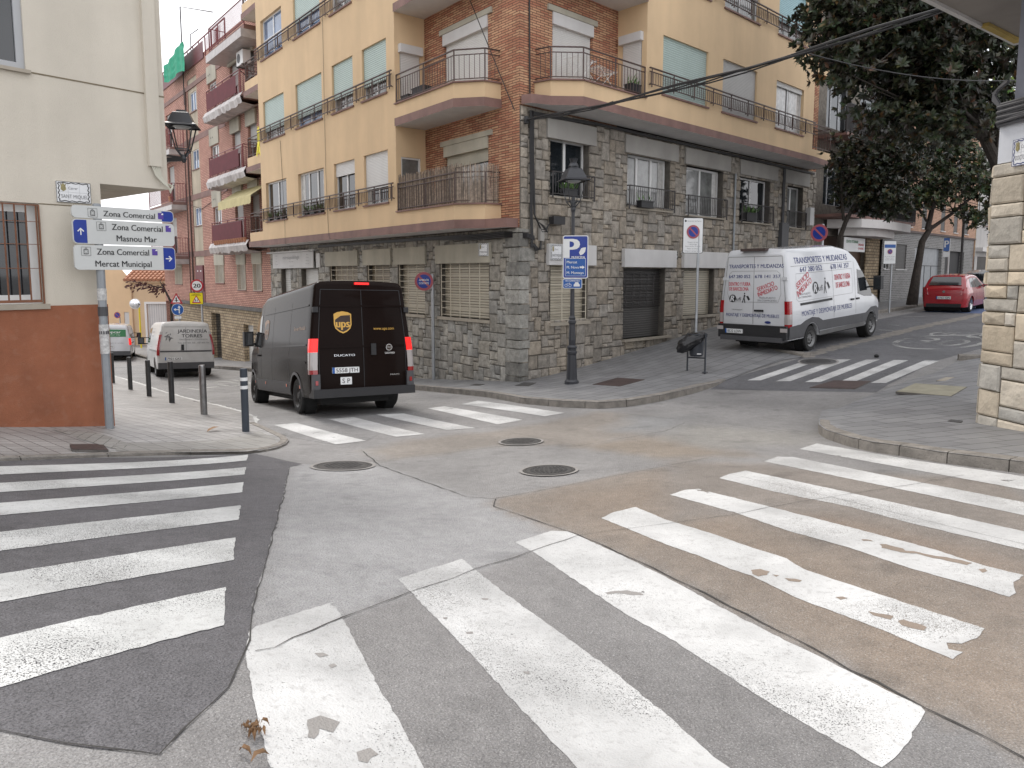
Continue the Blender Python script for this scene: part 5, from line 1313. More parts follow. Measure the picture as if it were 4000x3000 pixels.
m.face([p0 + nL * .012 + Vector((0, 0, -4)), p1 + Vector((0, 0, -4)), p1 + Vector((0, 0, -.455)), p0 + nL * .012 + dL * .012 + Vector((0, 0, -.455))])
m.build('lower_wall', 'wall_rust', lb)
m = MB(FL); m.box(-7, 1.06, .0, .006, 2.905, 2.925); m.box(-.853, .0, 0, .005, 1.04, 1.055); m.build('joint_line', 'mortar_tan', lb)
m = MB(FL); m.box(-7, -.8, -.1, .05, -.5, -.425); m.build('sill', 'sill_stone', lb)
wn = window(lb, FL, -2.3, -.853, -.42, 1.05, 0, depth=.2, n=1, gmat='glass_dark', sill=None, fw=.13)
m = MB(FL); m.box(-2.3, -.9, .01, .03, -.40, -.36); m.box(-.875, -.855, .0, .03, -.42, 1.03)
for t in (-.9, -1.03, -1.17, -1.31, -1.45, -1.6): m.bar(FL(t, .02, -.4), FL(t, .02, 1.03), .016)
for z_ in (.1, .45, .78): m.bar(FL(-2.3, .02, z_), FL(-.87, .02, z_), .009)
m.bar(FL(-2.3, .02, 1.02), FL(-.86, .02, 1.02), .018)
m.build('grille', 'iron_rust', wn)
window(lb, FL, -2.4, -.9, 2.93, 4.6, 0, depth=.1, n=1, gmat='glass_dark', fmat='frame_grey', sill='sill_stone', sproj=.06, fw=.1)
m = MB(FL); m.box(.74, .94, .0, .07, 1.77, 9); m.build('cable_duct', 'wall_cream', lb)
m = MB(FL)
for k in range(5): m.tube([FL(.78 + .03 * k, .04, 1.8), FL(.84 + .02 * k, .06, 1.62), FL(.95 + .02 * k, .07, 1.5 - .012 * k), FL(1.06, .06, 1.42 - .014 * k), FL(1.14, -.02, 1.45 + .01 * k), FL(1.1, -.1, 1.52)], .012, 6)
m.build('cable', 'cable_cream', lb)
m = MB(FL); m.box(.02, .5, -.35, -.34, SFt - .05, SFt - .045); m.face([FL(-7, .0, 9), FL(1.05, 0, 9), FL(1.05, 0, 9) + ext * 4.1, p1 + Vector((0, 0, 9)), FL(-7, -6, 9)]); m.build('roof', 'wall_cream', lb)

# ================================================================ stone pillar and eaves on the right
PC = Vector((6.62, 10.02, 0)); dP = Vector((.141, -.99, 0)).normalized(); nP = Vector((-.99, -.141, 0)).normalized()
FP = Fr(PC, dP, nP)
rb = empty('corner_building', (PC.x + .3, PC.y - .3, -2.2), 'building with sandstone block corner, white painted band and grey upper wall', 'building')
zS = (1075 - 655) / 2800. * PC.y; zG = 2.15
m = MB(FP); m.q([(0, -.01, -3), (4, -.01, -3), (4, -.01, zS), (0, -.01, zS)], 1); m.q([(0, -.01, -3), (0, -3, -3), (0, -3, zS), (0, -.01, zS)], 0); m.build('wall', 'mortar_tan', rb)
m = MB(FP); stones(m, FP, 0, .0, 3.2, -2.5, zS, [], u=.18, tone=(.54, .485, .4), seed=21, proud=.045, warm=.22, sizes=[(3, 1), (2, 1), (3, 2), (2, 2), (2, 1), (3, 1)])
P2 = Fr(PC, dB, Vector((-.689, .725, 0))); m.fr = P2; stones(m, P2, 0, .0, 2.4, -2.5, zS, [], u=.18, tone=(.54, .485, .4), seed=22, proud=.045, warm=.22, sizes=[(2, 1), (1, 1), (2, 2), (3, 1)])
m.build('stone_facing', 'sandstone', rb, color=True)
m = MB(FP); m.box(.03, 4, -2, .0, zS + .004, zG); m.build('white_band', 'paint_white_wall', rb)
m = MB(FP); m.box(.2, 4, -2, -.04, zG + .004, 9); m.build('upper_wall', 'paint_grey_wall', rb)
# eaves slab whose underside shows in the top right corner
zE = 3.75
def pz(px, py, z): d = ray(px, py); return d * (z / d.z)
E0, E1, E2 = pz(3560, -40, zE), pz(3970, 165, zE), pz(4500, 165, zE)
m = MB(); P = [E0, E1, E1 + Vector((3, 2, 0)), E0 + Vector((5, -4, 0)), E0 + (E0 - E1) * .5 + Vector((1, -1, 0)), E0 + (E0 - E1) * 1.0]
P = [E1, E1 + Vector((2.5, -1.0, 0)), E0 + Vector((3.5, -3.0, 0)), E0 + (E0 - E1) * 1.2]
m.face(P); m.face([p + Vector((0, 0, .16)) for p in P][::-1])
for i in range(4): m.face([P[i], P[(i + 1) % 4], P[(i + 1) % 4] + Vector((0, 0, .16)), P[i] + Vector((0, 0, .16))])
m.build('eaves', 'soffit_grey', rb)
m = MB(); m.bar(P[3] + Vector((0, 0, -.02)), P[0] + Vector((0, 0, -.02)), .07, .05); m.build('eaves_board', 'soffit_white', rb)
m = MB(); a_, b_ = P[0].lerp(P[3], .02), P[0].lerp(P[3], .18); m.bar(a_ + Vector((.05, -.05, -.03)), b_ + Vector((.05, -.05, -.03)), .1, .05); m.build('eaves_edge', 'trim_yellow', rb)

# ================================================================ far side of the right-hand street
dk = empty('apartment_building', FB(21, 0, -1.5), 'dark fronted building with wide railed balcony and white canopy, behind the trees', 'building')
m = MB(FB); wall(m, 17.0, 25.7, -2.5, 13, -.15, [(18.2, 23.0, -1.45, 1.7), (18, 20.5, 3.0, 5.2), (21.5, 24.5, 3.0, 5.2), (18, 20.5, 6.2, 8.2), (21.5, 24.5, 6.2, 8.2)], .3); m.face([FB(17, -.15, 13), FB(25.7, -.15, 13), FB(25.7, -8, 13), FB(17, -8, 13)]); m.build('wall', 'stone_reveal', dk)
for w in ((18, 20.5, 3.0, 5.2), (21.5, 24.5, 3.0, 5.2), (18, 20.5, 6.2, 8.2), (21.5, 24.5, 6.2, 8.2)): window(dk, FB, *w, -.15, depth=.25, n=3, sill=None, fmat='frame_grey')
m = MB(FB); m.box(18.2, 23, -.4, -.38, -1.45, 1.7); m.box(21.5, 22.5, -.38, -.34, -1.4, .9); m.build('entrance', 'brown_door', dk)
m = MB(FB); m.box(22.9, 24.6, -.16, -.1, -2, 1.8); m.build('pier', 'rubble_beige', dk)
for z in (2.5, 5.7):
    m = MB(FB); m.box(17.1, 25.65, -.15, 1.1, z - .12, z); o = m.build('balcony', 'trim_brown', dk)
    railing(o, FB, [(17.1, 1.08), (25.65, 1.08)], z, z + 1.15, 'iron_dark', pitch=.1, lower=.06, bw=.03)
    m = MB(FB); m.box(17.1, 25.6, 1.0, 1.03, z, z + 1.0); m.build('screen', 'plastic_black', o)
m = MB(FB); cp = [(18.2, .0), (18.9, 1.15), (20.6, 1.5), (24.4, 1.3), (25.6, .9), (25.6, 0)]
m.prism(cp, 2.0, 2.36); m.prism([(18.9, .2), (19.4, .8), (20.7, 1.1), (23.5, .9), (23.7, 0.2)], 1.7, 2.0); m.build('canopy', 'soffit_white', dk)
gr = empty('building', FB(33, 0, -1.3), 'building with grey tiled ground floor and salmon brick above, behind the red car', 'building')
opg2 = [(24.9, 25.5, .3, 1.5), (26.5, 28.0, .3, 1.57), (29.3, 33.9, -1.3, 1.5), (34.5, 38.2, -1.2, 1.42)]
m = MB(FB); wall(m, 24.6, 40.2, -2.5, 2.24, .02, opg2, .3); m.build('tiled_wall', 'tile_grey', gr)
opo = [(a, a + .75, z, z + 1.5) for z in (2.5, 5.3) for a in (25.75, 27.7, 30.0, 33.2, 35.6, 37.8)]
m = MB(FB); wall(m, 25.7, 40.2, 2.24, 10, .06, opo, .2); m.face([FB(25.7, .06, 10), FB(40.2, .06, 10), FB(40.2, -8, 10), FB(25.7, -8, 10)]); m.q([(40.2, .06, -2), (40.2, -8, -2), (40.2, -8, 10), (40.2, .06, 10)], 0); m.build('brick_wall', 'brick_salmon', gr)
for w in opo: window(gr, FB, *w, .06, depth=.12, n=1, shut=.96, smat='shutter_steel', sill='panel_white', fmat='frame_grey')
window(gr, FB, *opg2[1], .02, depth=.15, n=1, shut=.98, smat='shutter_steel', sill='panel_white'); window(gr, FB, *opg2[0], .02, depth=.15, n=1, sill='panel_white')
m = MB(FB); m.box(29.3, 33.9, -.2, -.16, -1.3, 1.5); g_ = m.build('garage_door', 'galvanised', gr); m = MB(FB); [m.box(a, a + .03, -.16, -.14, -1.3, .5) for a in (30.4, 31.5, 32.6)]; m.box(29.3, 33.9, -.16, -.14, .5, .54); m.build('ribs', 'plastic_grey', g_)
m = MB(FB); m.box(34.5, 38.2, -.25, -.22, -1.2, 1.42); m.build('entrance', 'ink_black', gr)
m = MB(FB); m.box(24.7, 40.2, .0, .12, 2.2, 2.3); m.build('ledge', 'iron_brown', gr)
wh = empty('house', FB(42.5, 0, -1.2), 'narrow off-white house with a dark shop front beyond the grey building', 'house')
m = MB(FB); wall(m, 40.2, 52, -2.5, 9, .1, [(41.5, 43.2, 3.2, 4.8), (45, 46.5, 3.0, 5.0), (40.8, 46.5, -1.3, 1.2)], .2); m.face([FB(40.2, .1, 9), FB(52, .1, 9), FB(52, -8, 9), FB(40.2, -8, 9)]); m.build('wall', 'wall_offwhite', wh)
window(wh, FB, 41.5, 43.2, 3.2, 4.8, .1, shut=.5, smat='shutter_grey'); window(wh, FB, 45, 46.5, 3.0, 5.0, .1, shut=.5, smat='shutter_grey')
m = MB(FB); m.box(40.8, 46.5, -.1, -.05, -1.3, 1.2); m.build('shop_front', 'glass_dark', wh)
m = MB(FB); m.box(40.3, 50, .1, .5, 1.5, 1.75); m.build('sign_board', 'soffit_white', wh)
ob = empty('house', FB(70, 0, -1), 'distant building closing the right-hand street', 'house')
m = MB(FB); m.box(53, 80, -6, .3, -3, 8); m.build('wall', 'wall_pinkish', ob)
m = MB(FB); m.box(62, 63, -4, 14, -3, 6); m.build('end_wall', 'wall_offwhite', ob)
# vet's sign under the canopy
vf = Fr(FB(18.95, .45, 1.33), dB, Vector((0, 0, 1)), nB)
vs = empty('shop_sign', FB(18.95, .45, 1.33), "white shop sign with green and red lettering under the canopy behind the removal van", 'sign')
m = MB(vf); m.box(0, 2.3, -.3, .3, -.03, 0); m.build('panel', 'sign_white', vs)
m = MB(vf); put_text(m, 'CENTRE VETERINARI', .85, .13, .12, .004, width=1.3); m.build('green_lettering', 'ink_green', vs)
m = MB(vf); put_text(m, 'URGENCIES', 1.85, .02, .09, .004, width=.6); put_text(m, '24 HORES', 1.85, -.15, .09, .004, width=.6); m.build('red_lettering', 'ink_red', vs)
# ---------------------------------------------------------------- vehicles
class Veh:
    """a vehicle body lofted from cross-sections; local x forwards from the rear, y left, z up"""
    def __init__(s, L, W, top, zb, side, r=.12, nose=(), tilt=.0, wheels=(), wr=.34, crown=.03, rround=.06, tail=None):
        s.L, s.hw, s.topc, s.zb, s.sidec, s.r, s.tilt, s.wheels, s.wr, s.crown, s.nose, s.rround, s.tail = L, W / 2, top, zb, side, r, tilt, wheels, wr, crown, nose, rround, tail
    def zt(s, x): return float(np.interp(x, [p[0] for p in s.topc], [p[1] for p in s.topc]))
    def wx(s, x):
        w = 1.0
        if s.nose: w = float(np.interp(x, [p[0] for p in s.nose], [p[1] for p in s.nose]))
        return s.hw * w
    def Y(s, x, z): return s.wx(x) * float(np.interp(z, [p[0] for p in s.sidec], [p[1] for p in s.sidec]))
    def sh(s, x, z): return s.tilt * max(0, z - 1.0) * max(0, 1 - x / .5)
    def body(s, mat, root, name='body'):
        xs = sorted({0.0, .02, .06, .15, .35, *np.linspace(.5, s.L - .05, 34).tolist(), *[p[0] for p in s.topc if p[0] <= s.L], s.L})
        rings = []
        for x in xs:
            zt = s.zt(x); inset = s.rround * (1 - math.sqrt(max(0, 1 - (1 - min(x / .15, 1)) ** 2))) if x < .15 else 0
            fin = s.rround * 1.5 * (1 - math.sqrt(max(0, 1 - (1 - min((s.L - x) / .15, 1)) ** 2))) if x > s.L - .15 else 0
            ins = inset + fin; zt -= ins * .7; r = min(s.r, (zt - s.zb) * .3); pts = []
            zl = zt - r
            lv = np.linspace(s.zb, zl, 12)
            half = [(0, s.zb), (s.Y(x, s.zb) * .9, s.zb)] + [(s.Y(x, z) - ins, z) for z in lv[0:]]
            ye = s.Y(x, zl) - ins; rx = r * 1.1
            for k in (1, 2, 3, 4): a = math.pi / 2 * k / 4; half.append((ye - rx + rx * math.cos(a), zl + r * math.sin(a)))
            half.append(((ye - rx) * .5, zt + s.crown * .75)); half.append((0, zt + s.crown))
            full = half + [(-y, z) for y, z in reversed(half[1:-1])]
            rings.append([Vector((x + s.sh(x, z), y, z)) for y, z in full])
        mb = MB(); n = len(rings[0])
        for p, q in zip(rings, rings[1:]):
            for k in range(n): mb.face([p[k], p[(k + 1) % n], q[(k + 1) % n], q[k]], smooth=True)
        mb.face(rings[0][::-1]); mb.face(rings[-1])
        o = mb.build(name, mat, root, merge=1e-4)
        # wheel arches
        if s.wheels:
            cb = MB()
            for xw in s.wheels:
                for sy in (-1, 1):
                    fr = Fr((xw, sy * (s.hw - .32), s.wr), (1, 0, 0), (0, 0, 1), (0, sy, 0)); cb.fr = fr
                    cb.prism(disc(s.wr * 1.2, 28), 0, .6)
            c = cb.build('cut', mat, root, merge=1e-4); md = o.modifiers.new('b', 'BOOLEAN'); md.object = c; md.operation = 'DIFFERENCE'; md.solver = 'EXACT'
            bpy.context.view_layer.update()
            dg = bpy.context.evaluated_depsgraph_get(); me = bpy.data.meshes.new_from_object(o.evaluated_get(dg))
            o.modifiers.clear(); o.data = me; bpy.data.objects.remove(c)
            for p in me.polygons: p.use_smooth = True
            try: me.set_sharp_from_angle(angle=R(38))
            except Exception: pass
            for xw in s.wheels:
                for sy in (-1, 1):
                    w = MB(); w.fr = Fr((xw, sy * (s.hw - .31), s.wr), (1, 0, 0), (0, 0, 1), (0, sy, 0)); w.lathe([(0, 0), (s.wr * 1.19, 0), (s.wr * 1.19, .2)], n=24); w.build('wheel_arch_lining', 'rubber', root)
            ch = MB(); ch.fr = ID; ch.box(.35, s.L - .5, -s.hw * .6, s.hw * .72, s.zb - .15, s.zb + .02); ch.build('underbody', 'rubber', root)
        return o
    def wheel(s, root, xw, sy, rim='rim_grey', spokes=8, w=.21):
        r = s.wr; fr = Fr((xw, sy * (s.hw - .03 - w), r), (1, 0, 0), (0, 0, 1), (0, sy, 0)); m = MB(fr)
        m.lathe([(r * .6, .0), (r * .93, .0), (r, .03), (r, w - .03), (r * .93, w), (r * .66, w), (r * .63, w - .03), (r * .6, .0)], n=28)
        o = m.build('wheel', 'rubber', root); m = MB(fr)
        m.lathe([(0, w - .015), (r * .15, w - .012), (r * .22, w - .05), (r * .5, w - .045), (r * .6, w - .02), (r * .66, w + .004)], n=28)
        ri = m.build('rim', rim, o); m = MB(fr)
        for k in range(spokes):
            a = 2 * math.pi * k / spokes; cx, cy = r * .42 * math.cos(a), r * .42 * math.sin(a); m.prism(disc(r * .085, 8, cx, cy), w - .047, w - .038)
        m.build('vent_holes', 'rubber', o)
    def side(s, sy, c=.003):
        if sy > 0: return lambda a, b, cc=0.: Vector((-a + s.sh(-a, b), s.Y(-a, b) + cc, b))
        return lambda a, b, cc=0.: Vector((a + s.sh(a, b), -(s.Y(a, b) + cc), b))
    def rear(s): return lambda a, b, cc=0.: Vector((s.tilt * max(0, b - 1.0) - cc, -a, b))
    def patch(s, mb, poly, fn, c=.006, cell=.15, thick=True):
        """polygon wrapped on the surface given by fn, a few mm proud, with an edge"""
        P = []
        for i, p in enumerate(poly):
            q = poly[(i + 1) % len(poly)]; n = max(1, int(math.hypot(q[0] - p[0], q[1] - p[1]) / cell))
            P += [Vector((p[0] + (q[0] - p[0]) * k / n, p[1] + (q[1] - p[1]) * k / n)) for k in range(n)]
        pts = list(P); xs = [p.x for p in P]; ys = [p.y for p in P]
        inside = lambda x, y: sum(((P[i].y > y) != (P[i - 1].y > y)) and x < (P[i - 1].x - P[i].x) * (y - P[i].y) / (P[i - 1].y - P[i].y) + P[i].x for i in range(len(P))) % 2
        x = min(xs) + cell * .5
        while x < max(xs):
            y = min(ys) + cell * .5
            while y < max(ys):
                if inside(x, y): pts.append(Vector((x + .001, y + .002)))
                y += cell
            x += cell
        V, _, F = delaunay_2d_cdt(pts, [], [list(range(len(P)))], 1, 1e-5)[:3]
        for f in F: mb.face([fn(V[i].x, V[i].y, c) for i in f], smooth=True)
        if thick:
            for i in range(len(P)):
                a, b = P[i], P[(i + 1) % len(P)]; mb.face([fn(a.x, a.y, -.02), fn(b.x, b.y, -.02), fn(b.x, b.y, c), fn(a.x, a.y, c)])
    def line(s, mb, pts, fn, w=.012, c=.003, step=.12):
        for p, q in zip(pts, pts[1:]):
            l = math.hypot(q[0] - p[0], q[1] - p[1]); n = max(1, int(l / step)); nx, ny = -(q[1] - p[1]) / l * w / 2, (q[0] - p[0]) / l * w / 2
            for k in range(n):
                a = (p[0] + (q[0] - p[0]) * k / n, p[1] + (q[1] - p[1]) * k / n); b = (p[0] + (q[0] - p[0]) * (k + 1) / n, p[1] + (q[1] - p[1]) * (k + 1) / n)
                mb.face([fn(a[0] - nx, a[1] - ny, c), fn(b[0] - nx, b[1] - ny, c), fn(b[0] + nx, b[1] + ny, c), fn(a[0] + nx, a[1] + ny, c)])
    def tail_light(s, root, sy, z0, z1, w=.13, mats=('light_red',), cuts=(0, 1), d=.16, rearw=None):
        """cluster wrapped round the rear corner, split in height"""
        o = None
        for k, mt in enumerate(mats):
            a, b = z0 + (z1 - z0) * cuts[k], z0 + (z1 - z0) * cuts[k + 1]; m = MB(); n = 4
            for i in range(n):
                za, zb_ = a + (b - a) * i / n, a + (b - a) * (i + 1) / n
                def sec(z): x0 = s.tilt * max(0, z - 1.0) - .018; y = s.Y(.05, z) + .008; return [Vector((x0, sy * (y - w), z)), Vector((x0, sy * (y - .045), z)), Vector((x0 + .03, sy * (y - .006), z)), Vector((x0 + .08, sy * (y + .003), z)), Vector((x0 + d, sy * (y + .003), z)), Vector((x0 + d, sy * (y - .03), z))]
                A, B = sec(za), sec(zb_)
                for j in range(5): m.face([A[j], A[j + 1], B[j + 1], B[j]])
                if i == 0: m.face(A)
                if i == n - 1: m.face(B[::-1])
                m.face([A[0], B[0], B[0] + Vector((.03, 0, 0)), A[0] + Vector((.03, 0, 0))])
            x = m.build('tail_light' if o is None else 'lens', mt, root if o is None else o)
            if o is None: o = x
        return o
    def mirror(s, root, x, z, sy, mat='plastic_black', h=.36, w=.2, out_=.16, mnt=.12):
        y = s.Y(x, z); m = MB(Fr((x, sy * (y + out_), z), (1, 0, 0), (0, sy, 0))); m.box(-.08, .1, -.02, w, -h / 2, h / 2)
        o = m.build('mirror', mat, root, bevel=.035)
        m = MB(Fr((x, sy * (y + out_), z), (1, 0, 0), (0, sy, 0))); m.box(-.088, -.081, .015, w - .03, -h / 2 + .04, h / 2 - .04); m.build('mirror_glass', 'glass_dark', o)
        m = MB(); m.bar((x + .02, sy * (y - .05), z - mnt), (x + .02, sy * (y + out_), z - mnt), .06, .05); m.bar((x + .02, sy * (y - .05), z + mnt), (x + .02, sy * (y + out_), z + mnt), .05, .03); m.build('mirror_arm', mat, o)
    def plate(s, root, a, b, txt, w=.52, h=.11, fn=None, c=.02):
        fn = fn or s.rear(); m = MB(); P = rrect(w, h, .01, 2, a, b); m.face([fn(*p, c) for p in P])
        for i in range(len(P)): m.face([fn(*P[i], 0), fn(*P[(i + 1) % len(P)], 0), fn(*P[(i + 1) % len(P)], c), fn(*P[i], c)])
        o = m.build('number_plate', 'sign_white', root); m = MB(); put_text(m, txt, a + .02, b, h * .66, c + .002, width=w * .8, bold=.01, fn=fn); m.build('lettering', 'ink_black', o)
        m = MB(); m.face([fn(a - w / 2, b - h / 2, c + .002), fn(a - w / 2 + .045, b - h / 2, c + .002), fn(a - w / 2 + .045, b + h / 2, c + .002), fn(a - w / 2, b + h / 2, c + .002)]); m.build('blue_band', 'sign_blue_mid', o)
def pose(root, pr, hd, xr, wb, tr=.9):
    """stand a vehicle on the street: pr = point under the middle of its rear axle, hd = heading"""
    h = Vector((hd[0], hd[1])).normalized(); l = Vector((-h.y, h.x)); pr = Vector(pr)
    P = {(i, j): Vector((*(pr + h * wb * i + l * tr * j), 0)) for i in (0, 1) for j in (-1, 1)}
    for k in P: P[k].z = gz(P[k].x, P[k].y)
    f = ((P[1, -1] + P[1, 1]) - (P[0, -1] + P[0, 1])).normalized(); lt = ((P[0, 1] + P[1, 1]) - (P[0, -1] + P[1, -1])).normalized()
    u = f.cross(lt).normalized(); lt = u.cross(f)
    c = (P[0, -1] + P[0, 1]) / 2 - f * xr + u * .012
    root.rotation_euler = Matrix((f, lt, u)).transposed().to_euler(); root.location = c
def lettering(root, rows, mat, fn, name='lettering', c=.004):
    m = MB()
    for r in rows:
        txt, a, b, h = r[:4]; kw = r[4] if len(r) > 4 else {}
        put_text(m, txt, a, b, h, c, fn=fn, **kw)
    return m.build(name, mat, root)
def shape(root, polys, mat, fn, name, c=.004):
    m = MB()
    for P in polys:
        r = delaunay_2d_cdt([Vector(p) for p in P], [], [list(range(len(P)))], 1, 1e-6)
        for f in r[2]: m.face([fn(r[0][i].x, r[0][i].y, c) for i in f])
    return m.build(name, mat, root)

# ---- dark brown parcel van
vU = Veh(6.0, 2.05, [(0, 2.46), (.08, 2.52), (3.9, 2.5), (4.3, 2.38), (5.15, 1.38), (5.75, 1.12), (5.95, .85), (6.0, .7)], .34,
         [(.3, .96), (.5, .99), (.9, 1.0), (1.25, .985), (1.9, .92), (2.5, .845)], r=.13, nose=[(0, 1), (4.3, 1), (5.3, .95), (5.8, .86), (6.0, .72)], tilt=.05, wheels=(1.07, 5.05), wr=.345)
rU = empty('delivery_van', (0, 0, 0), 'dark brown parcel delivery van with gold shield logo turning into the left street', 'van')
vU.body('van_brown', rU)
for xw in vU.wheels:
    for sy in (-1, 1): vU.wheel(rU, xw, sy, 'rim_dark')
RF, LF, RT_ = vU.rear(), vU.side(1), vU.side(-1)
def arch(x, r, up=True, n=12, z0=.36): return [(x + r * math.cos(a), .345 + r * math.sin(a)) for a in [math.pi * k / n for k in range(n + 1)] if .345 + r * math.sin(a) > z0]
for fn, sg in ((LF, -1), (RT_, 1)):
    m = MB(); vU.patch(m, [(sg * 1.55, .36), (sg * 4.55, .36), (sg * 4.55, .62), (sg * 1.55, .62)] if 0 else [(sg * x, z_) for x, z_ in ((1.5, .36), (4.6, .36), (4.6, .6), (1.5, .6))], fn, .008); m.build('side_cladding', 'plastic_grey', rU)
m = MB()
for fn, sg in ((LF, -1), (RT_, 1)):
    for xw in vU.wheels:
        A = [(xw + .47 * math.cos(math.pi * k / 14), .345 + .47 * math.sin(math.pi * k / 14)) for k in range(15)]; B = [(xw + .415 * math.cos(math.pi * k / 14), .345 + .415 * math.sin(math.pi * k / 14)) for k in range(15)]
        for k in range(14): m.face([fn(sg * A[k][0], A[k][1], .012), fn(sg * A[k + 1][0], A[k + 1][1], .012), fn(sg * B[k + 1][0], B[k + 1][1], .02), fn(sg * B[k][0], B[k][1], .02)])
m.build('wheel_arch_trim', 'plastic_grey', rU)
m = MB(); m.box(-.1, .22, -1.0, 1.0, .34, .5); m.build('rear_bumper', 'plastic_black', rU, bevel=.04)
for a in (-1.0, .86): m = MB(); m.box(-.05, .3, a, a + .14, .5, .78); m.build('bumper_corner', 'plastic_grey', rU, bevel=.03)
m = MB()
for fn in (RF,):
    vU.line(m, [(0, .5), (0, 2.36)], fn, .012); vU.line(m, [(-.78, 2.36), (.78, 2.36)], fn, .012); vU.line(m, [(-.86, .52), (-.86, 1.4), (-.78, 2.36)], fn, .014); vU.line(m, [(.86, .52), (.86, 1.4), (.78, 2.36)], fn, .014)
for fn, sg in ((LF, -1), (RT_, 1)):
    vU.line(m, [(sg * 1.55, 2.2), (sg * 1.55, .62)], fn); vU.line(m, [(sg * 3.0, 2.2), (sg * 3.0, .36)], fn); vU.line(m, [(sg * 4.05, 2.3), (sg * 4.05, .36)], fn); vU.line(m, [(sg * 5.0, .9), (sg * 5.0, 1.35)], fn)
m.build('panel_gap', 'ink_black', rU)
for fn, z_, a_, b_ in [(LF, z_, -.3, -3.95) for z_ in (2.08, 1.33, 1.0)] + [(RT_, z_, .3, 3.95) for z_ in (2.08, 1.33, 1.0)] + [(RF, z_, -.84, .84) for z_ in (2.05, 1.28)]:
    m = MB(); vU.line(m, [(a_, z_), (b_, z_)], fn, .035, .012); m.build('pressed_crease', 'van_brown', rU)
for sg, fn in ((-1, LF), (1, RT_)):
    m = MB(); vU.patch(m, [(sg * 4.12, 1.32), (sg * 5.1, 1.32), (sg * 4.85, 1.62), (sg * 4.5, 2.02), (sg * 4.12, 2.08)], fn, .006, .12); m.build('side_window', 'glass_dark', rU)
    m = MB(); m.fr = Fr(fn(sg * 4.2, 1.15, .03), (1, 0, 0), (0, -sg, 0)); m.box(-.0, .14, -.02, .02, -.02, .02); m.build('door_handle', 'plastic_black', rU)
for sy in (-1, 1): vU.tail_light(rU, sy, .78, 1.44, .135, ('light_red', 'light_clear', 'light_red_on'), (0, .12, .62, 1)); vU.mirror(rU, 4.95, 1.55, sy, out_=.07, w=.2)
for a in (-.9, .9):
    m = MB(); m.fr = Fr(RF(a, 1.98, .02), (0, -1, 0), (0, 0, 1), (-1, 0, 0)); m.box(-.05, .05, -.05, .05, -.03, .03); m.build('hinge', 'plastic_black', rU, bevel=.01)
m = MB(); m.fr = Fr(RF(.2, 1.22, 0), (0, -1, 0), (0, 0, 1), (-1, 0, 0)); m.box(-.05, .05, -.11, .11, 0, .03); m.build('door_handle', 'plastic_black', rU, bevel=.012)
m = MB(); m.fr = Fr((.03, 0, 2.475), (0, -1, 0), (0, 0, 1), (-1, 0, 0)); m.box(-.14, .14, -.02, .02, .0, .05); m.build('brake_light', 'light_red_on', rU)
for a in (-.93, .93):
    m = MB(); m.fr = Fr(RF(a, .62, .06), (0, -1, 0), (0, 0, 1), (-1, 0, 0)); m.box(-.025, .025, -.04, .04, 0, .006); m.build('reflector', 'light_red', rU)
for sg, fn in ((-1, LF), (1, RT_)):
    for x in (.75, 1.75, 3.6, 4.75):
        m = MB(); P = [(sg * x - .04, .5), (sg * x + .04, .5), (sg * x + .04, .56), (sg * x - .04, .56)]; m.face([fn(*p, .014) for p in P]); m.build('side_marker', 'reflector_orange', rU)
vU.plate(rU, -.36, .84, '5558 JTH'); m = MB()
o = vU.plate; P = rrect(.22, .14, .01, 2, -.36, .64); m.face([RF(*p, .016) for p in P]); sp = m.build('sp_plate', 'sign_white', rU); lettering(sp, [('S P', -.36, .64, .085, dict(width=.15, bold=-.01))], 'ink_black', RF, c=.018)
def shield(root, fn, ca, cb, w, h, g='logo_gold', bmat='logo_brown'):
    def sh_(k): 
        P = [(-.5, .38), (-.3, .46), (0, .5), (.3, .46), (.5, .38), (.5, -.1), (.42, -.28), (.22, -.42), (0, -.5), (-.22, -.42), (-.42, -.28), (-.5, -.1)]
        return [(ca + x * w * k, cb + y * h * k) for x, y in P]
    o = shape(root, [sh_(1)], g, fn, 'shield_logo', .004)
    shape(o, [[(ca + x * w, cb + y * h) for x, y in ((-.43, .12), (-.1, .3), (.43, .33), (.43, -.1), (.36, -.25), (.2, -.36), (0, -.43), (-.2, -.36), (-.36, -.25), (-.43, -.1))]], bmat, fn, 'shield_field', .006)
    lettering(o, [('ups', ca, cb - .04 * h, h * .36, dict(width=w * .76, bold=.035))], g, fn, c=.008)
shield(rU, RF, -.38, 1.74, .34, .42); shield(rU, LF, -3.6, 1.72, .42, .46, 'logo_faint')
lettering(rU, [('www.ups.com', .43, 1.62, .055, dict(width=.42, bold=-.005))], 'logo_gold', RF, 'web_address')
lettering(rU, [('Serveis Mundials', -.85, 1.66, .075, dict(width=.8, bold=-.005))], 'logo_faint', LF, 'slogan')
lettering(rU, [('DUCATO', -.37, 1.12, .04, dict(width=.4, bold=.03)), ('MAXI', .62, .72, .03, dict(width=.18, bold=.03))], 'chrome', RF, 'model_badge')
m = MB(); m.fr = Fr(RF(.52, 1.25, .0), (0, -1, 0), (0, 0, 1), (-1, 0, 0)); m.prism(disc(.065, 20), .0, .012); bd = m.build('round_badge', 'chrome', rU); m = MB(); m.fr = Fr(RF(.52, 1.25, .0), (0, -1, 0), (0, 0, 1), (-1, 0, 0)); m.prism(disc(.05, 20), .012, .014); m.build('badge_field', 'logo_brown', bd); lettering(bd, [('FIAT', .52, 1.25, .035, dict(width=.07))], 'chrome', RF, c=.016)
lettering(rU, [('Multijet 2', .53, 1.14, .02, dict(width=.18))], 'ink_black', RF, 'small_badge', c=.014); shape(rU, [rrect(.2, .035, .005, 2, .53, 1.14)], 'chrome', RF, 'small_badge_plate', .01)
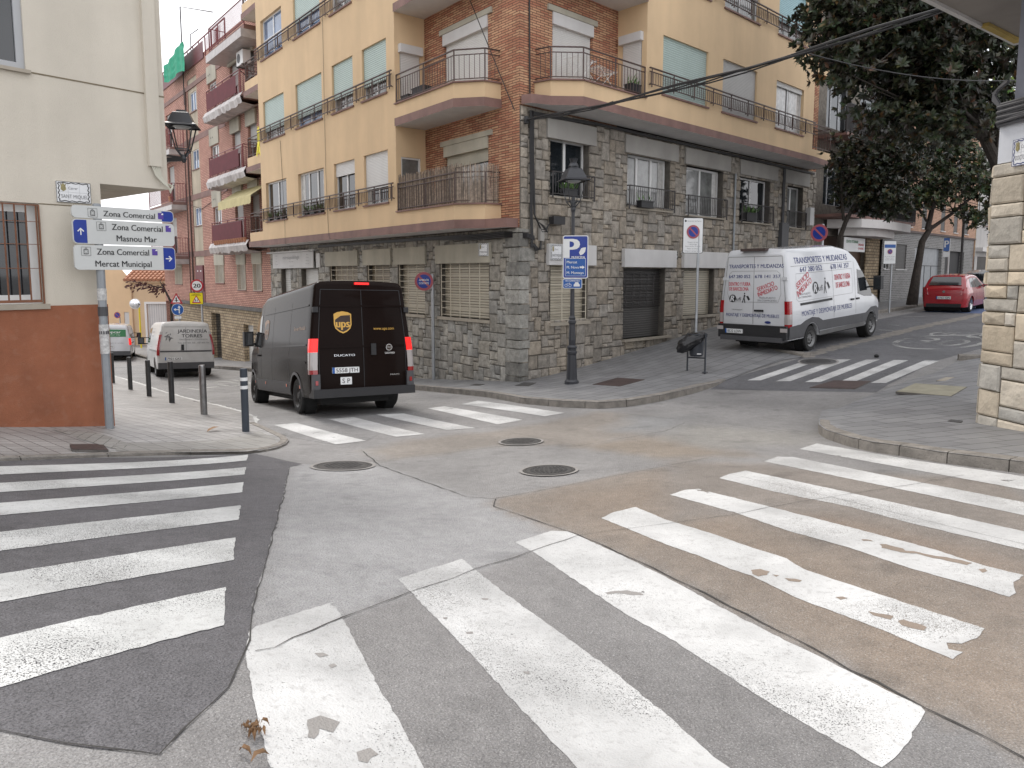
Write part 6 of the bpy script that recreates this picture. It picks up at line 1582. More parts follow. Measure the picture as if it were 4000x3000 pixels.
m = MB(); [m.face([Vector((x0, y0, vU.zt(x0) + .012)), Vector((x1, y1, vU.zt(x1) + .012)), Vector((x1, -y1, vU.zt(x1) + .012)), Vector((x0, -y0, vU.zt(x0) + .012))]) for x0, x1, y0, y1 in ((4.35, 4.75, .68, .76), (4.75, 5.12, .76, .82))]; m.build('windscreen', 'glass_dark', rU)
pose(rU, (-3.36, 14.40), (-.525, .851), 1.07, 3.98)

# ---- white removal van
vT = Veh(5.98, 2.06, [(0, 2.66), (.1, 2.76), (2.8, 2.78), (3.6, 2.66), (4.0, 2.42), (4.75, 1.55), (5.0, 1.36), (5.6, 1.16), (5.9, .9), (5.98, .7)], .4,
         [(.3, .96), (.5, .99), (.95, 1.0), (1.3, .985), (2.1, .92), (2.3, .89), (2.75, .80)], r=.14, nose=[(0, 1), (4.3, 1), (5.2, .95), (5.7, .87), (5.98, .72)], tilt=.05, wheels=(1.2, 4.95), wr=.345)
rT = empty('removal_van', (0, 0, 0), 'white high-roof removal van with blue and red lettering parked half on the pavement', 'van')
vT.body('van_white', rT)
for xw in vT.wheels:
    for sy in (-1, 1): vT.wheel(rT, xw, sy, 'rim_grey', 12)
RF, LF, RS = vT.rear(), vT.side(1), vT.side(-1)
for fn, sg in ((LF, -1), (RS, 1)):
    m = MB(); arc = lambda xw, a0, a1: [(xw + .43 * math.cos(R(a)), .345 + .43 * math.sin(R(a))) for a in np.linspace(a0, a1, 10)]
    for P in ([(0.02, .42), (.77, .42)] + arc(1.2, 170, 10) + [(1.63, .52), (4.52, .5)] + arc(4.95, 165, 12) + [(5.6, .45), (5.6, .8), (5.3, .9), (4.9, .9), (4.5, .76), (1.8, .78), (1.55, .88), (1.2, .92), (.85, .86), (.6, .78), (.02, .76)],):
        vT.patch(m, [(sg * x, z_) for x, z_ in P], fn, .012, .12)
    m.build('side_cladding', 'plastic_grey', rT)
    m = MB(); vT.patch(m, [(sg * x, z_) for x, z_ in ((1.68, .38), (4.45, .38), (4.5, .5), (1.64, .5))], fn, .01, .2); m.build('sill_strip', 'rim_grey', rT)
    m = MB(); vT.patch(m, [(sg * x, z_) for x, z_ in ((3.95, 1.36), (4.35, 1.26), (4.95, 1.22), (4.9, 1.4), (4.3, 2.0), (3.98, 2.06))], fn, .006, .12); m.build('side_window', 'glass_dark', rT)
    m = MB(); vT.patch(m, [(sg * x, z_) for x, z_ in ((.6, 1.27), (2.35, 1.29), (2.35, 1.35), (.6, 1.33))], fn, .014, .2); sr = m.build('sliding_rail', 'plastic_black', rT)
    m = MB()
    for x in (3.55, 3.9): m.fr = Fr(fn(sg * x, 1.22, .02), (1, 0, 0), (0, -sg, 0)); m.box(-.08, .08, -.02, .02, -.025, .025)
    m.build('door_handle', 'plastic_black', rT)
    m = MB(); vT.line(m, [(sg * 2.45, 2.3), (sg * 2.45, .8)], fn); vT.line(m, [(sg * 3.8, 2.3), (sg * 3.8, .8)], fn); vT.line(m, [(sg * .4, 1.45), (sg * .5, 1.38), (sg * 3.6, 1.4), (sg * 3.65, 1.5), (sg * 3.65, 2.1), (sg * .45, 2.1), (sg * .4, 1.45)], fn, .008); vT.line(m, [(sg * .2, 2.3), (sg * 3.7, 2.3)], fn, .01)
    m.build('panel_gap', 'rim_grey', rT)
m = MB(); m.box(-.1, .25, -1.0, 1.0, .42, .78); m.build('rear_bumper', 'plastic_black', rT, bevel=.05)
m = MB(); m.box(-.16, .2, -.9, .9, .36, .48); m.build('bumper_step', 'plastic_grey', rT, bevel=.02)
m = MB(); vT.line(m, [(0, .8), (0, 2.58)], RF, .01); vT.line(m, [(-.78, 2.58), (.78, 2.58)], RF); vT.line(m, [(-.9, .8), (-.9, 1.5), (-.78, 2.58)], RF); vT.line(m, [(.9, .8), (.9, 1.5), (.78, 2.58)], RF)
vT.line(m, [(-.78, 1.6), (-.7, 1.38), (.7, 1.38), (.78, 1.6), (.74, 2.12), (.65, 2.2), (-.65, 2.2), (-.74, 2.12), (-.78, 1.6)], RF, .007)
m.build('door_gap', 'rim_grey', rT)
for sy in (-1, 1):
    vT.tail_light(rT, sy, .74, 1.42, .13, ('light_red', 'light_clear', 'light_red'), (0, .12, .5, 1)); vT.mirror(rT, 4.85, 1.62, sy, h=.4)
    m = MB(); m.fr = Fr(RF(-sy * .86, 2.0, .0), (0, -1, 0), (0, 0, 1), (-1, 0, 0)); m.box(-.06, .09, -.04, .04, -.02, .03); m.build('hinge', 'van_white', rT, bevel=.01)
    m = MB(); m.fr = Fr((-.1, sy * .93, .68), (0, -1, 0), (0, 0, 1), (-1, 0, 0)); m.box(-.09, .09, -.05, .05, -.01, .015); m.build('reflector', 'light_clear', rT, bevel=.008)
m = MB(); m.fr = Fr((.03, 0, 2.76), (0, -1, 0), (0, 0, 1), (-1, 0, 0)); m.box(-.36, .36, -.035, .035, -.2, .05); m.build('brake_light', 'rust_plate', rT, bevel=.03)
m = MB(); m.fr = Fr(RF(.17, 1.16, 0), (0, -1, 0), (0, 0, 1), (-1, 0, 0)); m.box(-.13, .13, -.025, .025, 0, .03); m.build('door_handle', 'plastic_black', rT, bevel=.01)
vT.plate(rT, -.5, .6, '8522 LDW', c=.13)
m = MB(); m.fr = Fr(RF(.43, .86, 0), (0, -1, 0), (0, 0, 1), (-1, 0, 0)); m.prism([(.085 * math.cos(a), .035 * math.sin(a)) for a in np.linspace(0, 6.28, 20)[:-1]], .0, .012); m.build('oval_badge', 'ink_blue', rT)
B = dict(bold=.03)
def livery(root, fn, k, sgn):
    def W(w, **kw): return dict(width=w, bold=.012, **kw)
    if k == 'rear':
        lettering(root, [('TRANSPORTES Y MUDANZAS', .04, 2.33, .1, W(1.58)), ('647 280 052', -.43, 2.06, .085, W(.64)), ('678 141 357', .39, 2.06, .085, W(.72))], 'ink_blue', fn, 'blue_lettering')
        lettering(root, [('MONTAJE Y DESMONTAJE DE MUEBLES', -.03, 1.03, .085, dict(width=1.56, bold=0))], 'ink_blue', fn, 'slogan')
        lettering(root, [('DENTRO Y FUERA', -.42, 1.86, .095, W(.64)), ('DE BARCELONA', -.44, 1.73, .095, W(.58)), ('SERVICIO', .34, 1.80, .11, W(.5, rot=.36)), ('INMEDIATO', .40, 1.68, .11, W(.58, rot=.36))], 'ink_red', fn, 'red_lettering')
        lettering(root, [('PRESUPUESTO', .4, 1.5, .045, dict(width=.46, bold=0)), ('SIN COMPROMISO', .4, 1.43, .045, dict(width=.56, bold=0)), ('TRANSIT', -.48, 1.17, .03, dict(width=.34, bold=.02))], 'ink_grey', fn, 'grey_lettering')
        mover(root, fn, -.62, 1.47, .19)
    else:
        s_ = sgn; X = lambda x: x if s_ > 0 else -x
        lettering(root, [('TRANSPORTES Y MUDANZAS', X(1.95), 2.44, .16, W(3.0)), ('647 280 052', X(1.3 if s_ > 0 else 2.9), 2.2, .13, W(1.2)), ('678 141 357', X(2.95 if s_ > 0 else 1.3), 2.2, .13, W(1.1))], 'ink_blue', fn, 'blue_lettering')
        lettering(root, [('MONTAJE Y DESMONTAJE DE MUEBLES', X(2.1), 1.05, .13, dict(width=2.9, bold=.005))], 'ink_blue', fn, 'slogan')
        lettering(root, [('DENTRO Y FUERA', X(3.05), 1.9, .15, W(.95)), ('DE BARCELONA', X(3.05), 1.68, .15, W(.85)), ('SERVICIO', X(.78), 1.92, .16, W(.75, rot=.42)), ('INMEDIATO', X(.85), 1.74, .16, W(.85, rot=.42))], 'ink_red', fn, 'red_lettering')
        lettering(root, [('PRESUPUESTO', X(.85), 1.56, .05, dict(width=.6, bold=0)), ('SIN COMPROMISO', X(.85), 1.48, .05, dict(width=.7, bold=0))], 'ink_grey', fn, 'grey_lettering')
        mover(root, fn, X(1.75) - .3, 1.68, .3)
def mover(root, fn, a, b, s_):
    """round R badge, the name and a striding figure pushing a hand truck"""
    o = shape(root, [disc(s_ * .55, 20, a, b)], 'ink_black', fn, 'round_logo', .004)
    lettering(o, [('R', a + .02 * s_, b, s_ * .8, dict(width=s_ * .6, bold=.04, slant=.2))], 'van_white', fn, c=.007)
    lettering(o, [('ufi', a + s_ * .95, b - .05 * s_, s_ * .5, dict(width=s_ * .75, bold=0, slant=.2))], 'ink_black', fn, c=.004)
    cx = a + s_ * 1.75
    L_ = lambda x0, y0, x1, y1, w: [(x0 - w, y0), (x0 + w, y0), (x1 + w, y1), (x1 - w, y1)]
    sc = lambda P: [(cx + x * s_, b + y * s_) for x, y in P]
    shape(o, [sc(disc(.1, 10, .12, .72)), sc([(-.05, .05), (.12, .0), (.22, .5), (.05, .58)]), sc(L_(.0, .05, -.22, -.6, .06)), sc(L_(.08, .05, .22, -.6, .06)), sc(L_(.15, .45, .55, .2, .05)), sc([(.4, .3), (.68, .42), (1.0, -.1), (.75, -.28)])], 'ink_black', fn, 'figure_logo', .004)
livery(rT, RF, 'rear', 1); livery(rT, RS, 'side', 1); livery(rT, LF, 'side', -1)
p1 = G(3157, 1369); p2 = G(3396, 1316); hd = Vector((p2.x - p1.x, p2.y - p1.y)).normalized(); lt = Vector((-hd.y, hd.x))
m = MB(); [m.face([Vector((x0, y0, vT.zt(x0) + .012)), Vector((x1, y1, vT.zt(x1) + .012)), Vector((x1, -y1, vT.zt(x1) + .012)), Vector((x0, -y0, vT.zt(x0) + .012))]) for x0, x1, y0, y1 in ((4.05, 4.4, .66, .74), (4.4, 4.75, .74, .8))]; m.build('windscreen', 'glass_dark', rT)
pose(rT, Vector((p1.x, p1.y)) + lt * .93 + hd * .0, hd, 1.2, 3.75)

# ---- white gardener's van and the rental van in front of it
def smallvan(label, name, L, W, H, mat, grey, wh, wr=.32, dark_rear=True, wheelmat='rim_grey', on=False):
    v = Veh(L, W, [(0, H - .1), (.1, H - .02), (.8, H), (3.0, H), (3.35, H - .08), (4.1, 1.22), (4.6, .95), (L, .7)], .3, [(.25, .96), (.5, 1.0), (.95, 1.0), (1.2, .97), (H, .80)], r=.14, nose=[(0, 1), (3.4, 1), (4.3, .94), (L, .72)], tilt=.1, wheels=wh, wr=wr)
    r = empty(name, (0, 0, 0), label, 'van'); v.body(mat, r)
    for xw in wh:
        for sy in (-1, 1): v.wheel(r, xw, sy, wheelmat, 6)
    m = MB(); m.box(-.08, .2, -W / 2 + .03, W / 2 - .03, .3, .52); m.build('rear_bumper', grey, r, bevel=.05)
    for sy in (-1, 1):
        v.mirror(r, 3.75, 1.25, sy, h=.28)
        m = MB(); fn = v.side(sy); g = -1 if sy > 0 else 1; v.patch(m, [(g * x, z_) for x, z_ in ((2.75, 1.2), (3.95, 1.18), (3.5, H - .25), (2.8, H - .2))], fn, .006, .15); m.build('side_window', 'glass_dark', r)
        m = MB(); v.line(m, [(g * 2.65, H - .15), (g * 2.65, .4)], fn); v.line(m, [(g * 1.5, H - .2), (g * 1.5, .7)], fn); v.line(m, [(g * 1.55, 1.05), (g * 2.6, 1.05), (g * 2.6, H - .25), (g * 1.55, H - .25), (g * 1.55, 1.05)], fn, .01); v.line(m, [(g * .2, .93), (g * 2.6, .93)], fn, .05, .01); m.build('panel_gap', 'rim_grey', r)
    m = MB(); F_ = v.rear(); v.line(m, [(0, .55), (0, H - .2)], F_, .012); v.line(m, [(-.7, H - .18), (.7, H - .18)], F_); m.build('door_gap', 'rim_grey', r)
    return v, r
vG, rG = smallvan("white gardener's van with grey lettering and a leaf sketch on its rear doors", 'gardener_van', 4.78, 1.9, 1.97, 'van_white_dirty', 'plastic_grey', (.85, 3.95))
F_ = vG.rear()
lettering(rG, [('JARDINERÍA', .22, 1.64, .115, dict(width=.98, bold=.01)), ('TORRES', .2, 1.47, .115, dict(width=.68, bold=.01))], 'ink_black', F_, 'lettering')
lettering(rG, [('MANTENIMENT I CONSERVACIO', .25, 1.34, .05, dict(width=.95, bold=0)), ('Tels. 627 564 320 - 687 860 796', .25, 1.22, .05, dict(width=1.05, bold=0))], 'ink_grey', F_, 'small_lettering')
rnd = random.Random(8); lv = []
for k in range(15):
    a = rnd.uniform(-2.9, -.2); q = (-.55 + rnd.uniform(-.08, .08), 1.48 + rnd.uniform(-.1, .12)); l = rnd.uniform(.08, .16); dx, dy = math.cos(a) * l, math.sin(a) * l; lv.append([q, (q[0] + dx * .5 - dy * .15, q[1] + dy * .5 + dx * .15), (q[0] + dx, q[1] + dy), (q[0] + dx * .5 + dy * .15, q[1] + dy * .5 - dx * .15)])
for P in lv: shape(rG, [P], 'ink_grey', F_, 'leaf_sketch') if 0 else None
m = MB()
for P in lv: m.face([F_(*p, .004) for p in P])
m.build('leaf_sketch', 'ink_grey', rG)
for sy in (-1, 1): vG.tail_light(rG, sy, .78, 1.62, .09, ('light_red', 'light_clear'), (0, .88, 1)); 
m = MB(); vG.patch(m, [(-.88, .5), (.88, .5), (.85, .88), (-.85, .88)], F_, .015, .2); td = m.build('lower_tailgate', 'van_white_dirty', rG)
m = MB(); vG.line(m, [(-.85, .92), (.85, .92)], F_, .05, .012); m.build('chrome_strip', 'plastic_grey', rG); vG.plate(rG, -.42, .66, '7921 GKS', w=.56, c=.03)
m = MB(); m.fr = Fr(F_(-.12, 1.06, 0), (0, -1, 0), (0, 0, 1), (-1, 0, 0)); m.box(-.045, .045, -.1, .1, 0, .03); m.build('door_handle', 'plastic_black', rG, bevel=.02)
lettering(rG, [('JARDINERIA TORRES', -2.05, 1.6, .06, dict(width=.8, bold=0)), ('MANTENIMENT', -2.05, 1.45, .05, dict(width=.7, bold=0))], 'ink_grey', vG.side(1), 'side_lettering')
a, b, c = G(614, 1472), G(551, 1460), G(815, 1464)
hd = (Vector((b.x - a.x, b.y - a.y)).normalized() + Vector((-.45, .89))).normalized()
rr_ = Vector((c.x - a.x, c.y - a.y)); hp_ = Vector((-rr_.y, rr_.x)).normalized()
pose(rG, ((a.x + c.x) / 2, (a.y + c.y) / 2), (-.53, .848), .85, 3.1)
vE, rE = smallvan('silver white rental van with green rear window, farthest vehicle down the left street', 'rental_van', 4.9, 1.92, 1.9, 'van_white', 'plastic_grey', (.95, 4.05))
F_ = vE.rear()
shape(rE, [[(-.72, 1.28), (.72, 1.28), (.7, 1.66), (-.7, 1.66)]], 'ink_green', F_, 'rear_window', .01)
lettering(rE, [('europcar', 0, 1.53, .13, dict(width=.95, bold=.03)), ('moving your way', 0, 1.38, .05, dict(width=.9, bold=0))], 'sign_white', F_, 'lettering', c=.014)
lettering(rE, [('citroën', -.35, 1.0, .05, dict(width=.3)), ('E  lloguer de vehicles', .2, .95, .05, dict(width=.8, bold=0))], 'ink_grey', F_, 'small_lettering')
for sy in (-1, 1): vE.tail_light(rE, sy, .85, 1.2, .1, ('light_red_on',), (0, 1))
vE.plate(rE, -.1, .75, '8136 LMV')
pe = G(508, 1406); pe2 = Vector((pe.x, pe.y)); hE = Vector((-.42, .907)); ltE = Vector((-hE.y, hE.x)); pose(rE, pe2 + ltE * .85, hE, .95, 3.1)

# ---- red hatchback and the silver car in front of it
def hatch(label, name, mat, L=3.8, W=1.7, H=1.5, wr=.3):
    v = Veh(L, W, [(0, .92), (.06, 1.0), (.12, 1.06), (.42, 1.4), (.6, 1.46), (1.2, H), (1.9, H - .02), (2.2, 1.42), (2.95, 1.0), (3.5, .86), (3.75, .7), (L, .55)], .22, [(.2, .95), (.5, 1.0), (.85, 1.0), (.95, .96), (1.45, .72)], r=.1, nose=[(0, .9), (.3, .98), (.8, 1), (2.8, 1), (3.5, .93), (L, .75)], wheels=(.68, 3.14), wr=wr, rround=.1)
    r = empty(name, (0, 0, 0), label, 'car'); v.body(mat, r)
    for xw in v.wheels:
        for sy in (-1, 1): v.wheel(r, xw, sy, 'chrome', 6, w=.18)
    for sy in (-1, 1):
        fn = v.side(sy); g = -1 if sy > 0 else 1
        m = MB(); v.patch(m, [(g * x, z_) for x, z_ in ((.62, 1.0), (1.35, .97), (1.35, 1.36), (.85, 1.33))], fn, .006, .12); m.build('side_window', 'glass_dark', r)
        m = MB(); v.patch(m, [(g * x, z_) for x, z_ in ((1.43, .97), (2.6, .97), (2.1, 1.33), (1.43, 1.36))], fn, .006, .12); m.build('side_window', 'glass_dark', r)
        m = MB(); v.line(m, [(g * 1.39, 1.36), (g * 1.39, .3)], fn); v.line(m, [(g * 2.55, .97), (g * 2.55, .3)], fn); v.line(m, [(g * .75, .9), (g * 1.0, .55), (g * 1.05, .3)], fn); m.build('door_gap', 'ink_black', r)
        v.mirror(r, 2.45, 1.0, sy, mat, h=.13, w=.16, out_=.06, mnt=0)
    m = MB()
    def rs(a, b):   # point on the sloping tailgate
        x = float(np.interp(b, [1.0, 1.06, 1.4], [.06, .12, .42])); return Vector((x - .012, -a, b + .045))
    m.face([rs(-.58, 1.05), rs(.58, 1.05), rs(.5, 1.38), rs(-.5, 1.38)]); m.build('rear_window', 'glass_dark', r)
    for sy in (-1, 1):
        m = MB(); y = W / 2 * .9
        Q = [Vector((-.0, sy * (y - .2), .72)), Vector((.1, sy * (y + .0), .74)), Vector((.16, sy * (y + .0), 1.02)), Vector((.05, sy * (y - .16), .98))]
        m.face([q + Vector((-.03, sy * .02, 0)) for q in Q]); [m.face([Q[i] + Vector((-.03, sy * .02, 0)), Q[(i + 1) % 4] + Vector((-.03, sy * .02, 0)), Q[(i + 1) % 4] + Vector((.05, -sy * .05, 0)), Q[i] + Vector((.05, -sy * .05, 0))]) for i in range(4)]
        m.build('tail_light', 'light_red', r)
    m = MB(); m.box(-.02, .1, -.62, .62, .22, .36); m.build('rear_valance', 'plastic_black', r, bevel=.03)
    F2 = lambda a, b, c=0.: Vector((-.012 - c, -a, b)); v.plate(r, 0, .6, '3765 GJN', fn=F2)
    m = MB(); m.fr = Fr((-.01, 0, .84), (0, -1, 0), (0, 0, 1), (-1, 0, 0)); m.prism(disc(.05, 14), 0, .015); m.build('badge', 'chrome', r)
    m = MB(); m.tube([(.75, 0, 1.5), (.62, 0, 1.62)], .006, 5); m.build('aerial', 'plastic_black', r)
    return v, r
vR, rR = hatch('red hatchback parked by the right pavement in front of the grey building', 'parked_car', 'car_red')
pr = G(3786, 1220); hR = Vector((.70, .714)).normalized(); ltR = Vector((-hR.y, hR.x)); pose(rR, Vector((pr.x, pr.y)) + ltR * .77, hR, .68, 2.46, .7)
vS, rS = hatch('silver grey car parked ahead of the red hatchback, half hidden by the stone pillar', 'parked_car', 'car_silver', H=1.55)
pose(rS, Vector((pr.x, pr.y)) + ltR * .77 + hR * 5.6, hR, .68, 2.46, .7)
# ---------------------------------------------------------------- signs, posts, bollards, lamps
def facing(c, yaw=0.):
    """sign frame at c: a to the reader's right, b up, c outward; yaw turns it from facing the camera's -Y"""
    n = Vector((math.sin(yaw), -math.cos(yaw), 0)); return Fr(c, Vector((0, 0, 1)).cross(n), Vector((0, 0, 1)), n)
def sgn(par, F, polys, mat, name, c0, c1):
    m = MB(F); [m.prism(P, c0, c1) for P in polys]; return m.build(name, mat, par)
def flat(par, F, polys, mat, name, c):
    m = MB(F); [m.poly(P, c) for P in polys]; return m.build(name, mat, par)
def ann(r0, r1, n=32): 
    return [[(r1 * math.cos(2 * math.pi * k / n), r1 * math.sin(2 * math.pi * k / n)), (r1 * math.cos(2 * math.pi * (k + 1) / n), r1 * math.sin(2 * math.pi * (k + 1) / n)), (r0 * math.cos(2 * math.pi * (k + 1) / n), r0 * math.sin(2 * math.pi * (k + 1) / n)), (r0 * math.cos(2 * math.pi * k / n), r0 * math.sin(2 * math.pi * k / n))] for k in range(n)]
def txt(par, F, rows, mat, name='lettering', c=.012):
    m = MB(F); [put_text(m, r[0], r[1], r[2], r[3], c, **(r[4] if len(r) > 4 else {})) for r in rows]; return m.build(name, mat, par)
def noparking(par, F, r, words=None, faded=True):
    d = sgn(par, F, [disc(r, 32)], 'sign_red_faded', 'disc', -.008, .004)
    flat(d, F, [disc(r * .74, 32)], 'sign_blue', 'blue_field', .006)
    a = R(-45); w = r * .1; l = r * .8; ca, sa = math.cos(a), math.sin(a)
    flat(d, F, [[(ca * l - sa * w, sa * l + ca * w), (ca * l + sa * w, sa * l - ca * w), (-ca * l + sa * w, -sa * l - ca * w), (-ca * l - sa * w, -sa * l + ca * w)]], 'sign_red_faded', 'bar', .008)
    if words: txt(d, F, [(words[0], 0, r * .14, r * .2, dict(width=r * 1.05, bold=.02)), (words[1], 0, -r * .2, r * .2, dict(width=r * 1.05, bold=.02))], 'sign_white', c=.01)
    return d
def post(par, base, top, r, mat='galvanised', name='post'):
    m = MB(); m.tube([base - Vector((0, 0, .1)), Vector((base.x, base.y, top))], r, 10); m.lathe([(r, 0), (r * .7, .015), (0, .02)], c=(base.x, base.y, top), n=10)
    return m.build(name, mat, par)
def zat(py, Y): return (1075 - py) / 2800. * Y / 1.0   # height of a point seen at row py at distance Y (level with the horizon row)

# direction signs on the left
pb = FL(-.19, .35, 0); pb = Vector((pb.x, pb.y, gz(pb.x, pb.y) + .1))
ds = empty('direction_sign', pb, 'three stacked white zona comercial direction boards on a grey pole at the rust wall', 'direction sign')
pl = post(ds, pb, 1.06, .062, 'pole_paint')
for z0_, z1_, dr in ((-.38, -.2, .003), (-1.2, -.92, .004), (-1.02, -.75, .005)): m = MB(); m.lathe([(.063 + dr, 0), (.063 + dr, z1_ - z0_)], c=(pb.x, pb.y, z0_), n=14); m.build('sticker', 'sticker_grey', pl)
for z_, h_ in ((-.9, .05), (-.62, .14)): m = MB(); m.lathe([(.069, 0), (.069, h_)], c=(pb.x, pb.y, z_), n=12); m.build('tape', 'plastic_grey', pl)
def shopicon(par, F, x, y, s):
    o = flat(par, F, [[(x - s, y - s), (x + s, y - s), (x + s, y - s * .94), (x - s, y - s * .94)], [(x - s, y + s * .94), (x + s, y + s * .94), (x + s, y + s), (x - s, y + s)], [(x - s, y - s), (x - s * .94, y - s), (x - s * .94, y + s), (x - s, y + s)], [(x + s * .94, y - s), (x + s, y - s), (x + s, y + s), (x + s * .94, y + s)],
        [(x - .5 * s, y - .65 * s), (x + .5 * s, y - .65 * s), (x + .5 * s, y - .5 * s), (x - .5 * s, y - .5 * s)], [(x - .5 * s, y + .35 * s), (x + .5 * s, y + .35 * s), (x + .5 * s, y + .47 * s), (x - .5 * s, y + .47 * s)], [(x - .5 * s, y - .5 * s), (x - .4 * s, y - .5 * s), (x - .4 * s, y + .4 * s), (x - .5 * s, y + .4 * s)], [(x + .4 * s, y - .5 * s), (x + .5 * s, y - .5 * s), (x + .5 * s, y + .4 * s), (x + .4 * s, y + .4 * s)],
        [(x - .22 * s, y + .45 * s), (x - .14 * s, y + .45 * s), (x - .1 * s, y + .72 * s), (x + .1 * s, y + .72 * s), (x + .14 * s, y + .45 * s), (x + .22 * s, y + .45 * s), (x + .16 * s, y + .8 * s), (x - .16 * s, y + .8 * s)]] +
        [[(x + .27 * s * math.cos(a) - .04 * s, y - .05 * s + .27 * s * math.sin(a) - .04 * s), (x + .27 * s * math.cos(a) + .04 * s, y - .05 * s + .27 * s * math.sin(a) - .04 * s), (x + .27 * s * math.cos(a) + .04 * s, y - .05 * s + .27 * s * math.sin(a) + .04 * s), (x + .27 * s * math.cos(a) - .04 * s, y - .05 * s + .27 * s * math.sin(a) + .04 * s)] for a in np.linspace(0, 6.28, 9)[:-1]], 'ink_black', 'bag_symbol', .0175)
    return o
SFm = Fr(FL(0, .41, 0), dL, Vector((0, 0, 1)), nL)
def arrow(x, y, s, ang):
    ca, sa = math.cos(ang), math.sin(ang)
    P = [[(-.85, -.12), (.5, -.12), (.5, .12), (-.85, .12)], [(.85, 0), (.1, .75), (-.12, .58), (.48, 0), (-.12, -.58), (.1, -.75)]]
    return [[(x + (a * ca - b * sa) * s, y + (a * sa + b * ca) * s) for a, b in Q] for Q in P]
for (z0_, z1_), side_, rows, lx in (((.84, 1.035), 'r', [('Zona Comercial', .25, .93, .082, .76)], 'grey'), ((.46, .835), 'l', [('Zona Comercial', .36, .735, .09, .76), ('Masnou Mar', .34, .565, .09, .6)], 'white'), ((.075, .455), 'r', [('Zona Comercial', .13, .355, .09, .76), ('Mercat Municipal', .13, .175, .09, .82)], 'white')):
    x0_, x1_ = -.56, .925; cy = (z0_ + z1_) / 2; h = z1_ - z0_
    b_ = sgn(ds, SFm, [rrect(x1_ - x0_, h - .012, .06, 5, (x0_ + x1_) / 2, cy)], 'sign_grey', 'board', -.03, .01)
    bx = (x1_ - .19, x1_ - .02) if side_ == 'r' else (x0_ + .02, x0_ + .19)
    P = rrect(x1_ - x0_ - .02, h - .035, .05, 5, (x0_ + x1_) / 2, cy)
    Q = [p for p in P if (p[0] > bx[0] if side_ == 'r' else p[0] < bx[1])]; Q = ([(bx[0], cy - h / 2 + .0175)] + [p for p in Q if p[1] < cy] + [p for p in Q if p[1] >= cy] + [(bx[0], cy + h / 2 - .0175)]) if side_ == 'r' else ([(bx[1], cy + h / 2 - .0175)] + [p for p in Q if p[1] >= cy] + [p for p in Q if p[1] < cy] + [(bx[1], cy - h / 2 + .0175)])
    Q = sorted(Q, key=lambda p: math.atan2(p[1] - cy, p[0] - (bx[0] + bx[1]) / 2))
    flat(b_, SFm, [Q], 'sign_blue', 'blue_end', .013)
    if h > .3: flat(b_, SFm, arrow((bx[0] + bx[1]) / 2, cy, .062, math.pi / 2 if side_ == 'l' else 0), 'sign_white', 'arrow', .015)
    sx = rows[0][1]
    txt(b_, SFm, [(t_, x_, y_, hh_, dict(width=w_, bold=.012)) for t_, x_, y_, hh_, w_ in rows], 'ink_black', c=.014)
    shopicon(b_, SFm, rows[0][1] - .53, rows[0][2] + .0, .065)
    flat(b_, SFm, [rrect(.085, .1, .004, 2, rows[0][1] + .47, rows[0][2] + .01)], 'sign_purple', 'purple_mark', .014)
    flat(b_, SFm, [[(rows[0][1] + .475, rows[0][2] + .03), (rows[0][1] + .51, rows[0][2] + .03), (rows[0][1] + .51, rows[0][2] + .055), (rows[0][1] + .49, rows[0][2] + .055)]], 'sign_white', 'white_corner', .0155)

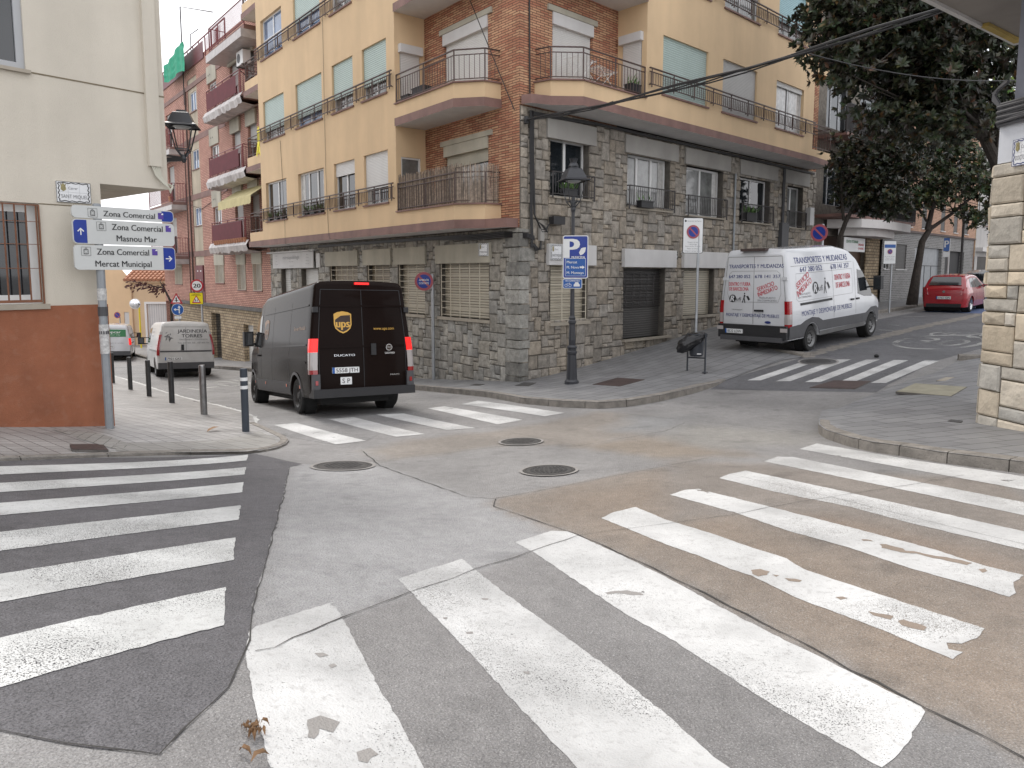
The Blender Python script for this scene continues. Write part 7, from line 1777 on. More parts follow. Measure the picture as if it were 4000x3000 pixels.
# tiled street name plates
def nameplate(F, w, h, top, low, label, border='ink_black'):
    e = empty('street_name_plate', F(0, 0, 0), label, 'street sign')
    p = sgn(e, F, [[(-w / 2, -h / 2), (w / 2, -h / 2), (w / 2, h / 2), (-w / 2, h / 2)]], 'tile_ceramic', 'tile', .0, .018)
    B = []
    for (ax, ay, bx, by) in ((-1, -1, 1, -1), (1, -1, 1, 1), (1, 1, -1, 1), (-1, 1, -1, -1)):
        n = 12
        for k in range(n):
            def pt(t, o): x, y = ax + (bx - ax) * t, ay + (by - ay) * t; i = .86 + .05 * math.sin(t * 25); return (x * (w / 2) * (1 - o * (1 - 1)) * (i if ax == bx else (1 if False else i)), y * h / 2 * i)
            a, b = pt(k / n, 0), pt((k + 1) / n, 0); dx, dy = b[0] - a[0], b[1] - a[1]; l = math.hypot(dx, dy) or 1; nx, ny = -dy / l * .006, dx / l * .006
            B.append([(a[0] - nx, a[1] - ny), (b[0] - nx, b[1] - ny), (b[0] + nx, b[1] + ny), (a[0] + nx, a[1] + ny)])
    t_ = .006
    B += [[(-w / 2, -h / 2), (w / 2, -h / 2), (w / 2, -h / 2 + t_), (-w / 2, -h / 2 + t_)], [(-w / 2, h / 2 - t_), (w / 2, h / 2 - t_), (w / 2, h / 2), (-w / 2, h / 2)], [(-w / 2, -h / 2), (-w / 2 + t_, -h / 2), (-w / 2 + t_, h / 2), (-w / 2, h / 2)], [(w / 2 - t_, -h / 2), (w / 2, -h / 2), (w / 2, h / 2), (w / 2 - t_, h / 2)]]
    m = MB(F); [m.face([F(*q, .021) for q in P]) for P in B]; m.build('border', border, p)
    m = MB(F); m.face([F(*q, .0195) for q in ((-w / 2, -.003), (w / 2, -.003), (w / 2, .0), (-w / 2, .0))]); m.face([F(*q, .0195) for q in ((-w / 6, -h / 2), (-w / 6 + .003, -h / 2), (-w / 6 + .003, h / 2), (-w / 6, h / 2))]); m.face([F(*q, .0195) for q in ((w / 6, -h / 2), (w / 6 + .003, -h / 2), (w / 6 + .003, h / 2), (w / 6, h / 2))]); m.build('joint', 'frame_grey', p)
    txt(p, F, [(top, -.02 * w, .2 * h, .13 * h, dict(width=.27 * w, bold=-.012)), (low, .02 * w, -.2 * h, .17 * h, dict(width=.78 * w, bold=-.01))], 'ink_grey', c=.022)
    cr = [(-.3 * w + .09 * w * a, .22 * h + .2 * h * b) for a, b in ((-.7, .3), (-1, .9), (-.4, .6), (0, 1.1), (.4, .6), (1, .9), (.7, .3), (.9, -.5), (0, -1), (-.9, -.5))]
    flat(p, F, [cr], 'crest_gold', 'crest', .022)
    return e
nameplate(Fr(FL(-.38, .004, 1.247), dL, Vector((0, 0, 1)), nL), .47, .31, 'Carrer', 'SANT MIQUEL', 'ceramic street plate reading Carrer Sant Miquel on the cream wall')
nameplate(Fr(FB(1.18, .165, .6), dB, Vector((0, 0, 1)), nB), .44, .4, 'Carrer', 'SANT MIQUEL', 'ceramic street plate on the white panel behind the parking sign')
nameplate(Fr(FA(1.38, .105, .68), -dA, Vector((0, 0, 1)), nA), .42, .34, 'Carrer', 'TOMAS VIVES', 'small ceramic street plate at the right end of the cream panel near the stone corner')
nameplate(Fr(FP(.2, .005, 1.58) if 0 else at(4010, 590, PC.y - .55), dP, Vector((0, 0, 1)), nP), .4, .34, 'Carrer', 'DOCTOR AGELL', 'blue edged ceramic street plate on the white band above the sandstone pillar', 'ink_blue')

# lantern shared by the wall lamp and the lamp post
def lantern(par, c, s=1.0, crown=True):
    """four-sided lantern: c = centre of the roof's lower rim, s = rim width"""
    m = MB(); r = s * .707
    m.lathe([(r, -.02), (r, 0), (r * .78, .06 * s), (r * .5, .4 * s), (r * .42, .42 * s), (r * .3, .43 * s), (r * .28, .5 * s), (0, .52 * s)], c=c, n=4, smooth=False, ang0=math.pi / 4 + .25)
    if crown: m.lathe([(r * .28, .5 * s), (r * .22, .6 * s), (r * .16, .64 * s), (r * .2, .72 * s), (r * .24, .78 * s), (0, .8 * s)], c=c, n=10)
    o = m.build('lantern_roof', 'lamp_black', par)
    m = MB(); a0 = math.pi / 4 + .25; rt, rb_, zb2 = r * .74, r * .4, -.78 * s; P = []
    for k in range(4):
        a = a0 + k * math.pi / 2; t_ = Vector((c[0] + rt * math.cos(a), c[1] + rt * math.sin(a), c[2])); b = Vector((c[0] + rb_ * math.cos(a), c[1] + rb_ * math.sin(a), c[2] + zb2)); P.append(b)
        m.bar(t_, b, .022 * s + .006, .022 * s + .006); m.bar(b, Vector((c[0], c[1], c[2] + zb2 - .3 * s)), .02)
    for k in range(4): m.bar(P[k], P[(k + 1) % 4], .02)
    m.lathe([(.06 * s, -.12 * s), (.1 * s, 0), (.07 * s, .14 * s)], c=(c[0], c[1], c[2] + zb2 - .3 * s), n=8)
    m.build('lantern_frame', 'lamp_black', par)
    m = MB(); m.lathe([(0, -.03 * s), (.3 * s, -.03 * s), (.2 * s, -.09 * s), (0, -.1 * s)], c=c, n=12); m.build('diffuser', 'lamp_glass', par)
wc_ = at(712, 492, 12.8)
wl = empty('wall_lamp', wc_, 'black four-sided lantern on a bracket beside the cream upper storey', 'street lamp')
lantern(wl, wc_, .52, crown=False)
m = MB(); bq = wc_ + Vector((0, 0, -.78 * .52 - .3 * .52)); wq = FL(1.05, 0) + ext * 1.0; m.bar(bq, Vector((wq.x, wq.y, bq.z - .04)), .05, .07); m.bar(bq + Vector((0, 0, .02)), Vector((wq.x, wq.y, bq.z + .12)), .03, .03); m.build('bracket', 'lamp_black', wl)

# lamp post with the parking sign
lp = G(2233, 1500, .12); lY = lp.y
le = empty('lamp_post', lp, 'dark cast iron lamp post with lantern on the corner pavement, carrying the parking sign', 'street lamp')
m = MB(); H_ = zat(775, lY) - lp.z
m.lathe([(.17, -.05), (.17, .07), (.14, .1), (.13, .12), (.105, .7), (.12, .74), (.12, .78), (.1, .8), (.1, .84), (.12, .86), (.12, .89), (.075, .93), (.085, 1.05), (.07, 1.42), (.09, 1.45), (.09, 1.5), (.07, 1.53), (.08, 1.57), (.055, 1.62), (.045, 2.6), (.04, H_ - .25), (.06, H_ - .22), (.06, H_ - .15), (.045, H_ - .1), (.045, H_)], c=lp, n=16)
m.build('column', 'lamp_black', le)
lantern(le, (lp.x, lp.y, zat(713, lY)), .62)
pc = at(2248, 1004, lY - .12); PF = facing(pc, -.12)
ps = empty('parking_sign', pc, 'tall blue municipal parking sign fixed to the lamp post', 'sign')
o = sgn(ps, PF, [rrect(.585, .99, .05, 5)], 'sign_white', 'panel', -.02, .0)
flat(o, PF, [rrect(.545, .95, .035, 5)], 'sign_blue', 'blue_field', .003)
for P in (rrect(.475, .41, .02, 4, 0, -.235),): flat(o, PF, [P], 'sign_white', 'frame_line', .005); flat(o, PF, [rrect(.46, .395, .015, 4, 0, -.235)], 'sign_blue_mid', 'lower_field', .007)
txt(o, PF, [('P', -.085, .2, .44, dict(width=.31, bold=.05)), ('MUNICIPAL', .07, -.005 + .0, .05, dict(width=.32, bold=.02))], 'sign_white', 'large_lettering', .009)
txt(o, PF, [('Mercat', -.2, -.115, .058, dict(width=.24, bold=.015, align='l')), ('Pl. Nova', -.2, -.235, .058, dict(width=.28, bold=.015, align='l')), ('M. Monteys', -.2, -.36, .058, dict(width=.39, bold=.015, align='l'))], 'sign_white', 'lettering', .011)
flat(o, PF, [[(.1, -.255), (.16, -.255), (.16, -.275), (.215, -.235), (.16, -.195), (.16, -.215), (.1, -.215)]], 'sign_white', 'arrow', .012)
flat(o, PF, [[(.08, .1), (.13, .2), (.19, .22), (.24, .22), (.22, .12), (.18, .07), (.14, .05), (.11, .04)], ], 'sign_white', 'coin_hand', .012)
pc2 = at(2236, 1108, lY - .12); PF2 = facing(pc2, -.12)
p2_ = empty('shared_lane_sign', pc2, 'small blue via compartida sign with bicycle and car below the parking sign', 'sign')
o = sgn(p2_, PF2, [rrect(.45, .225, .04, 5)], 'sign_white', 'panel', -.02, .0); flat(o, PF2, [rrect(.425, .2, .03, 5)], 'sign_blue_mid', 'blue_field', .003)
txt(o, PF2, [('VIA COMPARTIDA', 0, .065, .032, dict(width=.34, bold=.02))], 'sign_white', 'lettering', .005)
ring_ = lambda cx, cy, r: [[(cx + a[0], cy + a[1]) for a in q] for q in ann(r * .78, r, 14)]
flat(o, PF2, ring_(-.145, -.04, .035) + ring_(-.055, -.04, .035) + [[(-.145, -.04), (-.12, .01), (-.113, .01), (-.138, -.04)], [(-.12, .005), (-.065, .005), (-.065, .012), (-.12, .012)], [(-.055, -.04), (-.075, .025), (-.069, .027), (-.048, -.038)], [(.03, -.065), (.17, -.065), (.17, -.02), (.15, -.005), (.135, .035), (.065, .035), (.05, -.005), (.03, -.02)]], 'sign_white', 'bicycle_and_car', .006)

# loading bay sign, litter bin
sb = G(2716, 1392, .1); sY = sb.y
s1_ = empty('no_parking_sign', sb, 'white panel with no-parking disc and loading text on a grey pole behind the litter bin', 'sign')
post(s1_, sb, zat(900, sY), .035)
c_ = at(2707, 920, sY - .05); F_ = facing(c_, .15); k_ = sY / 2800.
o = sgn(s1_, F_, [rrect(82 * k_, 136 * k_, 6 * k_, 4)], 'ink_black', 'panel', -.02, .0); flat(o, F_, [rrect(78 * k_, 132 * k_, 5 * k_, 4)], 'sign_white', 'white_field', .003)
fd = Fr(F_(0, 14 * k_, .012), F_.x, F_.y, F_.z); d = noparking(o, fd, 26 * k_)
d.parent = s1_
txt(o, F_, [('Excepte càrrega', 0, -25 * k_, 4.5 * k_, dict(width=42 * k_, bold=0)), ('i descàrrega.', 0, -33 * k_, 4.5 * k_, dict(width=34 * k_, bold=0)), ('Feiners de 8 a 14 hores.', 0, -41 * k_, 4.5 * k_, dict(width=62 * k_, bold=0)), ('Màxim 20 minuts.', 0, -50 * k_, 4.5 * k_, dict(width=46 * k_, bold=0)), ('Obligatori rellotge horari.', 0, -59 * k_, 4.5 * k_, dict(width=66 * k_, bold=0)), ('Ajuntament del Masnou', 4 * k_, 55 * k_, 4 * k_, dict(width=56 * k_, bold=-.01))], 'ink_grey', 'lettering', .006)
flat(o, F_, [disc(4 * k_, 12, -31 * k_, 55 * k_)], 'ink_black', 'crest', .006)
bl, br = G(2684, 1450, .1), G(2753, 1455, .1); bn = empty('litter_bin', (bl + br) / 2, 'black litter bin on two posts with a black rubbish bag bulging to the left', 'litter bin')
for q in (bl, br):
    m = MB(); m.bar(q - Vector((0, 0, .05)), q + Vector((0, 0, .93)), .045, .03); m.box(0, 0, 0, 0, 0, 0) if 0 else None; m.build('post', 'bin_black', bn); m = MB(); m.fr = Fr(q, (1, 0, 0), (0, 1, 0)); m.box(-.06, .06, -.04, .04, 0, .015); m.build('foot_plate', 'bin_black', bn)
m = MB(); m.bar(bl + Vector((0, 0, .34)), br + Vector((0, 0, .34)), .04, .03); m.build('crossbar', 'bin_black', bn)
cc = (bl + br) / 2; m = MB(); m.lathe([(0, .38), (.14, .38), (.16, .42), (.185, .88), (.2, .9), (.2, .92), (.185, .92)], c=cc, n=20); bk = m.build('basket', 'bin_black', bn)
m = MB(); m.fr = facing(cc + Vector((.02, -.175, .45)), 0); m.box(-.05, .05, -.012, .012, 0, .006); m.build('label_plate', 'sign_white', bk)
# the bag: a creased sack hanging over the rim
rnd = random.Random(11); me = bpy.data.meshes.new('bag'); bm = bmesh.new(); bmesh.ops.create_icosphere(bm, subdivisions=4, radius=1)
for v in bm.verts:
    p = v.co.copy(); n_ = math.sin(p.x * 9 + p.z * 4) * .035 + math.sin(p.z * 13 + p.y * 7) * .03 + math.sin(p.x * 21 - p.y * 15) * .018
    p *= 1 + n_; t_ = (p.x + 1) / 2
    v.co = Vector((p.x * .36 - .13, p.y * .2 - .06, p.z * (.13 + .12 * (1 - t_) ) + .84 - .27 * (1 - t_) + .06 * t_))
bm.to_mesh(me); bm.free(); [setattr(p, 'use_smooth', True) for p in me.polygons]; me.materials.append(M('bag_black'))
bo = bpy.data.objects.new('rubbish_bag', me); COL.objects.link(bo); bo.location = cc; tag(bo, 'black rubbish bag lying over the rim of the litter bin', 'rubbish bag')

# both sides no parking
q = G(1694, 1484, .12); Y_ = q.y
s2_ = empty('no_parking_sign', q, 'round ambdos costats sign on a grey pole right of the brown van', 'sign')
post(s2_, q, zat(1072, Y_), .05); c_ = at(1656, 1099, Y_ - .15); F_ = facing(c_, .0); noparking(s2_, F_, 36 * Y_ / 2800, ('AMBDÓS', 'COSTATS')); m = MB(); m.bar(F_(.1, -.16, -.03), Vector((q.x, q.y, zat(1135, Y_))), .05, .02); m.build('bracket', 'galvanised', s2_)
# signs down the left street
def onground(px, Y, dz=.1): x = (px - 2000) / 2800. * Y; return Vector((x, Y, gz(x, Y) + dz))
q = onground(790, 31); s3 = empty('speed_limit_sign', q, 'round 20 speed limit sign above a yellow school warning panel', 'sign'); post(s3, q, zat(1095, 31), .04)
k_ = 31 / 2800.; c_ = at(769, 1116, 30.9); F_ = facing(c_, .1)
o = sgn(s3, F_, [disc(24.5 * k_, 32)], 'sign_red', 'disc', -.008, .002); flat(o, F_, [disc(18.5 * k_, 32)], 'sign_white', 'white_field', .006); txt(o, F_, [('20', 0, 0, 15 * k_, dict(width=27 * k_, bold=.04))], 'ink_black', c=.01)
c_ = at(767, 1166, 30.9); F_ = facing(c_, .1); o = sgn(s3, F_, [rrect(51 * k_, 46 * k_, 3 * k_, 3)], 'ink_black', 'panel', -.008, .0); flat(o, F_, [rrect(48.5 * k_, 43.5 * k_, 2 * k_, 3)], 'sign_yellow', 'yellow_field', .004)
tri = lambda r, cx=0, cy=0: [(cx, cy + r), (cx - r * .9, cy - r * .62), (cx + r * .9, cy - r * .62)]
flat(o, F_, [tri(19 * k_, 0, -6 * k_)], 'sign_red', 'triangle', .007); flat(o, F_, [tri(12.5 * k_, 0, -6 * k_)], 'sign_white', 'triangle_field', .009)
txt(o, F_, [('PRECAUCIÓ', 0, 17 * k_, 3 * k_, dict(width=26 * k_, bold=.01)), ('CAMINS ESCOLARS', 0, 12.5 * k_, 3 * k_, dict(width=36 * k_, bold=.01))], 'ink_black', c=.008)
flat(o, F_, [[(-6 * k_, -11 * k_), (-2 * k_, -11 * k_), (-2 * k_, -4 * k_), (-4 * k_, -2 * k_)], [(1 * k_, -11 * k_), (5 * k_, -11 * k_), (4 * k_, -4 * k_), (2 * k_, -3 * k_)]], 'ink_black', 'children_symbol', .011)
q = onground(700, 33); s4 = empty('junction_sign', q, 'triangular junction warning sign above a round blue arrow sign', 'sign'); post(s4, q, zat(1155, 33), .04)
k_ = 33 / 2800.; F_ = facing(at(689, 1170, 32.9), .1); o = sgn(s4, F_, [tri(26 * k_)], 'sign_red', 'triangle', -.008, .002); flat(o, F_, [tri(17 * k_, 0, -.6 * k_)], 'sign_white', 'white_field', .006); flat(o, F_, [[(-2 * k_, -9 * k_), (2 * k_, -9 * k_), (2 * k_, 4 * k_), (4 * k_, 4 * k_), (0, 10 * k_), (-4 * k_, 4 * k_), (-2 * k_, 4 * k_)], [(-7 * k_, -4 * k_), (7 * k_, -4 * k_), (7 * k_, -2 * k_), (-7 * k_, -2 * k_)]], 'ink_black', 'symbol', .01)
F_ = facing(at(694, 1209, 32.9), .1); o = sgn(s4, F_, [disc(23 * k_, 32)], 'sign_white', 'disc', -.008, .002); flat(o, F_, [disc(21.5 * k_, 32)], 'sign_blue_mid', 'blue_field', .006)
flat(o, F_, [[(4 * k_, -15 * k_), (8 * k_, -15 * k_), (8 * k_, 7 * k_), (12 * k_, 7 * k_), (6 * k_, 16 * k_), (0, 7 * k_), (4 * k_, 7 * k_)], [(-7 * k_, -2 * k_), (3 * k_, -2 * k_), (5 * k_, -6 * k_), (5 * k_, 2 * k_), (-7 * k_, 2 * k_), (-7 * k_, 6 * k_), (-15 * k_, 0), (-7 * k_, -6 * k_)]], 'sign_white', 'arrows', .009)
F_ = facing(at(695, 1240, 32.9), .1); sgn(s4, F_, [rrect(26 * k_, 10 * k_, 1 * k_, 2)], 'sign_white', 'lower_panel', -.008, .0)
q = onground(467, 48); s5 = empty('no_parking_sign', q, 'small distant no-parking sign in front of the pale yellow gable', 'sign'); post(s5, q, zat(1228, 48), .04); noparking(s5, facing(at(458, 1231, 47.9), 0), 12.5 * 48 / 2800)
q = onground(545, 47); s6 = empty('traffic_mirror', q, 'round convex traffic mirror on a yellow pole before the garage house', 'traffic mirror'); post(s6, q, zat(1200, 47), .05, 'sign_yellow')
F_ = facing(at(527, 1187, 46.9), .15); m = MB(F_); m.lathe([(.34, -.03), (.34, .0), (.31, .015)], n=24); m.build('rim', 'sign_white', s6); m = MB(F_); m.lathe([(.31, .01), (.22, .05), (.11, .07), (0, .08)], n=24); m.build('mirror_face', 'mirror', s6)
# signs up the right street
q = onground(3200, 22.6); s7 = empty('no_parking_sign', q, 'round no-parking sign seen at an angle behind the roof of the removal van', 'sign'); post(s7, q, zat(880, 22.6), .04); noparking(s7, facing(at(3200, 910, 22.5), -.78), 33 * 22.6 / 2800)
q = G(3473, 1213, .12); Y_ = q.y; k_ = Y_ / 2800.; s8 = empty('parking_rules_sign', q, 'white and blue parking rules sign on a thin pole on the right pavement', 'sign'); post(s8, q, zat(950, Y_), .035)
F_ = facing(at(3476, 986, Y_ - .06), .1); o = sgn(s8, F_, [rrect(52 * k_, 90 * k_, 3 * k_, 3)], 'ink_black', 'panel', -.01, .0); flat(o, F_, [rrect(49 * k_, 87 * k_, 2 * k_, 3)], 'sign_white', 'white_field', .004); flat(o, F_, [rrect(45 * k_, 13 * k_, 1 * k_, 2, 0, 24 * k_)], 'sign_blue_mid', 'blue_bar', .007)
d = noparking(o, Fr(F_(0, 3 * k_, .012), F_.x, F_.y, F_.z), 10 * k_); d.parent = s8
txt(o, F_, [('DC 8-14h i 16-20h', 0, -16 * k_, 3 * k_, dict(width=40 * k_, bold=0)), ('Màxim 1 hora', 0, -22 * k_, 3 * k_, dict(width=32 * k_, bold=0)), ('Excepte residents', 0, -28 * k_, 3 * k_, dict(width=38 * k_, bold=0))], 'ink_grey', c=.006)
q = onground(3692, 34); s9 = empty('parking_sign', q, 'narrow blue P sign on a white pole behind the red car', 'sign'); post(s9, q, zat(935, 34), .04, 'panel_white'); k_ = 34 / 2800.; F_ = facing(at(3698, 955, 33.9), -.3)
o = sgn(s9, F_, [rrect(20 * k_, 50 * k_, 2 * k_, 3)], 'sign_blue_mid', 'panel', -.01, 0); txt(o, F_, [('P', 0, 2 * k_, 26 * k_, dict(width=14 * k_, bold=.03))], 'sign_white', c=.004); sgn(s9, Fr(F_(0, -38 * k_, 0), F_.x, F_.y, F_.z), [rrect(19 * k_, 20 * k_, k_, 2)], 'sign_white', 'lower_panel', -.01, 0)
q = onground(3742, 37); s10 = empty('lamp_post', q, 'thin dark post standing in front of the salmon brick wall', 'street lamp'); post(s10, q, zat(700, 37), .06, 'iron_dark', 'column')
m = MB(); m.lathe([(.1, 0), (.18, .1), (.05, .3), (0, .32)], c=(q.x, q.y, zat(700, 37)), n=10); m.build('lamp_head', 'lamp_black', s10)

# bollards
def bollard_parts(e, mat, r=.06, h=.93, bands=False):
    m = MB(); m.lathe([(r * 1.0, -.1), (r, h * .8), (r * .93, h * .805), (r * .93, h * .82), (r, h * .825), (r, h * .97), (r * .9, h), (0, h + .005)] if not bands else [(r, -.1), (r, h - .01), (r * .9, h), (0, h + .003)], c=(0, 0, 0), n=16)
    m.build('shaft', mat, e)
    if bands:
        for z0_ in (h * .8, h * .665): m = MB(); m.lathe([(r * 1.02, z0_), (r * 1.02, z0_ + .055)], n=16); m.build('reflective_band', 'sign_white', e)
grp = 'bollards along the edge of the left pavement'
b0 = empty('bollard', (0, 0, 0), 'dark blue bollard with two white bands, nearest the crossing', 'bollard', grp); bollard_parts(b0, 'bollard_blue', .058, 1.0, True); b0.location = G(960, 1675, .1)
b1 = empty('bollard', (0, 0, 0), 'bare steel bollard between the banded one and the dark ones', 'bollard', grp); bollard_parts(b1, 'bollard_steel', .062); b1.location = G(797, 1613, .1)
b2 = empty('bollard', (0, 0, 0), 'dark grey bollard next beyond the bare steel one', 'bollard', grp); bollard_parts(b2, 'bollard_dark', .06); b2.location = G(672, 1570, .1)
for (px, py), lb_ in zip(((583, 1545), (510, 1518), (441, 1492)), ('dark grey bollard before the gardener van, third from the far end', 'dark grey bollard left of the gardener van, second from the far end', 'dark bollard farthest away, half hidden by the rust coloured wall')):
    c = copy_tree(b2); c.location = G(px, py, .1); c['label'] = lb_
# ---------------------------------------------------------------- trees
def rot_to(d):
    return Vector(d).normalized().to_track_quat('Z', 'Y').to_matrix()
def leaf_template(l, w):
    """a folded elliptical leaf, six faces, growing along +x"""
    X = [0, .25, .6, 1.0]; Wd = [0, .42, .46, 0]
    V = []; F = []
    mid = [(l * x, 0, -.10 * l * x * x) for x in X]
    lf = [(l * x, w * k, .12 * w - .10 * l * x * x) for x, k in zip(X[1:3], Wd[1:3])]; rt_ = [(l * x, -w * k, .12 * w - .10 * l * x * x) for x, k in zip(X[1:3], Wd[1:3])]
    V = mid + lf + rt_
    F = [(0, 1, 4), (1, 2, 5, 4), (2, 3, 5), (0, 6, 1), (1, 6, 7, 2), (2, 7, 3)]
    return np.array(V), F
def crown(name, blobs, n, leafl, leafw, cols, parent, seed=1, per=9, shell=.55, keep=None):
    """rosettes of leaves spread through the union of ellipsoids"""
    rg = np.random.default_rng(seed); rd = random.Random(seed)
    LV, LF = leaf_template(leafl, leafw); nv = len(LV)
    V, F, Cc = [], [], []; base = root_loc(parent); ncl = 0
    vol = [b[3] * b[4] * b[5] for b in blobs]; tot = sum(vol)
    for b, vv in zip(blobs, vol):
        for _ in range(int(n * vv / tot)):
            d = Vector(rg.normal(size=3)).normalized(); r = (rd.random() ** (shell)) if True else 1
            p = Vector((b[0] + d.x * b[3] * r, b[1] + d.y * b[4] * r, b[2] + d.z * b[5] * r))
            g = math.sin(p.x * 2.1 + seed) + math.sin(p.y * 2.4 + p.z * 1.9) + math.sin(p.z * 2.7 + p.x)
            if g < -1.15: continue
            if keep and not keep(p): continue
            ax = (d * .8 + Vector((0, 0, .55)) + Vector(rg.normal(size=3)) * .35).normalized(); Mx = rot_to(ax)
            cv = rd.choice(cols); br = rd.uniform(.6, 1.35); k0 = rd.uniform(0, 6.28)
            for k in range(per):
                a = k0 + k * 2.4; tilt = rd.uniform(.15, 1.0); s_ = rd.uniform(.7, 1.15)
                cx, cy, cz = math.cos(a) * math.cos(tilt), math.sin(a) * math.cos(tilt), math.sin(tilt)
                ux = Vector((cx, cy, cz)); uy = Vector((-math.sin(a), math.cos(a), 0)); uz = ux.cross(uy)
                A = np.array(Mx @ Matrix((ux, uy, uz)).transposed()) * s_
                V.append(LV @ A.T + np.array(p - base)); o = ncl * nv; F += [tuple(i + o for i in f) for f in LF]; ncl += 1
                c_ = [cv[i] * br * rd.uniform(.8, 1.2) for i in range(3)]
                if rd.random() < .1: c_ = [c_[0] * 2.2, c_[1] * 1.3, c_[2] * .9]
                Cc += [(*c_, 1)] * len(LF)
    V = np.concatenate(V); me = bpy.data.meshes.new(name); me.from_pydata(V.tolist(), [], F)
    at_ = me.color_attributes.new('col', 'FLOAT_COLOR', 'CORNER'); arr = np.repeat(np.array(Cc), [len(f) for f in F], axis=0); at_.data.foreach_set('color', arr.ravel())
    me.materials.append(M('leaf')); o = bpy.data.objects.new(name, me); COL.objects.link(o); o.parent = parent; return o
def limbs(parent, base, forks, r0, seed=1, twigs=26, blobs=(), top=None):
    """trunk polyline, then limbs reaching into the crown"""
    m = MB(); rd = random.Random(seed); pts = [Vector(p) for p in base]; n = len(pts)
    m.tube(pts, [r0 * (1 - .45 * i / (n - 1)) * (1.25 if i == 0 else 1) for i in range(n)], 12)
    m.build('trunk', 'bark', parent); m = MB()
    for fk, rr in forks:
        P = [Vector(p) for p in fk]; k = len(P); m.tube(P, [rr * (1 - .6 * i / (k - 1)) for i in range(k)], 8)
    for _ in range(twigs):
        fk, rr = rd.choice(forks); i = rd.randrange(1, len(fk)); p = Vector(fk[i]); b = rd.choice(blobs); d = Vector((rd.gauss(0, 1), rd.gauss(0, 1), rd.gauss(.2, 1))).normalized()
        e = Vector((b[0] + d.x * b[3] * .8, b[1] + d.y * b[4] * .8, b[2] + d.z * b[5] * .8)); mid = p.lerp(e, .5) + Vector((rd.uniform(-.2, .2), rd.uniform(-.2, .2), -.15)); m.tube([p, mid, e], [rr * .35, rr * .22, .012], 5)
    m.build('limbs', 'bark', parent)
DARK = [(.024, .032, .017), (.035, .045, .022), (.05, .06, .03), (.036, .032, .02)]; MIDG = [(.035, .055, .025), (.05, .075, .03), (.06, .08, .03)]; PALE = [(.12, .19, .04), (.16, .24, .06), (.1, .16, .04)]
gp_ = 'magnolia trees along the right-hand street'
TB = Vector((14.6, 21.0, gz(14.6, 21.0) + .1))
T1 = empty('street_tree', TB, 'big dark leaved magnolia overhanging the street from behind the stone pillar', 'tree', gp_)
bl1 = [(11.7, 20.3, 4.3, 2.3, 1.9, 1.0), (8.6, 19.7, 6.6, 1.2, 1.3, 1.9), (9.4, 19.9, 9.2, 1.9, 2, 1.5), (11.9, 20.6, 6.9, 3.0, 3.0, 2.6), (9.7, 20.2, 7.3, 2.1, 2.2, 2.3), (10.9, 20, 6.0, 2.2, 2, 1.9), (13.3, 21.0, 8.3, 2.6, 3, 2.4), (11.2, 19.8, 4.9, 1.8, 2, 1.3), (9.6, 19.4, 5.3, 1.2, 1.5, 1.3), (13.0, 21.0, 4.9, 1.5, 2, 1.2), (12.4, 19, 9.2, 3, 2.6, 2)]
crown('crown', bl1, 8600, .2, .085, DARK, T1, 3, per=9, shell=.5)
limbs(T1, [TB, TB + Vector((-.15, 0, 1.6)), (14.1, 21, 2.6), (13.75, 21, 3.6)], [([(13.9, 21, 3.2), (13.2, 20.9, 4.3), (12.3, 20.7, 5.6), (11.4, 20.3, 7.2)], .17), ([(13.9, 21, 3.4), (14.0, 21.1, 5.0), (13.6, 21.2, 7.5), (13.3, 21, 9)], .15), ([(13.4, 21, 3.9), (12.2, 20.3, 4.4), (10.6, 19.9, 5.2), (9.6, 19.8, 6.4)], .09)], .27, 2, 40, bl1)
b2t = Vector((18.05, 32.4, gz(18.05, 32.4) + .1)); T2 = empty('street_tree', b2t, 'smaller magnolia with forked trunk in front of the grey building, left of the red car', 'tree', gp_)
bl2 = [(18.0, 32, 3.6, 1.5, 1.2, 1.0), (19.9, 32.4, 4.3, 2.2, 1.8, 1.5), (18.3, 32.2, 4.7, 1.5, 1.5, 1.2), (21.2, 32.6, 3.8, 1.3, 1.3, 1.5), (19.3, 32.2, 5.7, 1.6, 1.5, 1.1), (20.4, 32, 2.6, 1.1, .9, .6), (17.8, 32, 3.2, .8, .8, .6)]
crown('crown', bl2, 1800, .2, .08, DARK[1:3] + MIDG, T2, 5, per=8, shell=.5)
limbs(T2, [b2t, (18.2, 32.4, .2), (18.35, 32.4, 1.5), (18.75, 32.4, 2.2)], [([(18.55, 32.4, 2.0), (18.7, 32.3, 3.2), (18.9, 32.3, 4.3), (19.2, 32.2, 5.4)], .12), ([(18.75, 32.4, 2.1), (19.7, 32.4, 2.8), (20.6, 32.4, 3.6), (21.2, 32.4, 4.4)], .09), ([(18.5, 32.4, 2.4), (17.9, 32.3, 3.2), (17.6, 32.2, 4.2)], .06)], .2, 4, 26, bl2)
b3t = Vector((12.2, 26.6, gz(12.2, 26.6) + .1)); T3 = empty('street_tree', b3t, 'slim dark magnolia rising behind the removal van at the end of the stone wall', 'tree', gp_)
bl3 = [(13.4, 26.5, 2.9, 1.7, 1.3, .9), (12.9, 26.4, 3.6, 1.4, 1.4, 1.3), (12.0, 26.2, 4.4, .9, 1, .8), (13.9, 26.6, 3.1, 1.2, 1.2, 1.1), (13.4, 26.4, 4.7, 1.3, 1.2, .9), (14.6, 26.8, 4.2, .9, 1, .9)]
crown('crown', bl3, 1250, .2, .085, DARK, T3, 6, per=8, shell=.5)
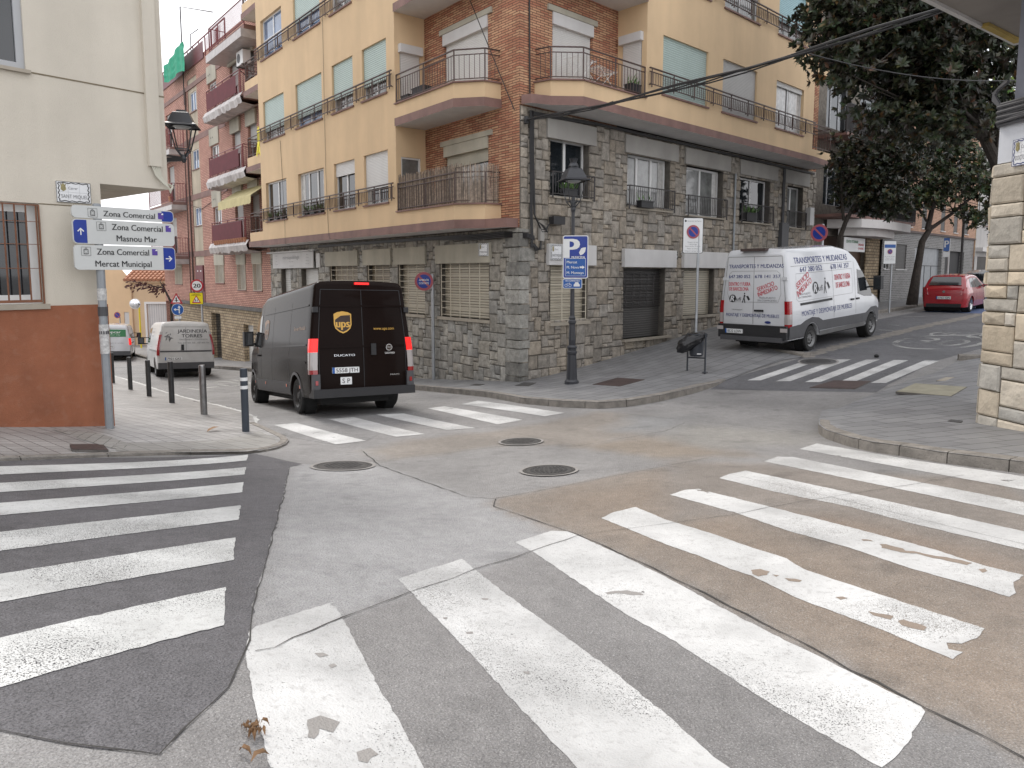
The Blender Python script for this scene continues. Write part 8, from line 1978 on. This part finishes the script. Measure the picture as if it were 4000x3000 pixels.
limbs(T3, [b3t, (12.1, 26.6, .2), (12.05, 26.6, 1.4), (12.3, 26.6, 2.2)], [([(12.2, 26.6, 1.9), (12.7, 26.5, 3), (13.2, 26.4, 4.2)], .08), ([(12.15, 26.6, 2), (11.9, 26.4, 3.2), (12.0, 26.3, 4.3)], .06)], .13, 5, 18, bl3)
b4t = Vector((27.5, 41.5, gz(27.5, 41.5))); T4 = empty('tree', b4t, 'pale green tree glimpsed between the dark magnolia and the grey wall', 'tree')
bl4 = [(27.2, 41, 11.2, 2.6, 2, 3.2), (26.4, 41, 8.8, 1.6, 1.5, 1.6)]
crown('crown', bl4, 500, .28, .12, PALE, T4, 8, per=8, shell=.45); limbs(T4, [b4t, (27.6, 41.5, 3), (27.4, 41.3, 7)], [([(27.4, 41.3, 7), (27.0, 41, 9.5), (27, 41, 11.5)], .12)], .22, 5, 8, bl4)
b5t = Vector((23.6, 35.5, gz(23.6, 35.5))); T5 = empty('street_tree', b5t, 'magnolia farther up the street whose foliage hangs beside the stone pillar', 'tree', gp_)
bl5 = [(24.4, 35.6, 3.0, 1.2, 1.2, 2.0), (24.2, 35.4, 5.2, 1.6, 1.3, 1.4)]
crown('crown', bl5, 520, .22, .09, DARK + MIDG, T5, 9, per=8, shell=.5); limbs(T5, [b5t, (24.3, 35.5, 1), (24.4, 35.5, 2.2)], [([(24.4, 35.5, 2.2), (24.4, 35.4, 4.5), (24.2, 35.4, 5.6)], .08)], .14, 5, 8, bl5)
# branch with withered plum leaves before the pale house
tq = at(655, 1160, 40); e = empty('street_tree', onground(668, 40), 'bare branch with withered plum coloured leaves reaching in front of the tiled roof', 'tree')
m = MB(); bq = onground(668, 40); m.tube([bq, at(668, 1180, 40), at(640, 1125, 40), at(600, 1118, 40), at(575, 1110, 40)], [.09, .07, .05, .03, .01], 6); m.tube([at(640, 1125, 40), at(625, 1100, 40), at(640, 1075, 40)], [.04, .02, .01], 5); m.tube([at(600, 1118, 40), at(560, 1130, 40), at(520, 1128, 40)], [.03, .02, .008], 5); m.build('branches', 'bark', e)
m = MB(); rd = random.Random(3)
for k in range(120):
    t_ = rd.random(); c_ = at(505 + 150 * t_ + rd.gauss(0, 6), 1118 - 12 * math.sin(t_ * 6) + rd.gauss(0, 9), 40 + rd.gauss(0, .3)); a = rd.uniform(2.6, 4.4); u = Vector((math.cos(a), rd.uniform(-.5, .5), math.sin(a))).normalized() * rd.uniform(.15, .35); w_ = Vector((-u.z, .3, u.x)).normalized() * .05; m.face([c_, c_ + u * .5 + w_, c_ + u, c_ + u * .5 - w_])
m.build('leaves', 'leaf_plum', e)

# ---------------------------------------------------------------- cables across the street and on the corner
def sag(a, b, s, n=14): a, b = Vector(a), Vector(b); return [a.lerp(b, k / n) - Vector((0, 0, s * 4 * (k / n) * (1 - k / n))) for k in range(n + 1)]
ca = FB(.1, .14, 3.83); cb = Vector((7.15, 9.9, 3.98))
cbn = empty('cable_bundle', ca, 'thick bundle of black cables strung from the brick corner to the right-hand eaves', 'cables')
rd = random.Random(6)
for k in range(5):
    P = sag(ca, cb, .16 + .02 * k); m = MB(); ph_ = rd.uniform(0, 6); P = [p + Vector((.02 * math.sin(i * 1.1 + ph_), .0, .024 * math.cos(i * 1.3 + ph_))) for i, p in enumerate(P)]
    m.tube(P, .014 if k else .02, 6); m.build('cable', 'cable_black', cbn)
m = MB(); m.tube([ca + Vector((0, 0, -.0)), ca.lerp(cb, .12) + Vector((0, 0, -.14)), ca.lerp(cb, .2) + Vector((0, 0, -.17)), ca.lerp(cb, .27) + Vector((0, 0, -.12))], .01, 5); m.lathe([(.06, -.09), (.07, 0), (.05, .09)], c=ca, n=8); m.build('tie', 'cable_black', cbn)
m = MB(); A = sag(ca.lerp(cb, .67) - Vector((0, 0, .14)), (13.5, 17.5, 4.8), .35); m.tube(A, .01, 5); tag(m.build('telephone_wire', 'cable_black'), 'single thin wire sagging in front of the dark magnolia crown', 'cables')
m = MB()
vb = []
for k in range(5):
    x = .28 + .03 * k; m.tube([FB(x, .09 + .01 * (k % 2), 4.1), FB(x - .01, .1, 3.0), FB(x + .02, .1, 2.2), FB(x + .05 * (k > 2), .1, 1.7 - .05 * k), FB(x - .0 + .28 * (k > 2), .13, 1.35 - .06 * k if k > 2 else 1.1), FB(x + (.5 if k > 2 else .0), .13, 1.33 - .05 * k if k > 2 else .7)], .018, 6)
for k in range(4): m.tube([FB(.35 + .02 * k, .12, .8), FB(.45 + .03 * k, .13, .62 + .02 * k), FB(.6 + .02 * k, .12, .66), FB(.68, .1, .95)], .017, 6)
tag(m.build('wall_cables', 'cable_black'), 'black cables running down the stone corner beside the brick edge', 'cables')
m = MB()
for k in range(4): m.tube([FB(.4, .12, .9 + .03 * k), FB(.1, .18, .95 + .03 * k), FA(.4, .16, .98 + .04 * k), FA(1.8, .15, .96 + .04 * k), FA(4, .14, 1.05 + .02 * k), FA(9, .14, 1.06 + .02 * k), FA(12, .14, 1.06 + .02 * k)], .022, 6)
tag(m.build('wall_cables', 'cable_black'), 'black cables clipped under the lower brown cornice of the left facade', 'cables')
m = MB()
for k in range(3): m.tube([FB(.35, .12, 4.0 + .03 * k), FB(3, .12, 4.1 + .02 * k), FB(9, .12, 4.08 + .02 * k), FB(16.5, .12, 4.06 + .02 * k)], .022, 6)
tag(m.build('wall_cables', 'cable_black'), 'black cables running under the upper cornice along the right facade', 'cables')
m = MB(); sx = FB(1.15, .2, 1.42); m.fr = Fr(sx, dB, nB); m.box(-.2, .24, -.09, .09, -.1, .1); sb_ = m.build('splice_box', 'plastic_black', None, bevel=.03); tag(sb_, 'black cable splice box hanging beside the vertical cables on the stone wall', 'junction box')
m = MB(); [m.tube([FB(.55, .14, 1.35), FB(.75 + .03 * k, .17, 1.25 - .05 * k), FB(.8, .16, 1.12 + .03 * k), FB(.95, .17, 1.38)], .009, 5) for k in range(4)]; tag(m.build('loose_cable', 'cable_black'), 'tangle of thin black wires leading into the splice box', 'cables')
m = MB(FB); m.box(.62, .76, .05, .14, .88, 1.22); tag(m.build('junction_box', 'panel_grey', None, bevel=.01), 'small pale grey junction box on the stone wall below the splice box', 'junction box')
m = MB(FB); m.box(16.0, 16.35, .05, .25, 2.0, 2.7); tag(m.build('junction_box', 'panel_white', None, bevel=.02), 'white junction box high on the far end of the stone wall', 'junction box')
# coils of cable round the pillar band
m = MB(); rd = random.Random(9)
for k in range(9):
    z_ = zG - .14 + .034 * k; m.tube([FP(-.1 - .02 * (k % 3), -1.2, z_), FP(-.08, -.1, z_ + rd.uniform(-.02, .02)), FP(.05, .05 + .02 * (k % 2), z_), FP(.9, .07 + .015 * (k % 3), z_ + rd.uniform(-.03, .03)), FP(2.4, .06, z_)], .022, 6)
for k in range(4): m.tube([FP(.12, .05, zG + .05), FP(-.05, .06, zG + .22 + .03 * k), FP(-.02 + .05 * k, .05, zG + .33 + .03 * k), FP(.2, .07, zG + .4)], .022, 6)
tag(m.build('cable_coil', 'plastic_grey'), 'grey cables wrapped round the top of the white band on the pillar', 'cables')

# ---------------------------------------------------------------- things on balconies and sills
m = MB(FA); rd = random.Random(12); OUT = [(SA, .93), (1.46, .93), (.86, .45), (.8, .05)]
for p, q in zip(OUT, OUT[1:]):
    l = math.hypot(q[0] - p[0], q[1] - p[1]); n = int(l / .0165)
    for k in range(n):
        t_ = k / n; a, b = p[0] + (q[0] - p[0]) * t_, p[1] + (q[1] - p[1]) * t_; v = rd.uniform(.5, 1.5); m.col = (.29 * v, .23 * v, .18 * v)
        m.bar(FA(a, b, 1.84), FA(a + rd.gauss(0, .012), b + rd.gauss(0, .008), 2.83 + rd.gauss(0, .03) - .12 * (t_ if p[0] > 4 else 0) * 0), .017, .012)
tag(m.build('reed_screen', 'reed', None, color=True), 'brown reed screen fixed inside the railing of the lower corner balcony', 'reed screen')
def planter(F, t, o, z, w, h, d, label, plant=0, mat='plastic_black'):
    e = empty('planter', F(t, o, z), label, 'planter'); m = MB(F); m.prism([(t - w / 2, o - d / 2), (t + w / 2, o - d / 2), (t + w / 2, o + d / 2), (t - w / 2, o + d / 2)], z, z + h); m.box(t - w / 2 - .015, t + w / 2 + .015, o - d / 2 - .015, o + d / 2 + .015, z + h - .03, z + h); m.build('trough', mat, e)
    if plant:
        m = MB(); rr_ = random.Random(int(t * 100))
        for k in range(plant):
            p = F(t + rr_.uniform(-w / 2, w / 2), o + rr_.uniform(-d / 3, d / 3), z + h - .02); u = Vector((rr_.gauss(0, .1), rr_.gauss(0, .1), rr_.uniform(.12, .3))); s_ = Vector((-u.y, u.x, .0)).normalized() * .025 if abs(u.x) + abs(u.y) > 0 else Vector((.02, 0, 0)); m.face([p, p + u * .5 + s_, p + u, p + u * .5 - s_])
        m.build('plant', 'flower_green', e)
planter(FA, 3.4, .75, 4.87, .6, .3, .25, 'black trough on the floor of the upper corner balcony, larger one')
planter(FA, 4.05, .8, 4.87, .4, .2, .2, 'small black trough by the yellow side wall of the upper corner balcony')
planter(FB, 3.5, .8, 4.85, .4, .3, .25, 'dark trough at the right end of the upper right corner balcony', 20)
planter(FB, 5.0, .2, 1.99, .6, .2, .18, 'black flower trough hung outside the second stone wall window', 6)
planter(FB, 1.75, .08, 2.1, .5, .18, .16, 'trough with a green plant in the first stone wall window', 50)
planter(FB, 11.4, .1, 1.92, .7, .3, .2, 'dark trough with bushy plants at the fourth stone wall window', 70)
for k, (t_, w_) in enumerate(((9.7, .35), (10.3, .4), (10.9, .4), (13.2, .18), (13.7, .18), (14.5, .2))):
    planter(FA, t_, 1.0 + .02, 2.16, w_, .14, .12, ('dark window box at the right of the wide lower window', 'dark window box in the middle of the wide lower window', 'dark window box at the left of the wide lower window', 'small pot at the right of the leftmost lower window', 'small pot in the middle of the leftmost lower window', 'small pot with a spiky plant at the left of the leftmost lower window')[k], 14)
cr = empty('clothes_rack', FB(2.0, .5, 4.85), 'folding white wire clothes rack standing on the upper right corner balcony', 'clothes rack')
m = MB()
for a0_, b0_ in ((1.35, 2.05), (2.15, 2.9)):
    z_ = 5.5 if a0_ < 2 else 5.38
    for k in range(9): o_ = .25 + .06 * k; m.bar(FB(a0_, o_, z_ + .05), FB(b0_, o_, z_ - .04), .008)
    for a in (a0_, b0_): m.bar(FB(a, .25, z_), FB(a, .75, z_), .014)
    for o_ in (.28, .72): m.bar(FB(a0_ + .1, o_, z_), FB(b0_ - .05, o_, 4.86), .014); m.bar(FB(b0_ - .1, o_, z_), FB(a0_ + .05, o_, 4.86), .014)
m.build('wire_frame', 'frame_white', cr)
m = MB(FA); P = []
yb = Fr(FA(15.75, .93, 4.95), -dA, Vector((0, 0, 1)), nA); m.fr = yb
m.prism([(-.06, .0), (.02, 0), (.12, .5), (.1, .95), (.0, 1.1), (-.12, .95), (-.14, .5)], 0, .02); m.prism([(.0, .3), (.18, -.12), (.26, -.05), (.1, .4)], 0.021, .035); m.prism([(.02, .3), (-.16, -.12), (-.22, -.02), (-.06, .4)], .036, .05)
tag(m.build('ribbon', 'ribbon_yellow'), 'yellow ribbon tied to the small balcony beside the red brick block', 'ribbon')
# flower pots of the red block
rd = random.Random(15); pots = []
pt = None
for k, (t_, z_, s_) in enumerate([(17.9 + .33 * i, 1.45, 1) for i in range(14)] + [(19.4, 4.58, 1), (19.9, 4.58, 1.1), (34.6, 7.35, 1.2), (31.2, 4.25, 1.4), (31.8, 1.2, 1.1)]):
    if pt is None:
        pt = empty('flower_pot', (0, 0, 0), 'terracotta pot hung along the lowest red railing of the brick block', 'flower pot', 'flower pots on the lowest red railing'); m = MB(); m.lathe([(0, 0), (.07, 0), (.1, .17), (.11, .17), (.11, .2), (.09, .2), (.08, .16), (0, .16)], n=10); m.build('pot', 'terracotta', pt); o = pt
    else: o = copy_tree(pt)
    o.location = FA(t_, .93 if z_ < 2 and t_ < 25 else .7, z_); o.scale = (s_,) * 3
    if k >= 14:
        del o['group']; o['label'] = ('white-rimmed pot on the middle red balcony, right one', 'pot on the middle red balcony, left one', 'pot on the top far balcony of the brick block', 'pot on the far brick balcony beside the wall lamp', 'pot on the lowest far balcony of the brick block')[k - 14]
# ---------------------------------------------------------------- litter on the ground
def dry(px, py, n, label, s=.07, dz=.0):
    e = empty('dry_leaves' if n > 1 else 'dry_leaf', G(px, py, dz), label, 'dry leaf'); m = MB(); rr_ = random.Random(px)
    for k in range(n):
        a = rr_.uniform(0, 6.28); r_ = rr_.uniform(0, .045) if n > 1 else 0; c_ = G(px, py, dz) + Vector((r_ * math.cos(a), r_ * math.sin(a), .015)); u = Vector((math.cos(a * 3), math.sin(a * 3), .1)) * s * rr_.uniform(.6, 1.1); w_ = Vector((-u.y, u.x, 0)) * .35; up = Vector((0, 0, .025))
        a_, b_ = c_ - u * .45 + up * .6, c_ + u * .5 + up * .8
        for s_ in (-1, 1): m.face([c_ - u, a_, a_ + w_ * s_ * .8 + up * .5]); m.face([a_, b_, b_ + w_ * s_ + up * .3, a_ + w_ * s_ * .8 + up * .5]); m.face([b_, c_ + u * 1.1, b_ + w_ * s_ + up * .3])
    m.build('blades', 'leaf_dry', e)
dry(998, 2875, 14, 'clump of crumpled brown leaves beside the nearest white stripe', .02)
dry(1005, 2965, 2, 'pair of flat dry leaves at the bottom of the picture by the nearest stripe', .03)
dry(832, 1681, 1, 'single curled brown leaf on the left pavement', .16, .1)
p = G(3424, 1397); m = MB(); m.lathe([(0, .0), (.05, .01), (.06, .05), (.03, .08), (0, .085)], c=p, n=9); tag(m.build('stone', 'rubber'), 'small dark lump lying on the road above the far crossing', 'litter')
